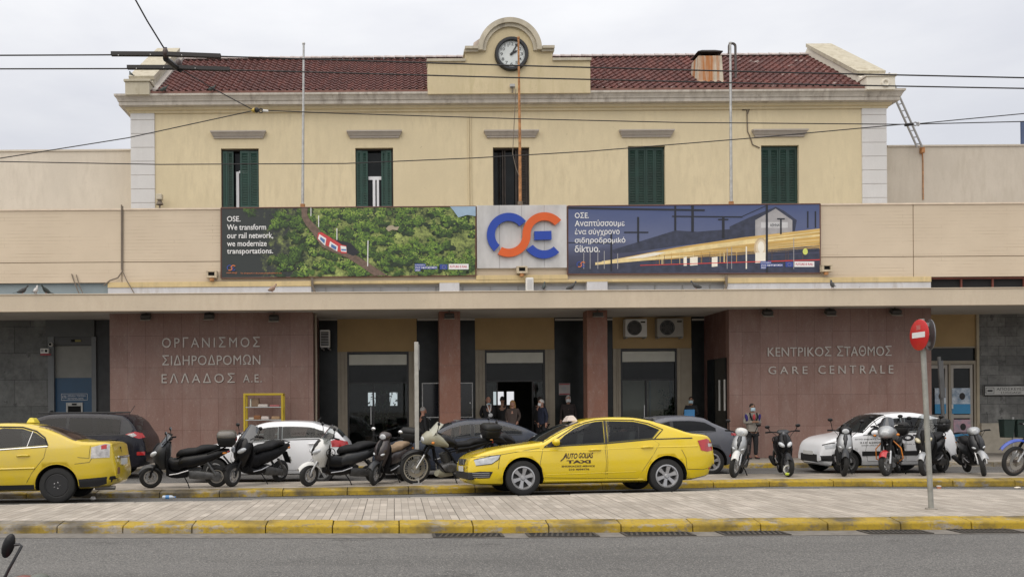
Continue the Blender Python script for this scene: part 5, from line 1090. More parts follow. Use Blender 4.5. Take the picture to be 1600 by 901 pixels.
for (u0, v0, u1, v1, D) in ((174, 84.5, 345, 88, 12), (199, 105.5, 359, 108.5, 12.6)):
    a, b = P(u0, v0, D), P(u1, v1, D); mid = (a+b)/2+Vector((0, 0, .012)); m = MB(); n = 4
    m.loft([[q+Vector((0, sx*.03, sz*.025)) for sx, sz in ((-1, -1), (1, -1), (1, 1), (-1, 1))] for q in (a, (a+mid)/2, mid, (mid+b)/2, b)], sm=False); m.build('bar', HB, t, world=True)
m = MB(); m.tube([P(258, 74, 12), P(259, 92, 12.05), P(276, 106, 12.6), P(284, 112, 12.62)], [.025, .04, .04, .025], 8); m.build('link', HB, t, world=True)
m = MB().ell(P(279, 100, 12.62), (.05, .05, .07)).ell(P(258.5, 83, 12.0), (.04, .05, .07)); m.build('insulator', mat('insulator_brown', (.05, .03, .025), .4), t, world=True)
m = MB()
for u, v, D in ((185, 86.5, 11.96), (235, 85.5, 11.96), (284, 86.6, 11.96), (213, 107.3, 12.56), (256, 106, 12.56), (305, 107, 12.56)): m.ell(P(u, v, D), .009, 6, k=4)
m.build('bolt', ALU, t, world=True)
t = thing('wire_clamp', 'brass wire clamp with a small white insulator at the left window', 'wire fitting', P(398, 172, 13.2)); MB().lathe([(.045, 0), (.012, .05)], P(398, 172.5, 13.18), (-1, 0, 0), 10).build('cone', mat('brass', (.5, .36, .08), .35, .7), t, world=True); MB().ell(P(401, 172, 13.18), (.035, .03, .04)).build('clamp', CABLE, t, world=True); MB().torus(P(407.5, 173, 13.18), .03, .008, (0, 1, 0)).build('shackle', CABLE, t, world=True); MB().cyl(P(411, 173.2, 13.18), P(419, 173.8, 13.18), .018).build('insulator', WHITEP, t, world=True)
t = thing('wire_clamp', 'small chain insulator in the wires beside the ladder', 'wire fitting', P(1430, 194, 13.1)); MB().tube([P(1414, 195.5, 13.08), P(1426, 194, 13.08)], .022, 8).build('clamp', CABLE, t, world=True); MB().torus(P(1430, 193.7, 13.08), .025, .009, (0, 1, 0)).build('shackle', GREYP, t, world=True); MB().torus(P(1435, 193.6, 13.08), .025, .009, (1, 0, 0)).build('ring', PRGR, t, world=True)
# --- sign posts on the island and strip
o = P(1455, 795, 13.07); o.z = .14; q = P(1440, 498, 13.07); t = thing('no_entry_sign', 'leaning grey post with red no entry disc and a grey disc back', 'traffic sign', o); ax = (q-o).normalized()
MB().tube([o, q], .036, 12).build('pole', mat('galvanised_pole', (.33, .33, .3), .5, .35, var=.3, scale=5), t, world=True); MB().cyl(o, o+Vector((0, 0, .02)), .08).build('foot', CONC, t, world=True)
def disc(u, v, dirv, front, back, name, r=.225):
    c_ = P(u, v, 13.0); d_ = Vector(dirv).normalized(); s_, t_ = frame(d_)
    ob = MB().lathe([(.001, .012), (r-.01, .012), (r, .004), (r, -.004), (r-.008, -.004), (r-.012, .004), (.001, .004)], c_, d_, 36, 0).build(name, [front], t, world=True); return c_, d_, ob
RED = mat('sign_red', (.5, .02, .02), .35, var=.08); c_, d_, ob = disc(1436.5, 523, (-.985, -.02, .0), RED, None, 'red_disc')
sx = Vector((-d_.y, d_.x, 0)); upv = Vector((0, 0, 1)); hw_, hh = .155, .04
MB().add([c_+d_*.014+sx*a*hw_+upv*b*hh for a, b in ((-1, -1), (1, -1), (1, 1), (-1, 1))], [(0, 1, 2, 3)]).build('white_bar', PRW, ob, world=False).data.transform(Matrix.Translation(-t.location))
m = MB(); 
for i in range(4): m.add([c_+d_*.015+sx*a+upv*b for a, b in ((-.05, .075+i*.018), (.05, .075+i*.018), (.05, .085+i*.018), (-.05, .085+i*.018))], [(0, 1, 2, 3)])
m.build('sticker', mat('faded_sticker', (.5, .22, .2), .6), ob, world=False).data.transform(Matrix.Translation(-t.location))
disc(1453, 523, (.97, -.24, .0), mat('disc_back', (.17, .18, .19), .5, .4), None, 'grey_disc_back', .225)
MB().tube([P(1437, 523, 13.02), P(1453, 523, 13.03)], .015, 6).build('clamp', GREYP, t, world=True); m = MB(); m.cbox(P(1448, 507, 13.0), (.05, .04, .06)); m.cbox(P(1450, 537, 13.0), (.05, .04, .06)); m.build('clip', GREYP, t, world=True)
o = P(652, 755, 19.3); o.z = .03; q = P(650.5, 534, 19.3); t = thing('bare_post', 'bare grey sign post standing before the off road motorcycle', 'post', o); MB().bx(o.x-.045, o.x+.045, o.y-.02, o.y+.02, .03, q.z).build('pole', mat('pale_post', (.42, .41, .38), .5, .3, var=.2, scale=5), t, .008, world=True); MB().bx(o.x+.048, o.x+.06, o.y-.05, o.y+.05, q.z-.6, q.z-.05).build('plate', GREYP, t, world=True); MB().cbox((o.x, o.y, .04), (.2, .16, .02)).build('base_plate', GREYP, t, world=True)
# --- yellow display stand with small goods
D = 27.6; xa, xb_ = X(381, D), X(440, D); zt_, z1, z2 = Z(410, 614, D), Z(410, 634.5, D), Z(410, 654.5, D)
t = thing('display_stand', 'yellow framed glass shelf stand against the left granite wall', 'display stand', ((xa+xb_)/2, D, .02)); YF = mat('stand_yellow', (.5, .36, .02), .45, var=.1)
m = MB()
for x in (xa, xb_):
    for y in (D, D+.45): m.bx(x-.03, x+.03, y-.03, y+.03, .02, zt_-.061)
    m.bx(x-.03, x+.03, D+.031, D+.419, zt_-.06, zt_); m.bx(x-.03, x+.03, D+.031, D+.419, .1, .16)
for y in (D, D+.45): m.bx(xa-.03, xb_+.03, y-.03, y+.03, zt_-.06, zt_)
m.build('frame', YF, t, .006, world=True)
for z in (z1, z2, .9, .45): MB().bx(xa+.03, xb_-.03, D-.01, D+.46, z-.035, z-.01).build('shelf', mat('shelf_glass', (.42, .44, .44), .2), t, world=True)
goods = [(.10, z1, (.05, .2, .24), (.6, .58, .5), 'upright white book at the left of the upper shelf'), (.24, z1, (.22, .24, .26), (.2, .13, .08), 'brown carton on the upper shelf'), (.47, z1, (.3, .26, .07), (.55, .5, .46), 'pale flat packet in the middle of the upper shelf'), (.82, z1, (.3, .2, .05), (.4, .12, .12), 'red flat packet at the right of the upper shelf'),
         (.12, z2, (.18, .2, .06), (.5, .46, .4), 'pale packet at the left of the lower shelf'), (.3, z2, (.22, .22, .12), (.22, .09, .03), 'brown bag on the lower shelf'), (.53, z2, (.24, .2, .09), (.6, .52, .48), 'white carton in the middle of the lower shelf'), (.85, z2, (.26, .2, .09), (.35, .22, .12), 'brown packet at the right of the lower shelf')]
for f_, z, s_, col, lab in goods:
    x = xa+(xb_-xa)*(.06+f_*.88); mb = MB(); a, b, c_ = s_[0]/2, s_[1]/2, s_[2]
    mb.loft([[(x-a, D+.2-b, z-.009), (x+a, D+.2-b, z-.009), (x+a, D+.2+b, z-.009), (x-a, D+.2+b, z-.009)], [(x-a*.97, D+.2-b*.97, z+c_*.6), (x+a*1.0, D+.2-b, z+c_*.64), (x+a, D+.2+b, z+c_*.6), (x-a, D+.2+b, z+c_*.62)], [(x-a*.9, D+.2-b*.9, z+c_), (x+a*.93, D+.2-b*.92, z+c_*.95), (x+a*.9, D+.2+b*.9, z+c_), (x-a*.95, D+.2+b*.9, z+c_*.97)]], sm=False)
    tag(mb.build('goods_packet', mat('goods_%d' % int(col[0]*997+col[1]*331), col, .7, var=.2, scale=9), None, .012), lab, 'packet', 'goods on the yellow stand')
# --- rubbish on the road
def at_road(u, v, z=-.02):
    D_ = (H-z)*F/max(5, (-(P(u, v, F).z-H))); p_ = P(u, v, D_); p_.z = z; return p_
o = at_road(263, 779, -.04); t = thing('plastic_bottle', 'crushed clear water bottle with blue label lying by the far kerb', 'bottle', o, .1)
MB().lathe([(.001, -.11), (.03, -.108), (.036, -.09), (.034, 0), (.036, .05), (.026, .085), (.012, .1), (.012, .12), (.001, .12)], (0, 0, .036), (1, 0, 0), 14).build('bottle', mat('bottle_plastic', (.5, .56, .62), .15), t); MB().lathe([(.037, -.05), (.037, .02)], (0, 0, .036), (1, 0, 0), 14).build('paper_band', mat('bottle_label', (.08, .24, .5), .5), t); MB().cyl((.12, 0, .036), (.14, 0, .036), .014).build('cap', mat('cap_blue', (.05, .2, .5), .5), t)
def crumple(p_, r, col, name, label, cat, sq=.7):
    m = MB(); rr = random.Random(int(p_[0]*100)); m.ell((0, 0, r*sq), (r*1.2, r, r*sq), 10, k=7); m.v = [tuple(Vector(q)*(1+rr.uniform(-.18, .2))) for q in m.v]; o_ = m.build(name, mat('litter_'+name, col, .8)); o_.location = p_; tag(o_, label, cat, 'litter on the road')
crumple(at_road(145, 781, -.02), .05, (.72, .7, .68), 'crumpled_tissue', 'crumpled white tissue on the road behind the left taxi', 'tissue'); crumple(at_road(1590, 763, -.03), .05, (.7, .64, .55), 'crumpled_paper', 'crumpled pale paper in the puddle at the right edge', 'paper', .4)
o = at_road(1467, 764, -.05); t = thing('paper_cup', 'orange and white paper cup on the road by the no entry post', 'cup', o); MB().lathe([(.001, 0), (.032, 0), (.042, .06), (.001, .06)], (0, 0, 0), (0, 0, 1), 14).build('cup', mat('cup_orange', (.6, .25, .15), .6), t); MB().lathe([(.001, .06), (.044, .06), (.044, .075), (.001, .078)], (0, 0, 0), (0, 0, 1), 14).build('lid', WHITEP, t)
# --- plants inside the lobby
def plant(u, D, h, wd, label, seed):
    rr = random.Random(seed); o = Vector((X(u, D), D, .312)); t = thing('potted_plant', label, 'plant', o, group='plants inside the lobby')
    MB().lathe([(.001, 0), (.14, 0), (.2, .35), (.17, .35), (.001, .33)], (0, 0, 0), (0, 0, 1), 16).build('pot', mat('plant_pot', (.1, .06, .045), .7), t)
    m = MB(); tips = []
    for i in range(5): a = rr.uniform(0, 6.28); q = Vector((math.cos(a)*wd*.4, math.sin(a)*wd*.3, h*rr.uniform(.7, 1))); m.tube([(0, 0, .3), q*.5+Vector((0, 0, .15)), q], [.015, .012, .006], 5); tips.append(q)
    m.build('stem', mat('plant_stem', (.06, .05, .03), .8), t); m = MB()
    for i in range(150):
        q = tips[i % 5]*rr.uniform(.4, 1)+Vector((rr.gauss(0, wd*.22), rr.gauss(0, wd*.16), rr.gauss(0, .12))); e = Euler((rr.uniform(-1, 1), rr.uniform(-1, 1), rr.uniform(0, 6.3))).to_matrix(); l = rr.uniform(.09, .17)
        m.add([q+e @ Vector(v) for v in ((0, 0, 0), (l*.5, l*.22, .01), (l, 0, -.02), (l*.5, -l*.22, .01))], [(0, 1, 2, 3)])
    m.build('leaf_mass', mat('plant_leaf', (.03, .05, .02), .5, var=.4, scale=6), t)
plant(600, 31.7, 2.4, .8, 'tall leafy plant behind the glass of the left doorway', 3); plant(1040, 31.5, 1.9, .6, 'dark leafy plant behind the glass of the right doorway', 5); plant(1012, 31.6, .9, .5, 'low plant left of the tall one in the right doorway', 8)
plant(578, 31.9, 1.7, .55, 'lower plant at the left edge of the left doorway', 9)
# ================================================================== cars
TYRE = mat('tyre_rubber', (.018, .018, .018), .85, var=.2, scale=8); ALLOY = mat('alloy_rim', (.42, .42, .43), .35, .6, var=.12, scale=6); STEELW = mat('steel_wheel', (.02, .02, .021), .5, .2)
CARGLASS = mat('car_glass', (.02, .026, .027), .04, var=.8, scale=1.1, spec=.55); CARGLASSB = mat('tinted_car_glass', (.012, .014, .02), .05, var=.5, scale=1.1, spec=.4)
SIDEG = pane_glass('side_window_glass', (.5, .54, .54), 1.0); SIDEGD = pane_glass('tinted_side_glass', (.16, .17, .2), .8); CABIN = mat('cabin_lining', (.05, .05, .048), .9); SEATG = mat('car_seat_cloth', (.10, .10, .095), .9, var=.3)
TRIM = mat('black_trim', (.016, .016, .017), .55); CHROME = mat('chrome', (.6, .6, .6), .18, .9, var=.05); HLAMP = mat('headlight_lens', (.5, .52, .54), .1, var=.35, scale=9, coat=1); REDL = mat('tail_light_red', (.42, .01, .012), .15, var=.3, scale=8, coat=1); CLEARL = mat('clear_lens', (.5, .48, .47), .15, var=.4, scale=14, coat=1)
PLATE = mat('number_plate', (.6, .6, .58), .5); INK = mat('door_ink', (.05, .025, .012), .6); MIRG = mat('mirror_glass', (.3, .33, .36), .06, .8); WELL = mat('wheel_well', (.006, .006, .006), .95); AMBER = mat('amber_lens', (.6, .2, .02), .25)
def interp(pts, x):
    if x <= pts[0][0]: return pts[0][1]
    for (a, p), (b, q) in zip(pts, pts[1:]):
        if x <= b: return p+(q-p)*(x-a)/(b-a) if b > a else q
    return pts[-1][1]
def smooth_interp(pts, x):               # monotone cubic through the outline points
    n = len(pts)
    if x <= pts[0][0]: return pts[0][1]
    if x >= pts[-1][0]: return pts[-1][1]
    for i in range(n-1):
        if x <= pts[i+1][0]: break
    def sl(j):
        if j <= 0: return (pts[1][1]-pts[0][1])/(pts[1][0]-pts[0][0])
        if j >= n-1: return (pts[-1][1]-pts[-2][1])/(pts[-1][0]-pts[-2][0])
        a = (pts[j][1]-pts[j-1][1])/(pts[j][0]-pts[j-1][0]); b = (pts[j+1][1]-pts[j][1])/(pts[j+1][0]-pts[j][0])
        return 0 if a*b <= 0 else 2*a*b/(a+b)
    h = pts[i+1][0]-pts[i][0]; t = (x-pts[i][0])/h; m0, m1 = sl(i)*h, sl(i+1)*h
    return (2*t**3-3*t*t+1)*pts[i][1]+(t**3-2*t*t+t)*m0+(-2*t**3+3*t*t)*pts[i+1][1]+(t**3-t*t)*m1
class Car:
    """body lofted along its length (nose at x = 0, tail at x = L, camera side y < 0); panes, lamps and trim follow its skin"""
    def __init__(s, name, label, L, W, top, belt, bot, wheels, r, body_mat, loc, rz, tumble=.36, roll=0.0, nose=.55, tail=.5, cat='car', group='cars at the station', wheel_mat=ALLOY, spokes=6, steel=False):
        s.L, s.W, s.top, s.beltp, s.botp, s.tumble = L, W, top, belt, bot, tumble; s.nose, s.tail = nose, tail
        s.t = thing(name, label, cat, loc, group=group); s.t.rotation_euler = Euler((roll, 0, rz)); s.off = Vector((-L/2, 0, 0))
        st = sorted(set([0, .015, .04, .08, .14, .22, .32, .45, .6]+[L-q for q in (0, .015, .04, .08, .14, .22, .32, .45, .6)]+[.6+(L-1.2)*i/44 for i in range(45)]))
        m = MB(); rings = []
        for x in st:
            sec = s.section(x); pts = [(x, -y, z) for y, z in sec]+[(x, y, z) for y, z in sec[::-1][1:-1]]
            rings.append([Vector(p)+s.off for p in pts])
        m.loft(rings)
        body = m.build('body', [body_mat, WELL], s.t, ang=38); s.body = body
        cut = MB()
        for wx in wheels:
            for sg in (-1, 1):
                c = Vector((wx, 0, r))+s.off; k = len(cut.m); cut.cyl(c+Vector((0, sg*(W/2-.30), 0)), c+Vector((0, sg*(W/2+.2), 0)), r+.065, n=36); 
        cut.m = [1]*len(cut.m); co = cut.build('cutter', [body_mat, WELL], s.t)
        bo = body.modifiers.new('arch', 'BOOLEAN'); bo.object = co; bo.operation = 'DIFFERENCE'; bo.solver = 'EXACT'
        frozen(body); d = co.data; bpy.data.objects.remove(co); bpy.data.meshes.remove(d)
        for wx in wheels:
            for sg in (-1, 1): s.wheel(wx, sg, r, wheel_mat, spokes, steel)
            f = MB()                                     # arch lip
            for sg in (-1,):
                rr = r+.068; pts = []
                for i in range(25):
                    a = math.pi*(-.12+1.24*i/24); x, z = wx+rr*math.cos(a), r+rr*math.sin(a)
                    if z > interp(s.botp, x)+.03: pts.append(s.skin(x, z, .004))
                f.tube(pts, .009, 5)
            f.build('wheel_arch_lip', body_mat, s.t)
    def half(s, x):
        w = s.W/2
        a = min(1, x/s.nose); b = min(1, (s.L-x)/s.tail)
        return w*(1-.26*(1-a)**2.2)*(1-.20*(1-b)**2.4)
    def section(s, x):
        zt, zb, w = smooth_interp(s.top, x), interp(s.botp, x), s.half(x); bl = min(smooth_interp(s.beltp, x), zt-.075)
        e = min(1, x/.14, (s.L-x)/.14); e = .55+.45*e**.5          # tuck the sill in at both ends
        h = bl-zb; gl = max(0, zt-bl-.075); wr = w*.965-s.tumble*gl*.9; ze = max(bl+.02, zt-.055-.03*min(1, gl*3))
        low = [(0, zb), (w*.8*e, zb), (w*.93*e, zb+.035), (w*.972*(.6+.4*e), zb+.13*h+.03), (w*.99, zb+h*.33), (w*1.0, zb+h*.52), (w*1.0, zb+h*.66), (w*.994, zb+h*.80), (w*.985, zb+h*.9), (w*.968, bl)]
        up = [(w*.968+(wr-w*.968)*q-.012*math.sin(math.pi*q)*-1*min(1, gl*2), bl+(ze-bl)*q) for q in (.04, .25, .5, .75, 1.0)]
        d = zt-ze; top = [(wr-.02, ze+d*.45), (wr-.07, ze+d*.75), (wr*.82-.02, ze+d*.93), (wr*.5, zt-.0), (wr*.2, zt+.008), (0, zt+.01)]
        return low+up+top
    def ytab(s, x):
        sec = s.section(x)[2:16]; return sec
    def skin(s, x, z, off=.0, sg=-1):
        sec = s.ytab(x); y = sec[-1][0]
        if z <= sec[0][1]: y = sec[0][0]
        else:
            for (ya, za), (yb, zb) in zip(sec, sec[1:]):
                if z <= zb: y = ya+(yb-ya)*(z-za)/max(1e-6, zb-za); break
        return Vector((x, sg*(y+off), z))+s.off
    def topskin(s, x, y, off=.004):
        sec = s.section(x)[14:]; ay = abs(y); z = sec[-1][1]
        for (ya, za), (yb, zb) in zip(sec, sec[1:]):
            if ay >= yb: z = za+(zb-za)*(ay-ya)/min(-1e-6, yb-ya); break
        return Vector((x, y, z+off))+s.off
    def patch(s, name, poly, m_, off=.004, parent=None, sides=(-1,), nx=0, nz=6, thick=0):
        """a side panel whose outline is drawn in (x, z)"""
        xs = [p[0] for p in poly]; a, b = min(xs), max(xs); nx = nx or max(4, int((b-a)/.07)); out = []
        cols = sorted(set([a+(b-a)*(.0005+.999*i/nx) for i in range(nx+1)]+[min(b-1e-4, max(a+1e-4, q)) for q in xs]))
        for sg in sides:
            mb = MB(); vs = []
            for x in cols:
                zz = []
                for (x1, z1), (x2, z2) in zip(poly, poly[1:]+poly[:1]):
                    if (x1-x)*(x2-x) <= 0 and abs(x2-x1) > 1e-9: zz.append(z1+(z2-z1)*(x-x1)/(x2-x1))
                if not zz: zz = [poly[0][1]]
                z0, z1 = min(zz), max(zz); vs += [s.skin(x, z0+(z1-z0)*j/nz, off, sg) for j in range(nz+1)]
            n = nz+1; mb.add(vs, [(i*n+j, i*n+j+1, (i+1)*n+j+1, (i+1)*n+j) for i in range(len(cols)-1) for j in range(nz)], 0, True)
            out.append(mb.build(name, m_, parent or s.t, ang=60))
        return out[0]
    def line(s, name, pts, m_, r=.006, off=.001, parent=None, close=False, sides=(-1,)):
        for sg in sides:
            mb = MB(); P_ = []
            for (x1, z1), (x2, z2) in zip(pts, pts[1:]):
                n = max(1, int(math.hypot(x2-x1, z2-z1)/.08)); P_ += [s.skin(x1+(x2-x1)*i/n, z1+(z2-z1)*i/n, off, sg) for i in range(n)]
            P_.append(s.skin(pts[-1][0], pts[-1][1], off, sg)); mb.tube(P_, r, 5); o = mb.build(name, m_, parent or s.t)
        return o
    def roofpatch(s, name, x0, x1, inset, m_, off=.005, n=10):
        mb = MB()
        def fn(u, v):
            x = x0+(x1-x0)*u; sec = s.section(x); w = sec[14][0]-inset; return s.topskin(x, (2*v-1)*w, off)
        mb.grid(fn, n, 12); return mb.build(name, m_, s.t, ang=60)
    def door(s, poly, body_mat, handle, hm=None):
        d = s.patch('door', poly, body_mat, .0035); s.line('seam', poly+poly[:1], TRIM, .0045, .0, parent=d)
        if handle:
            hx, hz = handle; m = MB(); pts = [s.skin(hx-.11, hz-.004, .004), s.skin(hx-.09, hz, .03), s.skin(hx, hz+.008, .038), s.skin(hx+.09, hz+.004, .03), s.skin(hx+.11, hz, .004)]; m.tube(pts, [.014, .017, .019, .017, .014], 8); m.build('handle', hm or body_mat, d)
        return d
    def wheel(s, wx, sg, r, wm, spokes, steel):
        c = Vector((wx, sg*(s.W/2-.125), r))+s.off; ax = Vector((0, sg, 0)); e = bpy.data.objects.new('wheel', None); C.objects.link(e); e.parent = s.t; e.location = c; o0 = Vector((0, 0, 0)); rr = r*.66
        MB().lathe([(rr, -.1), (r*.9, -.105), (r*.975, -.085), (r, -.05), (r, .05), (r*.975, .085), (r*.9, .103), (rr+.01, .1), (rr-.01, .08), (rr-.02, -.08)], o0, ax, 40, close=True).build('tyre', TYRE, e)
        m = MB()
        if steel:
            m.lathe([(rr-.005, .085), (rr-.02, .09), (rr-.05, .05), (rr*.62, .035), (rr*.5, .06), (rr*.3, .062), (.001, .07), (.001, 0), (rr-.02, 0)], o0, ax, 36); m.build('rim', STEELW, e); m = MB()
            for i in range(5): a = i*2*math.pi/5; m.cyl((rr*.26*math.cos(a), sg*.06, rr*.26*math.sin(a)), (rr*.26*math.cos(a), sg*.085, rr*.26*math.sin(a)), .013, n=8)
            m.build('wheel_nut', CHROME, e); m = MB()
            for i in range(14): a = i*2*math.pi/14; m.ell((rr*.72*math.cos(a), sg*.046, rr*.72*math.sin(a)), (.018, .012, .018), 8, k=5)
            m.build('vent_holes', WELL, e)
        else:
            m.lathe([(rr+.004, .098), (rr-.018, .103), (rr-.035, .08), (rr-.04, .0)], o0, ax, 40, close=True)
            for i in range(spokes):
                a = i*2*math.pi/spokes+.3; ca, sa = math.cos(a), math.sin(a); q = Vector((ca, 0, sa)); n_ = Vector((-sa, 0, ca))
                m.loft([[q*ra+n_*wd*k+Vector((0, sg*(h+dh), 0)) for k, dh in ((-1, 0), (-.8, .02), (.8, .02), (1, 0))] for ra, wd, h in ((.03, .035, .055), (rr*.5, .034, .062), (rr-.025, .05, .07))], sm=False)
            m.lathe([(.001, .1), (.03, .1), (.045, .085), (.05, .05), (.001, .04)], o0, ax, 20); m.build('rim', wm, e)
            MB().lathe([(.001, .03), (rr-.03, .03), (rr-.03, .0), (.001, 0)], o0, ax, 28).build('brake_disc', mat('dark_brake', (.03, .03, .03), .5, .4), e)
    def open_windows(s, polys, seats):      # cut the side lights right through the shell and stand seats inside
        cut = MB()
        for poly in polys:
            cx = sum(p[0] for p in poly)/len(poly); cz = sum(p[1] for p in poly)/len(poly); pl = [(cx+(x-cx)*.965+s.off.x, cz+(z-cz)*.94) for x, z in poly]
            cut.prism(pl, -s.W, s.W)
        cut.m = [1]*len(cut.m); bm_ = [s.body.data.materials[0], CABIN]; co = cut.build('cutter', [WELL, CABIN], s.t)
        while len(s.body.data.materials) < 3: s.body.data.materials.append(CABIN)
        co.data.materials.clear(); [co.data.materials.append(q) for q in (WELL, WELL, CABIN)]; co.data.polygons.foreach_set('material_index', [2]*len(co.data.polygons))
        bo = s.body.modifiers.new('cut', 'BOOLEAN'); bo.object = co; bo.operation = 'DIFFERENCE'; bo.solver = 'EXACT'
        frozen(s.body); d = co.data; bpy.data.objects.remove(co); bpy.data.meshes.remove(d)
        for x, z, h in seats:
            for y in (-.36, .36):
                m = MB(); m.loft([[Vector((x+dx+q, y+a*w_, zz)) for q, a in ((-.06, -1), (-.06, 1), (.06, 1), (.06, -1))] for dx, zz, w_ in ((0, z-.12, .24), (.05, z+h*.5, .21), (.07, z+h*.6, .17))], sm=False); m.loft([[Vector((x+.08+q, y+a*w_, zz)) for q, a in ((-.05, -1), (-.05, 1), (.05, 1), (.05, -1))] for zz, w_ in ((z+h*.66, .09), (z+h*.7, .125), (z+h*.93, .12), (z+h, .08))], sm=False); m.cyl((x+.08, y, z+h*.55), (x+.08, y, z+h*.7), .02)
                s.put(m, 'car_seat', SEATG, bevel=.03)
    def mirror(s, x, z, m_, size=(.1, .06, .075)):
        for sg in (-1, 1):
            p = s.skin(x, z, .1, sg); m = MB().ell(p, size, 14, rot=(0, 0, sg*.2)); m.tube([s.skin(x+.02, z-.06, -.02, sg), p+Vector((.02, 0, -.045))], .022, 6); o = m.build('mirror', m_, s.t); MB().ell(p+Vector((size[0]*.45, 0, 0)), (size[0]*.6, size[1]*.9, size[2]*.8), 10).build('mirror_glass', TRIM, o)
    def put(s, mb, name, m_, parent=None, bevel=0):
        mb.v = [tuple(Vector(p)+s.off) for p in mb.v]; return mb.build(name, m_, parent or s.t, bevel)
    def text(s, name, lines, m_, parent=None):
        mb = MB()
        for body, x0, x1, z0, z1, sh, bo in lines: fit_text(mb, body, x0, x1, z0, z1, lambda x, z, d: s.skin(x, z, .0075), 0, bo, shear=sh)
        return mb.build(name, m_, parent or s.t)
def roof_sign(car, x, m_, w=.17, h=.12, inkcol=None):
    z = smooth_interp(car.top, x)+.012; m = MB(); m.loft([[(x-a, -b, z+q), (x+a, -b, z+q), (x+a, b, z+q), (x-a, b, z+q)] for a, b, q in ((w/2, .17, 0), (w/2-.01, .17, .02), (w*.36, .15, h*.55), (w*.16, .13, h))], sm=False)
    o = car.put(m, 'roof_sign', m_, bevel=.01)
    m = MB(); fit_text(m, 'TAXI', -.11, .11, 0, .05, lambda a, b, d: Vector((x-w*.41+.02, -a, z+.035+b))+car.off); m.build('sign_text', INK, o); return o
YEL = paint('taxi_yellow', (.72, .525, .008), .24, .14); YEL2 = paint('dusty_taxi_yellow', (.62, .45, .014), .3, .3)
WHT = paint('white_car_paint', (.76, .77, .79), .3, .12); NAVY = paint('dark_blue_car_paint', (.02, .027, .045), .25, .1); BLK = paint('black_car_paint', (.010, .010, .016), .22, .08); GRY = paint('grey_car_paint', (.10, .105, .125), .3, .12)

# --- the lettered yellow taxi
cx_ = (X(715, 17.9)+X(1107, 17.9))/2
tx = Car('yellow_taxi', 'yellow taxi saloon with dark lettering on its front door', 4.68, 1.81,
  [(0, .60), (.05, .70), (.14, .76), (.4, .85), (.8, .925), (1.2, .975), (1.33, .99), (1.6, 1.135), (1.95, 1.305), (2.2, 1.392), (2.45, 1.44), (2.75, 1.458), (3.1, 1.45), (3.4, 1.405), (3.7, 1.32), (4.0, 1.21), (4.22, 1.135), (4.45, 1.115), (4.58, 1.08), (4.64, .98), (4.68, .84)],
  [(0, .7), (.5, .78), (1.3, .885), (1.6, .9), (2.7, .955), (3.6, 1.02), (4.1, 1.04), (4.68, 1.02)], [(0, .27), (.1, .2), (.5, .19), (1.3, .2), (3.4, .21), (4.2, .24), (4.55, .31), (4.68, .42)], (.985, 3.70), .325, YEL, (cx_-.03, 17.98, -.045), R(5), roll=-.045)
tx.t.scale = (1.035, 1.03, 1.02)
WPF = [(1.56, .9), (1.78, 1.105), (1.98, 1.235), (2.2, 1.327), (2.4, 1.366), (2.545, 1.376), (2.525, .955)]
WPR = [(2.585, .962), (2.60, 1.378), (3.12, 1.362), (3.36, 1.305), (3.60, 1.20), (3.44, 1.03)]; tx.open_windows([WPR, WPF], [(2.12, .95, .38), (3.12, .98, .34)])
tx.patch('window', WPR, SIDEG, .006, sides=(-1, 1)); tx.patch('window', WPF, SIDEG, .006, sides=(-1, 1))
m = MB().torus((1.83, .38, .98), .17, .014, (.9, 0, .45), 20, 6); tx.put(m, 'steering_wheel', TRIM)
tx.patch('pillar_trim', [(2.53, .957), (2.55, 1.378), (2.597, 1.378), (2.582, .961)], TRIM, .007)
tx.line('window_trim', [(1.38, .895), (2.53, .945), (3.46, 1.02), (4.2, 1.035)], TRIM, .011, .002); tx.line('window_trim', [(1.40, .905), (1.75, 1.12), (1.98, 1.262), (2.2, 1.348), (2.4, 1.388), (2.6, 1.397), (3.12, 1.385), (3.4, 1.32), (3.66, 1.2), (3.48, 1.03)], TRIM, .010, .002)
tx.patch('quarter_trim', [(1.42, .89), (1.5, .97), (1.64, 1.07), (1.57, .905)], TRIM, .006); tx.line('pane_divider', [(3.18, 1.02), (3.20, 1.34)], TRIM, .008, .007); tx.patch('rear_panel_trim', [(2.98, 1.0), (2.985, 1.02), (3.0, 1.0)], TRIM)
d1 = tx.door([(1.36, .33), (1.30, .6), (1.36, .865), (1.56, .893), (2.53, .945), (2.54, .6), (2.53, .30)], YEL, (2.33, .83)); d2 = tx.door([(2.56, .30), (2.57, .6), (2.56, .948), (3.44, 1.012), (3.56, .93), (3.45, .75), (3.22, .42), (3.14, .29)], YEL, (3.32, .87))
tx.line('crease', [(1.4, .38), (2.3, .40), (3.1, .415)], YEL, .012, -.004); tx.line('crease', [(.85, .82), (2.2, .83), (3.4, .87), (4.3, .88)], YEL, .014, -.006)
tx.patch('headlight', [(.13, .565), (.10, .665), (.2, .705), (.36, .725), (.56, .755), (.52, .68), (.40, .60)], HLAMP, .006); tx.line('lamp_rim', [(.13, .56), (.40, .595), (.53, .675), (.57, .76), (.36, .73), (.1, .67)], TRIM, .006, .006)
tx.patch('tail_light', [(4.36, .80), (4.32, .93), (4.30, .985), (4.5, 1.02), (4.63, .97), (4.64, .80), (4.5, .775)], REDL, .007); tx.patch('reflector', [(4.53, .44), (4.53, .475), (4.655, .48), (4.655, .445)], REDL, .008); tx.patch('reversing_light', [(4.52, .87), (4.52, .93), (4.63, .93), (4.63, .87)], CLEARL, .010)
tx.roofpatch('windscreen', 1.36, 2.12, .03, CARGLASS); tx.roofpatch('rear_window', 3.56, 4.14, .06, CARGLASS)
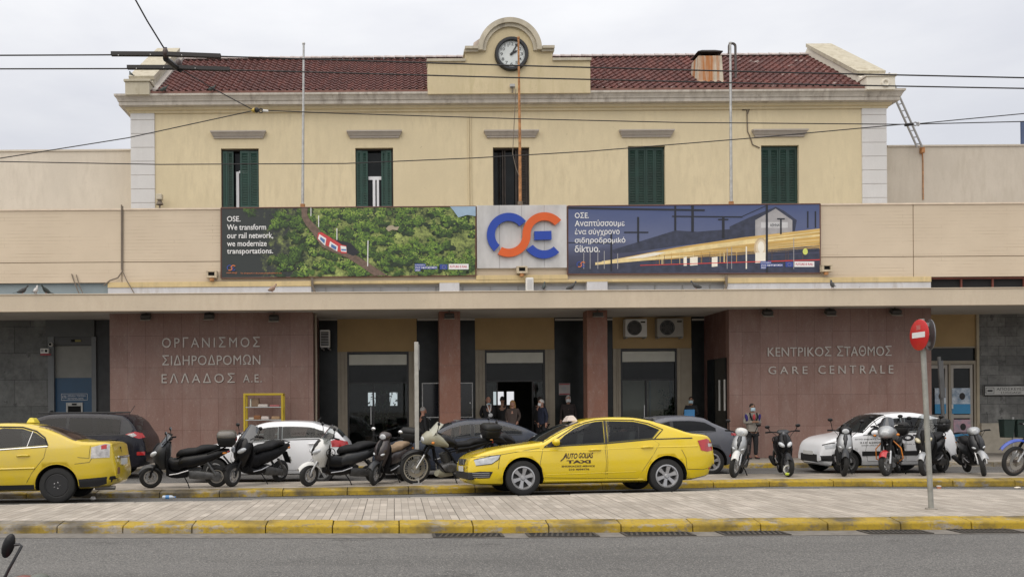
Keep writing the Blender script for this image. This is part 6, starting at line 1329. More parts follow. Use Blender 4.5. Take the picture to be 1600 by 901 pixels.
m = MB(); m.bx(-.012, .1, -.32, .32, .56, .68); gr = tx.put(m, 'grille', TRIM, bevel=.02); m = MB()
for i in range(9): m.bx(-.018, -.0125, -.29+i*.072, -.28+i*.072, .57, .67)
tx.put(m, 'grille_bar', CHROME, gr); tx.put(MB().bx(-.014, .1, -.74, .74, .30, .44), 'lower_grille', TRIM, bevel=.02)
lg = tx.patch('bumper_grille', [(.03, .32), (.01, .43), (.2, .455), (.42, .45), (.36, .33)], TRIM, .006)
for q in (.35, .385, .42): tx.line('slat', [(.03, q), (.36, q+.005)], GREYP, .005, .008, parent=lg)
tx.line('seam', [(.56, .755), (.53, .6), (.52, .5)], TRIM, .004, .001); tx.line('seam', [(.05, .715), (.56, .76), (1.3, .88)], TRIM, .004, .001); tx.line('seam', [(4.08, .45), (4.4, .44), (4.66, .5)], TRIM, .004, .001); tx.line('seam', [(3.98, .82), (4.06, .66), (4.08, .45)], TRIM, .004, .001)
tx.line('sill_ridge', [(1.38, .262), (3.25, .268)], YEL, .02, -.008); tx.put(MB().bx(-.028, -.02, -.26, .26, .44, .545), 'number_plate', PLATE, bevel=.004)  # sill line is a raised ridge in body colour
tx.mirror(1.60, .985, YEL, (.085, .11, .07)); roof_sign(tx, 2.13, mat('sign_white_plastic', (.6, .52, .48), .4), .22, .12)
tx.text('door_lettering', [('AUTO', 1.735, 2.00, .672, .775, .34, .03), ('GOLIAS', 2.02, 2.295, .678, .782, .3, .03), ('TAXI', 1.79, 2.245, .585, .645, 0, .05), ('ΕΝΟΙΚΙΑΣΕΙΣ-SERVICE', 1.70, 2.32, .515, .55, 0, .03), ('210 4099776', 1.83, 2.215, .455, .49, 0, .03)], INK, d1)
tx.line('letter_swash', [(1.68, .63), (1.735, .68), (1.79, .775)], INK, .011, .006, d1)
# --- the yellow taxi cut by the left edge
lx = X(92, 15.97, 760)+1.02
lt = Car('yellow_taxi', 'dusty yellow taxi saloon with black steel wheels cut by the left edge', 4.60, 1.80,
  [(0, .60), (.05, .72), (.3, .82), (.8, .93), (1.25, .99), (1.6, 1.17), (1.95, 1.35), (2.2, 1.43), (2.55, 1.46), (2.95, 1.445), (3.3, 1.385), (3.6, 1.27), (3.9, 1.135), (4.05, 1.105), (4.4, 1.10), (4.52, 1.06), (4.57, .8), (4.6, .66)],
  [(0, .7), (1.2, .9), (2.5, .955), (3.5, 1.02), (4.1, 1.02), (4.6, 1.0)], [(0, .27), (.3, .2), (3.6, .22), (4.2, .25), (4.5, .29), (4.6, .36)], (.92, 3.58), .318, YEL2, (lx-2.3-.21, 16.93, -.03), R(6.0), roll=-.03, steel=True, tail=.42, group='cars at the station')
WL = ([(2.45, .975), (2.46, 1.32), (2.6, 1.365), (2.95, 1.35), (3.2, 1.27), (3.37, 1.15), (3.42, 1.045)], [(1.5, .95), (1.9, 1.25), (2.2, 1.35), (2.36, 1.36), (2.35, .97)]); lt.open_windows(WL, [(2.05, .95, .38), (3.0, .98, .34)])
for q in WL: lt.patch('window', q, SIDEG, .006, sides=(-1, 1)); lt.patch('pillar_trim', [(2.36, .965), (2.37, 1.37), (2.46, 1.37), (2.45, .97)], TRIM, .007)
lt.line('chrome_strip', [(1.4, .92), (2.4, .958), (3.42, 1.022)], CHROME, .013, .006); lt.line('window_trim', [(3.42, 1.04), (3.36, 1.18), (3.2, 1.3), (2.95, 1.375), (2.5, 1.385)], TRIM, .014, .003); lt.line('pane_divider', [(3.06, 1.02), (3.14, 1.3)], CHROME, .007, .008)
lt.door([(2.38, .32), (2.39, .6), (2.38, .945), (3.40, 1.01), (3.36, .82), (3.15, .55), (3.02, .31)], YEL2, (3.0, .86)); lt.door([(1.25, .33), (1.2, .6), (1.3, .89), (2.35, .94), (2.36, .6), (2.35, .32)], YEL2, (2.1, .82))
lt.line('body_strip', [(1.3, .60), (2.4, .62), (3.2, .635)], YEL2, .018, .004); lt.patch('sill_trim', [(1.3, .235), (1.3, .325), (3.18, .335), (3.18, .25)], TRIM, .006)
lt.patch('bumper_trim', [(3.96, .27), (3.96, .42), (4.4, .455), (4.59, .47), (4.59, .38), (4.3, .285)], TRIM, .007)
lt.patch('tail_light', [(4.18, .80), (4.19, 1.0), (4.42, 1.06), (4.5, 1.05), (4.5, .81)], CLEARL, .008); lt.patch('brake_light', [(4.36, .96), (4.36, 1.03), (4.45, 1.05), (4.45, .97)], REDL, .011)
lt.line('seam', [(3.95, .82), (4.15, .8), (4.17, 1.02)], TRIM, .004, .001); lt.line('seam', [(3.9, .70), (4.16, .73), (4.2, .8)], TRIM, .004, .001)
lt.roofpatch('windscreen', 1.3, 2.05, .03, CARGLASS); lt.roofpatch('rear_window', 3.22, 3.9, .05, mat('brown_car_glass', (.09, .065, .05), .08, var=.4, scale=2))
m = MB(); m.bx(4.58, 4.615, -.28, .28, .66, .78); lt.put(m, 'number_plate', PLATE, bevel=.006); m = MB(); m.bx(4.575, 4.61, -.5, .5, .79, .83); lt.put(m, 'chrome_bar', CHROME, bevel=.006); MBx = MB(); MBx.bx(4.58, 4.612, -.62, -.42, .50, .62); lt.put(MBx, 'reflector', mat('rusty_reflector', (.2, .1, .05), .5), bevel=.006); m = MB().cyl((4.2, -.62, .25), (4.56, -.62, .25), .04); lt.put(m, 'exhaust', mat('exhaust_metal', (.2, .19, .18), .4, .6)); m = MB().cyl((4.56, -.62, .25), (4.562, -.62, .25), .03); lt.put(m, 'exhaust_bore', WELL); roof_sign(lt, 2.92, mat('sign_yellow_plastic', (.68, .56, .05), .5), .16, .10)
m = MB()
for i in range(3): m.bx(4.52, 4.56, -.06+i*.02, -.05+i*.02, .95-i*.06, 1.0-i*.06)
lt.put(m, 'boot_badge', TRIM)
# --- cars parked along the station
def parked(name, label, L, W, Hh, style, u_rear, v_foot, D, m_, glass, z=-.085, rz=0, r=.31, wm=ALLOY, spokes=5, fwd=False):
    """D: depth of the near flank; u_rear: photo column of its tail"""
    k = Hh/1.46
    if style == 'hatch': top = [(0, .58*k), (.06, .70*k), (.3, .82*k), (.75, .93*k), (.98, .97*k), (1.4, 1.22*k), (1.75, 1.385*k), (2.1, 1.45*k), (2.5, 1.46*k), (3.0, 1.44*k), (L-.75, 1.38*k), (L-.4, 1.27*k), (L-.2, 1.08*k), (L-.07, .93*k), (L, .75*k)]; belt = [(0, .7*k), (1, .9*k), (L-.9, 1.04*k), (L, 1.03*k)]; wp = (.78, L-.70)
    elif style == 'suv': top = [(0, .62*k), (.06, .78*k), (.3, .86*k), (.95, .95*k), (1.15, .98*k), (1.6, 1.22*k), (2.0, 1.40*k), (2.3, 1.45*k), (2.8, 1.46*k), (L-1.2, 1.45*k), (L-.62, 1.41*k), (L-.38, 1.28*k), (L-.2, 1.05*k), (L-.06, .88*k), (L, .6*k)]; belt = [(0, .7*k), (1.2, .88*k), (L-.8, .96*k), (L, .95*k)]; wp = (.95, L-1.0)
    elif style == 'coupe': top = [(0, .58*k), (.06, .70*k), (.3, .82*k), (.9, .94*k), (1.15, .97*k), (1.6, 1.2*k), (2.0, 1.38*k), (2.4, 1.45*k), (2.8, 1.455*k), (3.2, 1.41*k), (L-.8, 1.3*k), (L-.35, 1.1*k), (L-.12, .98*k), (L-.03, .85*k), (L, .7*k)]; belt = [(0, .7*k), (1.2, .9*k), (L-.9, 1.06*k), (L, 1.04*k)]; wp = (.88, L-.85)
    elif style == 'city': top = [(0, .52*k), (.05, .68*k), (.14, .78*k), (.4, .88*k), (.75, .94*k), (.95, .98*k), (1.3, 1.24*k), (1.55, 1.38*k), (1.85, 1.44*k), (2.3, 1.46*k), (L-.85, 1.43*k), (L-.45, 1.34*k), (L-.22, 1.12*k), (L-.07, .95*k), (L, .75*k)]; belt = [(0, .72*k), (1, .9*k), (L-.8, .99*k), (L, .98*k)]; wp = (.60, L-.55)
    bot = [(0, .28), (.2, .2), (L-.5, .22), (L, .36)]
    xr_ = X(u_rear, D+.2, v_foot)-.02
    c = Car(name, label, L, W, top, belt, bot, wp, r, m_, (xr_-L/2, D+W/2, z), rz, tumble=.34, wheel_mat=wm, spokes=spokes)
    zb0 = lambda x: smooth_interp(belt, x)+.03; zt0 = lambda x: smooth_interp(top, x)-.12
    xa = next(x for x in [i*.02 for i in range(30, 150)] if zt0(x) > zb0(x)+.02); xb = next(x for x in [L-i*.02 for i in range(10, 90)] if zt0(x) > zb0(x)+.06); xm = xa+(xb-xa)*.46
    def wpoly(a, b): n = 8; return [(a+(b-a)*i/n, zb0(a+(b-a)*i/n)) for i in range(n+1)]+[(b-(b-a)*i/n, max(zb0(b-(b-a)*i/n)+.01, zt0(b-(b-a)*i/n))) for i in range(n+1)]
    sg_ = SIDEG if glass is CARGLASS else SIDEGD; wp2 = (wpoly(xa, xm-.04), wpoly(xm+.04, min(xb, L-.62))); c.open_windows(wp2, [(xm-.4, zb0(xm)-.02, .4), (xm+.6, zb0(xm), .36)])
    for q in wp2: c.patch('window', q, sg_, .006, sides=(-1, 1))
    if xb > L-.55: c.patch('window', wpoly(L-.56, xb), glass, .006)
    c.patch('pillar_trim', [(xm-.038, zb0(xm)), (xm-.038, zt0(xm)), (xm+.038, zt0(xm)), (xm+.038, zb0(xm))], TRIM, .007)
    c.line('window_trim', [(xa-.1, zb0(xa)-.012), (xm, zb0(xm)-.012), (xb, zb0(xb)-.012)], TRIM, .008, .003)
    c.door([(xa+.0, .34), (xa-.06, .6), (xa+.02, zb0(xa)-.03), (xm-.01, zb0(xm)-.03), (xm, .6), (xm-.01, .33)], m_, (xm-.22, zb0(xm)-.13)); c.door([(xm+.02, .33), (xm+.03, .6), (xm+.02, zb0(xm)-.03), (xb-.25, zb0(xb-.25)-.03), (xb-.3, .75), (min(xb-.55, wp[1]-.42), .33)], m_, (xb-.5, zb0(xb)-.13))
    c.patch('headlight', [(.1, .60*k), (.08, .68*k), (.5, .80*k), (.55, .76*k), (.35, .64*k)], HLAMP, .006)
    c.roofpatch('windscreen', xa-.1, xa+.55, .03, glass); c.roofpatch('rear_window', L-.5, L-.2, .08, glass); c.mirror(xa+.16, zb0(xa)+.05, m_)
    c.put(MB().bx(-.014, .05, -.45, .45, .3, .5), 'grille', TRIM, bevel=.02)
    return c
bs = parked('black_car', 'black people carrier with tinted windows behind the left taxi', 4.7, 1.88, 1.68, 'suv', 230, 745, 22.6, BLK, CARGLASSB, r=.36)
k = 1.68/1.46; bs.patch('tail_light', [(4.22, 1.13), (4.45, 1.20), (4.62, 1.16), (4.68, 1.05), (4.55, 1.02)], REDL, .008); bs.patch('tail_lens', [(4.27, 1.125), (4.42, 1.165), (4.5, 1.10), (4.4, 1.06)], CLEARL, .012); bs.patch('reflector', [(4.5, .6), (4.5, .69), (4.68, .69), (4.68, .6)], REDL, .008); bs.put(MB().tube([(4.0, .2, 1.64), (4.15, .2, 1.86)], .008, 5), 'antenna', TRIM); bs.put(MB().bx(1.9, 3.9, -.62, -.58, 1.66, 1.70).bx(1.9, 3.9, .58, .62, 1.66, 1.70), 'roof_rail', TRIM, bevel=.01)
wh = parked('white_hatchback', 'white five door hatchback parked between black scooters at left', 3.95, 1.72, 1.46, 'hatch', 551, 757, 20.75, WHT, CARGLASS, r=.30, wm=mat('dark_alloy', (.2, .2, .2), .4, .5)); wh.patch('tail_light', [(3.5, .86), (3.48, 1.0), (3.62, 1.04), (3.86, .98), (3.9, .86)], REDL, .008); wh.put(MB().tube([(3.1, 0, 1.44), (3.2, 0, 1.54)], .008, 5), 'antenna', TRIM)
nb = parked('dark_blue_car', 'dark blue saloon parked behind the motorcycles in front of the entrance', 4.4, 1.76, 1.47, 'coupe', 862, 745, 21.9, NAVY, CARGLASS, r=.31); nb.patch('tail_light', [(4.0, .9), (4.0, 1.0), (4.3, 1.0), (4.35, .88)], REDL, .008)
gc = parked('grey_car', 'grey hatchback with dark glass partly hidden behind the lettered taxi', 4.2, 1.76, 1.50, 'coupe', 1162, 745, 22.6, GRY, CARGLASSB, r=.33); gc.patch('reflector', [(3.78, .46), (3.8, .53), (4.22, .56), (4.24, .5)], REDL, .008); gc.patch('tail_light', [(3.85, 1.0), (3.85, 1.06), (4.25, 1.06), (4.28, .98)], REDL, .008)
tw = parked('white_city_car', 'small white lettered car parked behind the scooters at right', 3.42, 1.65, 1.55, 'city', 1495, 743, 22.4, WHT, CARGLASS, r=.30, wm=mat('dark_alloy2', (.12, .12, .12), .4, .5))
tw.patch('side_moulding', [(.95, .47), (.95, .585), (2.55, .595), (2.55, .48)], TRIM, .012); tw.text('door_lettering', [('ΟΤΤΟ ΑΝΕΛΚΥΣΤΗΡΕΣ', .78, 1.52, .87, .905, 0, .01), ('210 6200500', .9, 1.55, .78, .825, 0, .01), ('www.otis.com', .93, 1.42, .72, .75, 0, .01), ('OTIS', 1.95, 2.72, .84, 1.0, 0, .06), ('made to move you', 2.0, 2.7, .74, .775, 0, .0)], INK if False else mat('black_ink', (.015, .015, .018), .5))
tw.patch('fog_grille', [(.02, .33), (.0, .47), (.2, .48), (.45, .44), (.38, .34)], TRIM, .008); tw.put(MB().bx(-.03, -.02, -.26, .26, .48, .58), 'number_plate', PLATE, bevel=.004); tw.line('nose_trim', [(.05, .74), (.16, .78), (.3, .80)], TRIM, .012, .006)
# ================================================================== scooters and motorcycles (nose towards -x, own left side towards -y)
BKP = mat('black_bike_plastic', (.005, .005, .006), .35, var=.3, scale=6, coat=.08, spec=.3); BKM = mat('matt_black_plastic', (.006, .006, .007), .6, var=.3, scale=6, spec=.2); DGP = mat('dark_grey_bike', (.018, .019, .021), .4, var=.2, scale=5, coat=.12); SLV = mat('silver_bike', (.36, .37, .38), .35, .3, var=.15, scale=5, coat=.4)
WHP = mat('white_bike', (.62, .62, .6), .35, var=.1, scale=5, coat=.4); BRN = mat('brown_bike', (.04, .03, .03), .35, var=.2, scale=5, coat=.4); SEATB = mat('black_seat_vinyl', (.007, .007, .008), .6, var=.3, scale=9, spec=.25, bmp=.15, bscale=120); SEATT = mat('tan_seat_vinyl', (.26, .18, .11), .7, var=.2, scale=8); REDB = mat('red_bike', (.42, .012, .015), .3, coat=.5); BLUB = mat('blue_bike', (.02, .06, .36), .35, coat=.4); OLV = mat('sand_bike', (.30, .29, .22), .45, var=.15, coat=.2)
SMOKE = pane_glass('smoked_screen', (.10, .10, .11), .7); CLEARS = pane_glass('clear_screen', (.72, .74, .74), 1.0); ENG = mat('engine_metal', (.1, .1, .1), .5, .5, var=.4, scale=10); FORK = mat('fork_chrome', (.45, .45, .45), .25, .8); GOLD = mat('rim_gold', (.3, .22, .1), .4, .6); SCRN = mat('smoked_plastic_screen', (.03, .034, .042), .12, var=.2, coat=.6); SCRT = mat('sand_screen', (.33, .33, .27), .25, coat=.4)
BOXB = mat('top_box_black', (.012, .012, .012), .45, var=.3, scale=6, spec=.3); BOXR = mat('bronze_box_face', (.11, .10, .085), .35, coat=.4); ORG = mat('orange_guard', (.6, .2, .02), .4)
def ering(x, y, z, ry, rz, n=14, p=2.4, flat=0):      # superellipse ring in the y-z plane
    out = []
    for j in range(n):
        a = 2*math.pi*j/n; c, s = math.cos(a), math.sin(a)
        out.append(Vector((x, y+ry*math.copysign(abs(c)**(2/p), c), z+rz*math.copysign(abs(s)**(2/p), s))))
    return out
def hring(x, y, z, rx, ry, n=16, p=2.4):              # ring in the x-y plane
    out = []
    for j in range(n):
        a = 2*math.pi*j/n; c, s = math.cos(a), math.sin(a)
        out.append(Vector((x+rx*math.copysign(abs(c)**(2/p), c), y+ry*math.copysign(abs(s)**(2/p), s), z)))
    return out
class Bike:
    def __init__(s, name, label, loc, yaw, lean=.12, cat='scooter', group='parked motorcycles and scooters', steer=0.0):
        s.t = thing(name, label, cat, loc, group=group); s.t.rotation_euler = Euler((lean, 0, yaw)); s.steer = steer
    def P(s, mb, name, m_, parent=None, bevel=0, ang=45): return mb.build(name, m_, parent or s.t, bevel, ang=ang)
    def wheel(s, x, r, w=.055, spokes=5, rim=None, wire=False, front=False, disc=True, tyre_w=.62):
        rim = rim or ALLOY; e = bpy.data.objects.new('wheel', None); C.objects.link(e); e.parent = s.t; e.location = (x, 0, r)
        if front: e.rotation_euler = (0, 0, s.steer)
        o = Vector((0, 0, 0)); ax = (0, 1, 0); ri = r*(.80 if wire else tyre_w)
        MB().lathe([(ri, -w*.8)]+[(r-w*1.0+w*1.0*math.cos(q), w*math.sin(q)) for q in [-1.5+3*i/8 for i in range(9)]]+[(ri, w*.8), (ri-.004, 0)], o, ax, 36, close=True).build('tyre', TYRE, e)
        m = MB().lathe([(ri+.004, -w*.72), (ri+.004, w*.72), (ri-.018, w*.66), (ri-.022, -w*.66)], o, ax, 36, close=True)
        if wire:
            for i in range(28):
                a = i*2*math.pi/28; b = a+(.25 if i % 2 else -.25); sd = .025*(1 if i % 4 < 2 else -1)
                m.tube([(.035*math.cos(b), sd, .035*math.sin(b)), ((ri-.01)*math.cos(a), 0, (ri-.01)*math.sin(a))], .0035, 4)
            m.cyl((0, -.04, 0), (0, .04, 0), .04)
        else:
            for i in range(spokes):
                a = i*2*math.pi/spokes+.4; q = Vector((math.cos(a), 0, math.sin(a))); n_ = Vector((-q.z, 0, q.x))
                m.loft([[q*ra+n_*wd*k+Vector((0, k2*.018, 0)) for k, k2 in ((-1, -1), (1, -1), (1, 1), (-1, 1))] for ra, wd in ((.02, .022), (ri-.012, .016))], sm=False)
            m.cyl((0, -.045, 0), (0, .045, 0), .035)
        m.build('rim', rim, e)
        if disc: MB().lathe([(ri*.42, .052), (ri*.72, .052), (ri*.72, .058), (ri*.42, .058)], o, (0, -1, 0), 28, close=True).build('brake_disc', FORK, e)
        return e
    def mirrors(s, x, y, z, h=.2, out=.08, m_=None, size=(.025, .055, .04), lean=0):
        for sg in (-1, 1):
            p = Vector((x, sg*(y+out), z+h)); o = s.P(MB().ell(p, size, 12), 'mirror', m_ or BKP); s.P(MB().tube([(x, sg*y, z), (x+.01, sg*(y+out*.5), z+h*.55), p], .008, 6), 'mirror_stalk', BKM, o); s.P(MB().ell(p+Vector((.012, 0, 0)), (size[0]*.7, size[1]*.86, size[2]*.84), 10), 'mirror_glass', MIRG, o)
    def topbox(s, x, z, L=.42, W=.46, Hh=.3, m_=None, face=None):
        m = MB(); m.loft([hring(x, 0, zz, L/2*k, W/2*k, 20, 4) for zz, k in ((z, .78), (z+.04, .88), (z+Hh*.5, .97), (z+Hh*.54, .95))]); o = s.P(m, 'top_box', m_ or BOXB)
        m = MB(); m.loft([hring(x, 0, zz, L/2*k, W/2*k, 20, 4) for zz, k in ((z+Hh*.56, .97), (z+Hh*.62, 1.0), (z+Hh*.85, .93), (z+Hh*.96, .75), (z+Hh, .4))]); s.P(m, 'lid', face or m_ or BOXB, o)
        s.P(MB().bx(x+L*.46, x+L*.5, -.1, .1, z+Hh*.3, z+Hh*.5), 'reflector', REDL, o); s.P(MB().bx(x-.15, x+.12, -.12, .12, z-.035, z-.002), 'carrier', BKM, o)
def scooter(name, label, u, v, D, yaw, body, lean=.12, shield=None, fender=None, seat=None, r=.225, wbase=1.38, hgt=1.0, screen=None, sh=.34, box=None, boxface=None, rim=None, lamps=2, slim=False, steer=0.25, panel=None, mirror_h=.2, emblem=False, mirror_m=None, screen_w=.2, tail_m=None, seat_h=.78, spokes=5, wpos='front', lampm=None, handle_cover=None, lowlamp=False):
    """u: photo column of the front wheel's foot; D its depth"""
    fx = -wbase/2; p = P(u, v, D); c, s_ = math.cos(yaw), math.sin(yaw)
    loc = (p.x-(fx*c), D-(fx*s_), .03); b = Bike(name, label, loc, yaw, lean, steer=steer); shield = shield or body; fender = fender or body; seat = seat or SEATB; tail_m = tail_m or body; k = hgt; wd = .8 if slim else 1.0; rf = r
    b.wheel(fx, rf, .058 if not slim else .05, spokes, rim, front=True); b.wheel(-fx, r, .065 if not slim else .055, spokes, rim)
    # front fork and mudguard
    m = MB()
    for sg in (-1, 1): m.tube([(fx, sg*.085, rf), (fx+.03, sg*.085, rf+.12), (fx+.20, sg*.075, .62*k)], [.022, .024, .026], 8)
    b.P(m, 'fork', FORK if fender is WHP or fender is SLV else BKM)
    m = MB(); rr = rf+.035; rings = []
    for i in range(13):
        a = math.pi*(.12+.72*i/12); rings.append([Vector((fx-rr*math.cos(math.pi-a)*-1*-1 if False else fx+rr*math.cos(a), q*.075, rf+rr*math.sin(a)-abs(q)**2.2*.06)) for q in (-1, -.75, -.4, 0, .4, .75, 1)]+[Vector((fx+(rr-.012)*math.cos(a), q*.066, rf+(rr-.012)*math.sin(a)-abs(q)**2.2*.06)) for q in (1, .4, 0, -.4, -1)])
    m.loft(rings); b.P(m, 'front_mudguard', fender)
    # nose / leg shield
    nx = fx+.11; m = MB()
    prof = [(.40*k, .10, .07, .09), (.48*k, .05, .11, .13), (.58*k, .0, .165, .17), (.70*k, -.005, .20, .19), (.80*k, .02, .195, .18), (.90*k, .085, .165, .145), (.97*k, .15, .12, .10), (1.0*k, .2, .07, .06)]
    m.loft([hring(nx+dx+rx*.7, 0, z, rx, ry*wd, 20, 2.2) for z, dx, ry, rx in prof]); b.P(m, 'front_shield', shield)
    m = MB(); m.loft([[Vector((nx+.24+.03*q, y*wd, z)) for q, y in ((0, -a), (0, a), (1, a), (1, -a))] for z, a in ((.30*k, .13), (.42*k, .19), (.62*k, .225), (.8*k, .2), (.93*k, .12))], sm=False); b.P(m, 'leg_shield', panel or BKM, bevel=.012)
    lm_ = lampm or HLAMP
    if lamps == 2 and not lowlamp:
        for sg in (-1, 1):
            m = MB(); m.ell((nx+.0, sg*.105*wd, .735*k), (.11, .075*wd, .052), 14, rot=(sg*.35, -.45, sg*.45)); b.P(m, 'headlight', lm_)
    elif lowlamp:
        for sg in (-1, 1): m = MB(); m.ell((nx+.0, sg*.12*wd, .66*k), (.06, .05*wd, .028), 12, rot=(sg*.3, -.3, sg*.4)); b.P(m, 'turn_signal', lm_)
    m = MB(); m.loft([hring(nx-.02+.08+dx, 0, z, .09, ry*wd, 12, 2) for z, dx, ry in ((.64*k, -.055, .015), (.74*k, -.055, .055), (.86*k, .0, .075), (.95*k, .07, .05))]); b.P(m, 'nose_panel', panel or BKM)
    # handlebar with cowl, grips, mirrors
    hx, hz = nx+.27, 1.02*k
    m = MB(); m.tube([(hx+.09, -.35, hz), (hx+.02, -.26, hz+.01), (hx-.02, -.1, hz-.01), (hx-.02, .1, hz-.01), (hx+.02, .26, hz+.01), (hx+.09, .35, hz)], .013, 8); o = b.P(m, 'handlebar', BKM)
    m = MB()
    for sg in (-1, 1): m.tube([(hx+.1, sg*.37, hz-.002), (hx+.045, sg*.27, hz+.006)], .019, 8); m.tube([(hx-.03, sg*.36, hz-.01), (hx-.02, sg*.2, hz)], .006, 5)
    b.P(m, 'grip', BKM, o)
    if lamps == 1:
        m = MB(); m.loft([ering(hx+x, 0, hz+.01+dz, ry, rz, 16, 2.2) for x, dz, ry, rz in ((-.17, -.01, .06, .055), (-.14, 0, .1, .085), (-.06, .01, .14, .1), (.03, .02, .12, .075), (.08, .02, .06, .04))]); b.P(m, 'handlebar_cowl', handle_cover or body); b.P(MB().ell((hx-.155, 0, hz), (.03, .078, .066), 16, rot=(0, -.15, 0)), 'headlight', lm_)
    else:
        m = MB(); m.loft([ering(hx+x, 0, hz-.005+dz, ry, rz, 14, 2.3) for x, dz, ry, rz in ((-.09, -.03, .08, .03), (-.03, 0, .14, .045), (.04, .02, .13, .04), (.08, .02, .06, .02))]); b.P(m, 'handlebar_cowl', handle_cover or BKM)
    m = MB()
    for sg in (-1, 1): m.tube([(hx-.02, sg*.24, hz), (hx-.1, sg*.17, hz-.06), (nx+.16, sg*.1, .84*k), (fx+.14, sg*.1, .5)], .006, 5)
    b.P(m, 'brake_cable', BKM); m = MB()
    for sg in (-1, 1): m.tube([(nx+.30, sg*.2*wd, .31*k), (-.1, sg*.205*wd, .335*k), (.12, sg*.205*wd, .40*k)], .012, 5)
    b.P(m, 'side_trim', ALLOY)
    if mirror_h: b.mirrors(hx+.0, .27, hz+.01, mirror_h, .06, mirror_m)
    if screen:
        m = MB(); z0 = .90*k; x0 = nx+.07
        def fn(a, q): y = (2*a-1); h = q; return Vector((x0+.16*h*1.6*sh/.34+.10*y*y*(1-.2*h), y*screen_w*(1.0-.28*h*h)*wd, z0+sh*h-.05*y*y*h))
        m.grid(fn, 12, 8); m.grid(lambda a, q: fn(1-a, q)+Vector((.006, 0, -.002)), 12, 8); b.P(m, 'windscreen', screen, ang=70)
    # footboard, tunnel, under-seat body
    m = MB(); m.loft([ering(x, 0, z, ry*wd, rz, 14, 3.5) for x, z, ry, rz in ((nx+.22, .36*k, .12, .1), (nx+.32, .30*k, .17, .07), (-.12, .28*k, .185, .065), (.08, .33*k, .18, .1))]); b.P(m, 'footboard', panel or BKM)
    if not slim: m = MB(); m.loft([ering(x, 0, z, ry, rz, 14, 2.6) for x, z, ry, rz in ((nx+.22, .56*k, .09, .16), (nx+.36, .48*k, .10, .15), (-.1, .48*k, .12, .17), (.05, .56*k, .15, .18))]); b.P(m, 'centre_tunnel', body)
    m = MB(); m.loft([ering(x, 0, z*k, ry*wd, rz, 16, 2.6) for x, z, ry, rz in ((-.10, .50, .12, .12), (.0, .545, .165, .16), (.2, .575, .19, .155), (.45, .63, .185, .13), (.68, .70, .155, .10), (.85, .755, .11, .065), (.95, .785, .06, .03))]); b.P(m, 'rear_body', tail_m)
    m = MB(); m.loft([ering(x, 0, z*k, ry*wd, rz, 16, 2.8) for x, z, ry, rz in ((-.14, seat_h-.09, .08, .04), (-.08, seat_h-.05, .12, .065), (.08, seat_h-.02, .155, .07), (.26, seat_h-.005, .165, .065), (.36, seat_h+.035, .165, .075), (.5, seat_h+.06, .155, .065), (.68, seat_h+.065, .125, .05), (.76, seat_h+.06, .07, .03))]); o = b.P(m, 'seat', seat)
    m = MB()
    for sg in (-1, 1): m.tube([(.5, sg*.16*wd, .74*k), (.72, sg*.155*wd, .82*k), (.88, sg*.1*wd, .86*k)], .012, 6)
    m.tube([(.88, -.1*wd, .86*k), (.88, .1*wd, .86*k)], .012, 6); b.P(m, 'grab_rail', BKM)
    b.P(MB().ell((.92, 0, .765*k), (.05, .085*wd, .035), 12), 'tail_light', REDL)
    for sg in (-1, 1): b.P(MB().ell((.86, sg*.115*wd, .74*k), (.05, .02, .022), 8), 'turn_signal', AMBER)
    # engine, rear swing unit, exhaust, stand, plate
    m = MB(); m.loft([ering(x, -.09, z, .055, rz, 12, 3) for x, z, rz in ((.12, .30, .09), (.25, .29, .1), (.55, .26, .085), (-fx+.06, .24, .08))]); m.cyl((-fx, -.15, r), (-fx, -.03, r), .09, n=16); m.bx(.05, .35, -.04, .12, .24, .42); b.P(m, 'engine', ENG, bevel=.01)
    m = MB().tube([(.3, .14, .22), (.5, .15, .24), (.62, .155, .30), (1.0, .16, .37)], [.03, .045, .062, .05], 12); b.P(m, 'exhaust', BKM)
    m = MB(); m.tube([(.5, -.13, .55), (-fx, -.14, r+.04)], .028, 8); m.tube([(.5, .13, .55), (-fx, .14, r+.04)], .028, 8); b.P(m, 'shock_absorber', ENG)
    b.P(MB().loft([[Vector((x, y, z)) for x, y, z in ((.82, -.09, .66*k), (.82, .09, .66*k), (.84, .09, .65*k), (.84, -.09, .65*k))], [Vector((x, y, z)) for x, y, z in ((1.0, -.08, .42), (1.0, .08, .42), (1.02, .08, .42), (1.02, -.08, .42))]], sm=False), 'rear_mudguard', BKM); b.P(MB().cbox((1.0, 0, .52), (.01, .17, .13), rot=(0, -.5, 0)), 'number_plate', PLATE)
    m = MB().tube([(.02, -.1, .25), (.1, -.17, .12), (.14, -.22, .015-.03*lean)], .012, 6); b.P(m, 'side_stand', BKM)
    if box: b.topbox(.90, .90*k, m_=box, face=boxface, **({} ))
    if emblem:
        m = MB(); cx, cz = nx+.24, .72*k; yy = -.225*wd; ax = (0, -1, 0); m.torus((cx+.02, yy, cz), .098, .009, ax, 28, 6)
        for i in range(3): a = math.pi/2+i*2*math.pi/3; m.tube([(cx+.02+.02*math.cos(a), yy, cz+.02*math.sin(a)), (cx+.02+.085*math.cos(a), yy, cz+.085*math.sin(a))], .012, 5)
        for i in range(3): a = -math.pi/2+i*2*math.pi/3; m.tube([(cx+.02, yy, cz), (cx+.02+.06*math.cos(a), yy, cz+.06*math.sin(a))], .006, 5)
        o = b.P(m, 'emblem_ring', BKM)
    return b
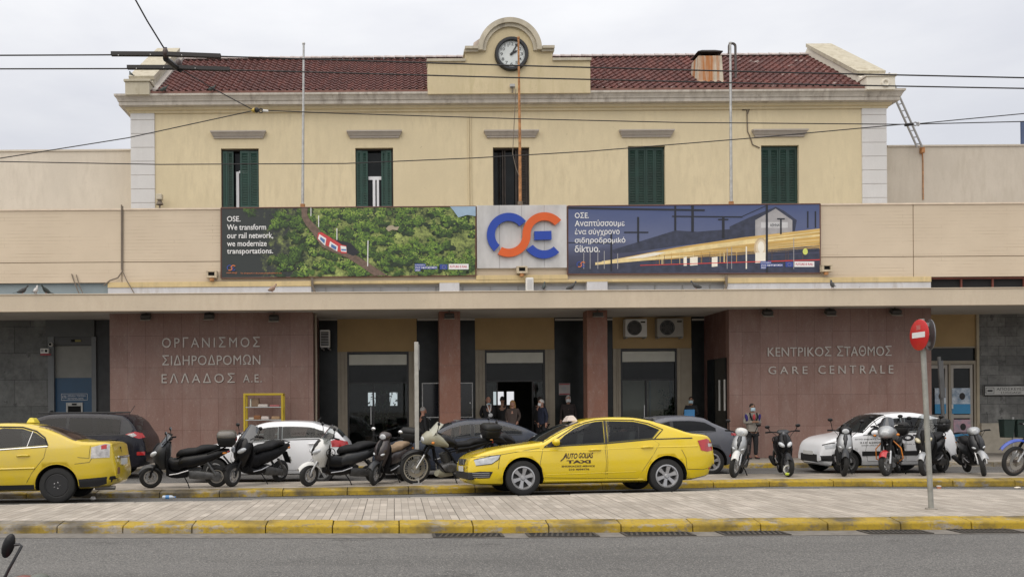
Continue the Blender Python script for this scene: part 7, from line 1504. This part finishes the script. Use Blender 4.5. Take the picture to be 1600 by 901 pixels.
def motorcycle(name, label, u, v, D, yaw, col, lean=.1, rf=.34, rr=.31, wbase=1.45, wire=True, rim=None, seat=None, screen=None, fairing=None, fender=None, highfender=False, box=None, steer=.1, seat_h=.83, bar_w=.38, guard=None, lampy=True, mirrors=True, boots=None):
    fx = -wbase/2; p = P(u, v, D); c, s_ = math.cos(yaw), math.sin(yaw); b = Bike(name, label, (p.x-fx*c, D-fx*s_, .03), yaw, lean, cat='motorcycle', steer=steer); fairing = fairing or col; fender = fender or col; seat = seat or SEATB
    b.wheel(fx, rf, .042 if wire else .055, 5, rim, wire, True); b.wheel(-fx, rr, .055, 5, rim, wire)
    sx, sz = fx+.42, .98
    m = MB()
    for sg in (-1, 1): m.tube([(fx, sg*.09, rf), (fx+.19, sg*.09, rf+.32)], .026, 8); 
    f = b.P(m, 'fork', FORK); m = MB()
    for sg in (-1, 1): m.tube([(fx+.17, sg*.09, rf+.29), (sx-.05, sg*.09, sz)], .03, 8)
    m.bx(sx-.13, sx-.03, -.12, .12, sz-.2, sz-.16); m.bx(sx-.09, sx+.01, -.12, .12, sz, sz+.03); b.P(m, 'fork_upper', BKM)
    m = MB(); R2 = rf+(.17 if highfender else .04); rings = []
    a0, a1 = (.22, .62) if highfender else (.2, .8)
    for i in range(11):
        a = math.pi*(a0+(a1-a0)*i/10) if not highfender else math.pi*(.30+.5*i/10); rings.append([Vector((fx+.03*highfender+R2*math.cos(a), q*.075*(1-.4*(i/10)*highfender), rf+R2*math.sin(a)-abs(q)**2*.045)) for q in (-1, -.6, 0, .6, 1)]+[Vector((fx+.03*highfender+(R2-.012)*math.cos(a), q*.07*(1-.4*(i/10)*highfender), rf+(R2-.012)*math.sin(a)-abs(q)**2*.045)) for q in (1, .6, 0, -.6, -1)])
    m.loft(rings); b.P(m, 'front_mudguard', fender)
    m = MB(); m.tube([(sx, -bar_w, sz+.16), (sx-.04, -bar_w*.6, sz+.17), (sx-.05, -.08, sz+.06), (sx-.05, .08, sz+.06), (sx-.04, bar_w*.6, sz+.17), (sx, bar_w, sz+.16)], .012, 8); o = b.P(m, 'handlebar', FORK); m = MB()
    for sg in (-1, 1): m.tube([(sx+.005, sg*(bar_w+.02), sz+.16), (sx-.025, sg*(bar_w*.72), sz+.168)], .019, 8); m.tube([(sx-.1, sg*bar_w, sz+.14), (sx-.07, sg*bar_w*.6, sz+.16)], .006, 5)
    b.P(m, 'grip', BKM, o)
    if mirrors: b.mirrors(sx-.04, bar_w*.62, sz+.17, .2, .1)
    # frame, tank, seat, tail
    m = MB()
    for sg in (-1, 1): m.tube([(sx-.05, sg*.03, sz-.05), (-.05, sg*.11, .72), (.15, sg*.11, .42)], .024, 8); m.tube([(sx-.05, sg*.03, sz-.14), (sx+.03, sg*.09, .5), (-.1, sg*.11, .27), (.18, sg*.11, .27), (.15, sg*.11, .42)], .02, 8); m.tube([(.0, sg*.1, .70), (.55, sg*.09, .82)], .016, 6); m.tube([(.12, sg*.1, .40), (-fx, sg*.1, rr)], .026, 8)
    b.P(m, 'frame', BKM)
    m = MB(); m.loft([ering(x, 0, z, ry, rz, 16, 2.4) for x, z, ry, rz in ((sx-.02, .94, .07, .07), (sx+.08, .95, .14, .13), (sx+.25, .93, .16, .14), (sx+.42, .87, .13, .10), (sx+.5, .84, .09, .05))]); b.P(m, 'fuel_tank', col)
    m = MB(); m.loft([ering(x, 0, z, ry, rz, 14, 2.8) for x, z, ry, rz in ((sx+.36, seat_h+.02, .08, .05), (sx+.5, seat_h-.02, .12, .06), (sx+.75, seat_h, .14, .06), (sx+.86, seat_h+.05, .14, .06), (sx+1.15, seat_h+.07, .11, .04), (sx+1.22, seat_h+.07, .06, .02))]); b.P(m, 'seat', seat)
    m = MB(); m.loft([ering(x, 0, z, ry, rz, 14, 2.4) for x, z, ry, rz in ((sx+.5, seat_h-.12, .11, .09), (sx+.8, seat_h-.08, .13, .09), (sx+1.1, seat_h, .1, .06), (sx+1.32, seat_h+.04, .05, .025))]); b.P(m, 'tail_cowl', col)
    b.P(MB().ell((sx+1.32, 0, seat_h+.03), (.03, .06, .03), 10), 'tail_light', REDL)
    m = MB(); m.cyl((-.02, 0, .4), (-.1, 0, .68), .085, n=16); m.loft([ering(x, 0, z, ry, rz, 14, 3) for x, z, ry, rz in ((-.2, .34, .1, .08), (-.05, .36, .16, .12), (.12, .36, .16, .12), (.22, .36, .1, .08))]); m.cyl((-.0, -.2, .36), (-.0, .2, .36), .085, n=18)
    for i in range(6): m.cyl((-.06-.012*i, 0, .5+.03*i), (-.063-.012*i, 0, .512+.03*i), .105, n=16)
    b.P(m, 'engine', ENG); b.P(MB().tube([(-.12, .06, .55), (-.26, .1, .5), (-.22, .13, .26), (.1, .15, .28), (.45, .16, .5), (.95, .17, .66)], [.02, .02, .022, .03, .05, .05], 10), 'exhaust', FORK)
    b.P(MB().tube([(-.3, -.1, .24), (-.18, 0, .22), (.1, 0, .22)], [.06, .1, .06], 10), 'bash_plate', fairing if fairing is OLV else ENG)
    m = MB()
    for sg in (-1, 1): m.tube([(.42, sg*.1, .75), (-fx-.05, sg*.11, rr+.03)], .022, 8)
    b.P(m, 'shock_absorber', ENG)
    if lampy:
        m = MB(); m.loft([ering(x, 0, z, ry, rz, 16, 2.3) for x, z, ry, rz in ((sx-.30, .96, .05, .05), (sx-.27, .97, .12, .1), (sx-.17, 1.0, .17, .15), (sx-.02, .98, .2, .16), (sx+.14, .92, .2, .12), (sx+.26, .85, .17, .06))]); b.P(m, 'fairing', fairing)
        b.P(MB().ell((sx-.27, 0, .965), (.04, .105, .075), 16, rot=(0, -.25, 0)), 'headlight', HLAMP)
        for sg in (-1, 1): b.P(MB().ell((sx-.12, sg*.24, .93), (.035, .035, .03), 10), 'turn_signal', AMBER)
    if screen:
        m = MB(); fn = lambda a, q: Vector((sx-.22+.26*q+.10*(2*a-1)**2, (2*a-1)*.17*(1-.35*q*q), 1.05+.30*q-.04*(2*a-1)**2*q)); m.grid(fn, 12, 8); m.grid(lambda a, q: fn(1-a, q)+Vector((.008, 0, -.003)), 12, 8); b.P(m, 'windscreen', screen, ang=70)
    if guard:
        m = MB()
        for sg in (-1, 1): m.tube([(sx+.02, sg*.1, .8), (-.2, sg*.26, .62), (-.14, sg*.28, .38), (.0, sg*.12, .27)], .014, 6)
        b.P(m, 'crash_bar', guard)
    if box: b.topbox(sx+1.28, seat_h+.14, .42, .46, .3, box)
    b.P(MB().tube([(.05, -.1, .3), (.1, -.2, .14), (.14, -.26, .0)], .012, 6), 'side_stand', BKM); b.P(MB().cbox((sx+1.38, 0, .62), (.01, .18, .14), rot=(0, -.4, 0)), 'number_plate', PLATE); b.P(MB().loft([[Vector((x, y, z)) for x, y, z in ((sx+1.15, -.07, .8), (sx+1.15, .07, .8), (sx+1.17, .07, .8), (sx+1.17, -.07, .8))], [Vector((x, y, z)) for x, y, z in ((sx+1.42, -.07, .5), (sx+1.42, .07, .5), (sx+1.44, .07, .5), (sx+1.44, -.07, .5))]], sm=False), 'rear_mudguard', BKM)
    return b
# left-hand row
b1 = scooter('maxi_scooter', 'black scooter with bronze top box seen side on, leftmost of the row', 236, 761, 18.75, R(6), BKP, shield=DGP, fender=DGP, screen=SCRN, sh=.26, box=BOXB, boxface=BOXR, r=.235, lamps=2, rim=mat('pale_rim', (.4, .37, .33), .5, .3), wbase=1.36, mirror_h=.17)
b2 = scooter('maxi_scooter', 'big matt black scooter turned half towards the street before the white hatchback', 362, 757, 18.9, R(56), BKM, shield=BKP, fender=BKM, screen=SCRN, sh=.36, r=.25, wbase=1.5, hgt=1.06, screen_w=.21, mirror_h=.18, steer=.1)
b3 = scooter('maxi_scooter', 'white and black scooter with round emblem on its flank and tinted screen', 482, 760, 18.9, R(27), BKP, shield=WHP, fender=WHP, screen=CLEARS, sh=.38, r=.25, wbase=1.55, hgt=1.04, screen_w=.22, emblem=True, lean=.16, mirror_h=.2, tail_m=DGP, steer=.35, panel=BKP)
b4 = scooter('classic_scooter', 'brown scooter with tan seat and round headlight before the left doorway', 584, 757, 19.0, R(62), BRN, shield=BRN, fender=DGP, seat=SEATT, lamps=1, lowlamp=True, slim=True, r=.25, box=BOXB, wbase=1.32, mirror_h=.13, mirror_m=CHROME, steer=.15, lean=.1)
b5 = motorcycle('adventure_motorcycle', 'sand coloured off road motorcycle with wire wheels and top box behind the bare post', 648, 756, 19.3, R(16), BKP, rf=.36, rr=.32, wbase=1.5, rim=mat('rim_pale', (.5, .47, .4), .4, .4), fairing=OLV, fender=BKP, screen=SCRT, box=BOXB, lean=.14, steer=.12, seat_h=.86)
b6 = motorcycle('naked_motorcycle', 'black motorcycle with orange indicators half hidden behind the bonnet of the lettered taxi', 742, 756, 20.6, R(10), BKP, rf=.31, rr=.31, wbase=1.4, wire=False, fairing=BKP, lampy=True, lean=.12, seat_h=.8)
# right-hand row, nose to the street
r1 = scooter('silver_scooter', 'silver scooter with white front mudguard next to the tail of the lettered taxi', 1146, 745, 20.35, R(63), SLV, shield=SLV, fender=WHP, lamps=1, lowlamp=True, slim=True, r=.30, rim=mat('silver_rim', (.55, .55, .55), .3, .5), mirror_h=.22, handle_cover=WHP, wbase=1.34, steer=-.2, lean=.14, spokes=6, panel=DGP, tail_m=DGP)
r2 = scooter('black_scooter', 'black scooter with yellow disc lock in the front wheel', 1232, 744, 20.5, R(74), BKP, shield=BKP, fender=BKP, lamps=2, slim=True, r=.27, mirror_h=.12, wbase=1.3, steer=.3, lean=-.06, handle_cover=DGP, screen=SCRN, sh=.12, screen_w=.13)
r3 = scooter('tall_scooter', 'dark grey and white scooter with short smoked screen before the white city car', 1318, 744, 20.5, R(66), DGP, shield=SLV, fender=DGP, lamps=1, lowlamp=True, slim=True, r=.31, screen=SMOKE, sh=.3, mirror_h=.24, wbase=1.36, steer=.12, lean=.06, handle_cover=BKP, rim=BKM, panel=DGP, screen_w=.17)
r4 = motorcycle('small_motorcycle', 'small red motorcycle with orange bars and wide top box', 1385, 743, 20.5, R(50), BKP, rf=.28, rr=.28, wbase=1.22, wire=False, rim=FORK, fairing=SLV, fender=REDB, screen=SCRN, box=BOXB, guard=ORG, lean=-.06, steer=-.2, seat_h=.76, bar_w=.32, mirrors=True)
r5 = scooter('maxi_scooter', 'bulky black scooter with clear windscreen and covered top box behind the no entry post', 1444, 743, 20.5, R(46), BKP, shield=DGP, fender=SLV, screen=CLEARS, sh=.42, r=.26, wbase=1.5, hgt=1.1, box=BOXB, mirror_h=.2, screen_w=.24, steer=0, lean=-.05, lampm=mat('yellowed_lens', (.5, .45, .3), .15, var=.3, coat=1))
r6 = scooter('black_scooter', 'dark scooter with bare handlebar and white rimmed wheel, before the side door', 1538, 744, 20.3, R(72), DGP, shield=DGP, fender=SLV, lamps=1, lowlamp=True, slim=True, r=.28, rim=mat('white_rim', (.6, .58, .58), .4, .2), mirror_h=0, wbase=1.26, steer=-.3, lean=-.12, hgt=.98, handle_cover=SLV, panel=BKP)
r7 = motorcycle('dirt_bike', 'blue off road motorcycle cut by the right edge', 1583, 745, 20.3, R(8), BLUB, rf=.34, rr=.3, wbase=1.4, fairing=BLUB, fender=BLUB, highfender=True, rim=mat('dark_rim', (.12, .1, .09), .4, .5), lampy=False, lean=.12, mirrors=False)
# disc lock in the front wheel of the black scooter
q = P(1231, 733, 20.35); o = MB().torus((q.x, q.y, q.z), .09, .017, (0, 1, 0), 24, 8).build('disc_lock', mat('lock_white', (.55, .55, .5), .5)); tag(o, 'white and yellow loop lock on the front wheel of the black scooter', 'lock'); MB().ell((q.x-.02, q.y-.01, q.z-.1), (.05, .03, .035), 10).build('lock_body', mat('lock_yellow', (.5, .6, .05), .4), o)
# foreground scooter, only its mirror, screen edge and nose reach into the picture
D = 6.6; o = P(20, 901, D); t = thing('parked_moped', 'nose and round mirror of a scooter in the near left corner', 'scooter', (o.x-.05, D+.25, 0))
MB().tube([P(5, 906, D), P(14, 888, D), P(34, 852, D), P(30, 849.5, D), P(20, 851, D)], [.012, .012, .011, .011, .011], 8).build('mirror_stalk', DGP, t, world=True)
e = P(13, 852, D); MB().ell(e, (.045, .03, .095), 18, rot=(0, .32, 0)).build('mirror', BKP, t, world=True); MB().ell(e+Vector((.004, .012, 0)), (.038, .026, .085), 16, rot=(0, .32, 0)).build('mirror_glass', MIRG, t, world=True)
e = P(36, 905, D); MB().ell(e+Vector((-.02, .02, -.03)), (.09, .16, .055), 18).build('red_cowl', mat('moped_red', (.2, .03, .03), .4, coat=.4), t, world=True); e = P(62, 902, D); MB().ell(e+Vector((-.02, .03, -.025)), (.075, .12, .05), 16).build('grey_nose', mat('moped_grey', (.12, .13, .11), .45), t, world=True)
MB().tube([P(-30, 915, D), P(8, 905, D)], .022, 8).build('handlebar', mat('moped_blue', (.03, .05, .12), .4), t, world=True)
bx_, by_ = P(20, 901, D).x, D-.55
for dx in (-.62, .5): MB().lathe([(.12, -.05), (.16, -.05), (.185, 0), (.16, .05), (.12, .05)], (bx_, by_+dx, .185), (1, 0, 0), 28, close=True).build('wheel', TYRE, t, world=True)
m = MB(); m.loft([[Vector((bx_+a*w_, by_+y, z+b*h_)) for a, b in ((-1, -1), (1, -1), (1, 1), (-1, 1))] for y, z, w_, h_ in ((-.7, .34, .08, .06), (-.2, .26, .14, .08), (.2, .26, .14, .08), (.55, .34, .07, .05))], sm=False); m.build('body', mat('moped_red', (.2, .03, .03), .4), t, .03, world=True)
# ================================================================== people
SKIN = [mat('skin_light', (.42, .25, .18), .6, var=.12, scale=20), mat('skin_tan', (.30, .165, .105), .6, var=.12, scale=20), mat('skin_ruddy', (.40, .21, .15), .6, var=.15, scale=20)]
MASKB = mat('surgical_mask_blue', (.42, .56, .64), .8); MASKW = mat('mask_white', (.62, .64, .66), .8); EYE = mat('eye_dark', (.03, .02, .02), .3); SHOE = mat('shoe_dark', (.03, .028, .028), .6)
def skinned(name, verts, edges, radii, m_, parent, sub=2, root=0):
    me = bpy.data.meshes.new(name); me.from_pydata([tuple(v) for v in verts], edges, []); o = bpy.data.objects.new(name, me); C.objects.link(o); o.parent = parent
    md = o.modifiers.new('skin', 'SKIN'); md.use_smooth_shade = True
    for i, d in enumerate(me.skin_vertices[0].data): d.radius = (radii[i], radii[i]) if not isinstance(radii[i], tuple) else radii[i]; d.use_root = (i == root)
    o.modifiers.new('sub', 'SUBSURF').levels = sub; o.modifiers['sub'].render_levels = sub
    frozen(o); o.data.materials.clear(); o.data.materials.append(m_); return o
def person(label, foot, yaw, h=1.75, skin=0, top=(.02, .02, .022), trousers=(.015, .015, .018), hair=(.02, .015, .012), hairstyle='short', mask=None, arms='down', lean=0.0, turn=0.0, build=1.0, long_coat=False, group='people outside the station', glasses=False):
    """faces -y when yaw = 0"""
    t = thing('person', label, 'person', foot, yaw, group); k = h/1.75; V = lambda x, y, z: Vector((x*k, y*k-lean*max(0, z-.9)*k, z*k)); w = build
    hip, chest, neck, head = V(0, .0, .93), V(0, .0, 1.28), V(0, .01, 1.47), V(0, -.01, 1.6)
    sh = {s: V(s*.168*w, .01, 1.40) for s in (-1, 1)}
    A = {'down': lambda s: (V(s*.215*w, .03, 1.14), V(s*.225*w, -.05, .88)), 'clasp': lambda s: (V(s*.235*w, .0, 1.13), V(s*.055, -.235, 1.17)), 'hold': lambda s: (V(s*.22*w, -.01, 1.12), V(s*.13, -.26, 1.08)), 'phone': lambda s: (V(s*.25*w, -.02, 1.13), V(s*.10, -.22, 1.15) if s > 0 else V(-.24, -.1, .9)), 'back': lambda s: (V(s*.215*w, .1, 1.14), V(s*.1, .16, .95)), 'pocket': lambda s: (V(s*.225*w, .06, 1.15), V(s*.18, -.07, .95))}[arms]
    B, E, Rr = [], [], []
    def add(p, r, prev=None):
        B.append(p); Rr.append(r); i = len(B)-1
        if prev is not None: E.append((prev, i))
        return i
    i_h = add(hip, .115*k); i_m = add((hip+chest)/2, .112*k*w, i_h); i_c = add(chest, .125*k*w, i_m); i_n0 = add(V(0, .01, 1.43), .075*k, i_c); i_n = add(neck, .055*k, i_n0)
    i1 = add(V(0, -.0, 1.545), .066*k, i_n); i2 = add(V(0, -.008, 1.61), .082*k, i1); i3 = add(V(0, -.0, 1.675), .068*k, i2); hands = []
    legs = {}
    for s in (-1, 1):
        el, wr = A(s); a = add(sh[s], .058*k, i_c); b_ = add(el, .043*k, a); c_ = add(wr, .030*k, b_); d = (wr-el).normalized(); pm = add(wr+d*.055*k, .030*k, c_); hands.append((wr, d, s, pm))
        sp = 1.0; hj = add(V(s*.095, 0, .86), .088*k, i_h); kn = add(V(s*.11*sp, -.015, .49), .058*k, hj); an = add(V(s*.12*sp, .02, .09), .04*k, kn); add(V(s*.13*sp, -.12, .035), .033*k, an); legs[s] = (V(s*.095, 0, .86), V(s*.11, -.015, .49), V(s*.12, .02, .09))
        side = d.cross(Vector((0, 0, 1))); side = side.normalized() if side.length > .1 else Vector((1, 0, 0)); nrm = d.cross(side)
        for q, ln in ((-1.2, .062), (-.4, .074), (.4, .07), (1.2, .055)):
            f0 = wr+d*.075*k+side*q*.016*k; j = add(f0, .0095*k, pm); j = add(f0+d*ln*.5*k+nrm*.006*k, .0085*k, j); add(f0+d*ln*.85*k+nrm*.03*k, .007*k, j)
        th = add(wr+d*.03*k-side*s*.035*k+nrm*.01, .0105*k, c_); add(wr+d*.075*k-side*s*.052*k+nrm*.02, .0085*k, th)
    body = skinned('body', B, E, Rr, SKIN[skin], t, 2)
    # jacket and trousers grown over the same bones
    tm = mat('cloth_%d_%d_%d' % tuple(int(x*1000) for x in top), top, .85, var=.25, scale=9, bmp=.3, bscale=30); pm_ = mat('cloth_%d_%d_%d' % tuple(int(x*1000) for x in trousers), trousers, .85, var=.2, scale=9)
    B2, E2, R2 = [], [], []
    def a2(p, r, prev=None):
        B2.append(p); R2.append(r); i = len(B2)-1
        if prev is not None: E2.append((prev, i))
        return i
    lo = V(0, 0, .62 if long_coat else .84); j0 = a2(V(0, .0, 1.05), (.165*k*w, .135*k*w)); 
    jl = a2(lo, (.19*k*w, .155*k), j0); j1 = a2(V(0, 0, 1.27), (.165*k*w, .135*k*w), j0); j2 = a2(V(0, .01, 1.4), (.115*k*w, .09*k), j1); a2(V(0, .012, 1.475), .068*k, j2)
    for s in (-1, 1):
        el, wr = A(s); q = a2(sh[s]+V(-s*.005, 0, 0)-V(0, 0, 0), .070*k, j1); q = a2(el, .054*k, q); a2(wr-(wr-el)*.06, .043*k, q)
    skinned('jacket', B2, E2, R2, tm, t, 2)
    B3, E3, R3 = [V(0, 0, .90)], [], [(.16*k, .125*k)]
    for s in (-1, 1):
        p0, p1, p2 = legs[s]; n0 = len(B3); B3 += [p0+V(0, 0, -.06), p1, p2+V(0, 0, .01)]; R3 += [.105*k, .078*k, .062*k]; E3 += [(0, n0), (n0, n0+1), (n0+1, n0+2)]
    skinned('trousers', B3, E3, R3, pm_, t, 2)
    for s in (-1, 1):
        m = MB(); c0 = V(s*.13, -.05, .0); m.loft([ering(c0.x, c0.y+y*k, z*k, rx*k, rz*k, 12, 2.4) if False else [Vector((c0.x+rx*k*math.cos(q), c0.y+y*k, max(.002, (z+rz*math.sin(q))*k))) for q in [2*math.pi*j/12 for j in range(12)]] for y, z, rx, rz in ((.11, .045, .032, .04), (.06, .05, .042, .05), (-.02, .04, .045, .042), (-.1, .03, .048, .032), (-.15, .025, .03, .02))]); m.build('shoe', SHOE, t)
    # head details: everything on the skull turns with it
    hc = V(0, -.004, 1.615); rot = Matrix.Translation(hc) @ Euler((0, 0, turn)).to_matrix().to_4x4() @ Matrix.Translation(-hc); hr = .088*k
    def hb(mb, name, mt): mb.xform(rot); return mb.build(name, mt, t)
    m = MB().ell(hc+Vector((0, -.005*k, -.0)), (.078*k, .098*k, .118*k), 18, k=12); m.ell(hc+Vector((0, -.088*k, -.055*k)), (.045*k, .03*k, .03*k), 10); m.loft([[hc+Vector((x*k, y*k, z*k)) for x, y, z in q] for q in ([(-.008, -.092, .02), (.008, -.092, .02), (.008, -.08, .02), (-.008, -.08, .02)], [(-.016, -.116, -.03), (.016, -.116, -.03), (.018, -.085, -.03), (-.018, -.085, -.03)])])
    for s in (-1, 1): m.ell(hc+Vector((s*.08*k, .005*k, -.005*k)), (.012*k, .022*k, .032*k), 8)
    hb(m, 'face', SKIN[skin])
    m = MB()
    for s in (-1, 1): m.ell(hc+Vector((s*.03*k, -.093*k, .012*k)), (.012*k, .008*k, .007*k), 8)
    hb(m, 'eye', EYE); m = MB()
    for s in (-1, 1): m.ell(hc+Vector((s*.031*k, -.094*k, .03*k)), (.019*k, .008*k, .005*k), 8)
    hm = mat('hair_%d' % int(hair[0]*1000+hair[1]*97), hair, .75, var=.3, scale=25, bmp=.4, bscale=80)
    hb(m, 'eyebrow', hm)
    if not mask: hb(MB().ell(hc+Vector((0, -.098*k, -.052*k)), (.024*k, .01*k, .006*k), 8), 'mouth', mat('lips', (.3, .1, .09), .5))
    if hairstyle != 'bald':
        m = MB(); n = 20; rings = []; long_ = hairstyle == 'long'
        for i in range(9):
            a = i/8*(1.62 if not long_ else 1.75); rg = []
            for j in range(n):
                q = 2*math.pi*j/n; front = max(0, -math.sin(q)); aa = a*(1-.36*front); rx, ry, rz = (.088*k, .108*k, .128*k) if not long_ else (.1*k, .118*k, .13*k); f_ = 1+.035*math.sin(5*q+3*a)
                rg.append(hc+Vector((rx*f_*math.sin(aa)*math.cos(q), .008*k+ry*f_*math.sin(aa)*math.sin(q), rz*f_*math.cos(aa))))
            rings.append(rg)
        if long_:
            for dz, g_ in ((.06, 1.1), (.12, 1.12), (.17, 1.0)):
                rings.append([hc+Vector((.098*k*g_*math.cos(q), .03*k+.09*k*g_*math.sin(q)*(.35 if math.sin(q) < 0 else 1), -dz*k)) for q in [2*math.pi*j/n for j in range(n)]])
        m.loft(rings, cap=True); hb(m, 'hair', hm)
    else:
        m = MB()
        for s in (-1, 1): m.ell(hc+Vector((s*.074*k, .03*k, .0)), (.016*k, .05*k, .045*k), 10)
        m.ell(hc+Vector((0, .085*k, -.01*k)), (.06*k, .022*k, .045*k), 10); hb(m, 'hair', hm)
    if mask:
        m = MB(); fn = lambda a, q: hc+Vector(((2*a-1)*.074*k, (-.118+.055*abs(2*a-1)**1.8-.012*math.sin(math.pi*q))*k, (-.105+.10*q-.012*(2*a-1)**2)*k)); m.grid(fn, 10, 6); m.grid(lambda a, q: fn(1-a, q)+Vector((0, .004, 0)), 10, 6)
        for s in (-1, 1): m.tube([hc+Vector((s*.072*k, -.066*k, -.02*k)), hc+Vector((s*.086*k, -.01*k, .01*k))], .003*k, 4); m.tube([hc+Vector((s*.072*k, -.066*k, -.09*k)), hc+Vector((s*.086*k, .0, -.03*k))], .003*k, 4)
        hb(m, 'face_mask', mask)
    if glasses:
        m = MB()
        for s in (-1, 1): m.torus(hc+Vector((s*.033*k, -.106*k, .012*k)), .022*k, .003*k, (0, 1, 0), 16, 5); m.tube([hc+Vector((s*.056*k, -.104*k, .015*k)), hc+Vector((s*.084*k, -.0, .015*k))], .003*k, 4)
        hb(m, 'glasses', CABLE)
    return t
def at_floor(u, D, z): return Vector((X(u, D, 640), D, z))
pF = person('man in beige and purple jacket with clasped hands by the right granite wall', at_floor(1175, 27.9, -.0), .05, 1.73, 1, (.27, .245, .215), (.013, .013, .015), (.03, .022, .018), 'short', MASKB, 'clasp', build=1.08)
PUR = mat('purple_panel', (.035, .02, .16), .8); m = MB()
for s in (-1, 1): m.ell((s*.2, -.055, 1.28), (.045, .05, .12), 12, rot=(0, s*.25, 0))
m.build('sleeve_panel', PUR, pF); m = MB()
for s in (-1, 1): m.tube([(s*.11, -.09, 1.43), (s*.11, -.155, 1.3), (s*.05, -.16, 1.16)], [.02, .026, .02], 8)
m.build('strap', BKM, pF); MB().ell((0, -.145, 1.3), (.045, .03, .1), 10).build('red_shirt', mat('red_shirt', (.4, .05, .06), .8), pF)
m = MB()
for s in (-1, 1): m.ell((s*.13, -.1, .04), (.05, .09, .035), 10)
m.build('trainer', mat('red_trainer', (.16, .05, .045), .6), pF)
pA = person('bald man in black jacket with white lanyard at the left of the middle doorway', at_floor(763, 29.9, .3), .15, 1.73, 2, (.012, .012, .014), hair=(.2, .19, .18), hairstyle='bald', mask=None, arms='back', build=1.15)
m = MB(); m.tube([(-.07, -.06, 1.47), (-.05, -.15, 1.36), (.0, -.165, 1.18)], .016, 6); m.tube([(.07, -.06, 1.47), (.05, -.15, 1.36), (.0, -.165, 1.18)], .016, 6); m.build('lanyard', PRW, pA); MB().ell((.03, -.17, 1.1), (.075, .02, .07), 12).build('hanging_mask', MASKW, pA); MB().ell((0, -.09, 1.47), (.06, .03, .03), 10).build('chin_mask', MASKB, pA)
person('blonde woman in a grey brown coat in front of the middle doorway', at_floor(801, 29.3, .3), -.35, 1.60, 2, (.075, .055, .048), hair=(.36, .21, .09), hairstyle='long', arms='pocket', long_coat=True, build=1.1)
person('white haired man in navy jacket with white mask, facing left', at_floor(849, 29.2, .3), -1.15, 1.62, 2, (.015, .02, .042), hair=(.55, .54, .52), mask=MASKW, arms='down', lean=.12, build=1.05)
person('white haired man in a dark sweater and white mask by the right red pillar', at_floor(888, 30.2, .3), -.1, 1.76, 2, (.03, .022, .022), hair=(.5, .49, .47), mask=MASKW, arms='down', build=1.1)
pE = person('man with glasses and blue mask holding a blue folder before the right doorway', at_floor(1080, 29.9, .3), -.5, 1.68, 1, (.014, .015, .018), hair=(.012, .01, .01), mask=MASKB, arms='hold', glasses=True)
MB().cbox((0, -.30, 1.12), (.33, .03, .24), rot=(-.2, 0, 0)).build('folder', mat('folder_blue', (.03, .22, .5), .5), pE)
person('grey haired man in black quilted jacket walking right behind the bare post', at_floor(661, 28.9, .0), 1.9, 1.70, 2, (.014, .015, .017), hair=(.28, .27, .26), arms='down', build=1.12)
person('man in dark cap and blue jacket bending at the cash machine', at_floor(77, 29.3, .0), 2.7, 1.66, 1, (.03, .04, .075), hair=(.01, .01, .012), arms='hold', lean=.15)
person('dark haired person in black standing in the dim middle doorway', at_floor(785, 30.6, .3), 2.9, 1.74, 1, (.012, .012, .013), hair=(.012, .01, .01), arms='down', build=1.1)
person('dark clothed person behind the white haired man in navy', at_floor(844, 30.4, .3), 2.3, 1.72, 2, (.013, .013, .014), hair=(.03, .025, .02), arms='down', build=1.1)
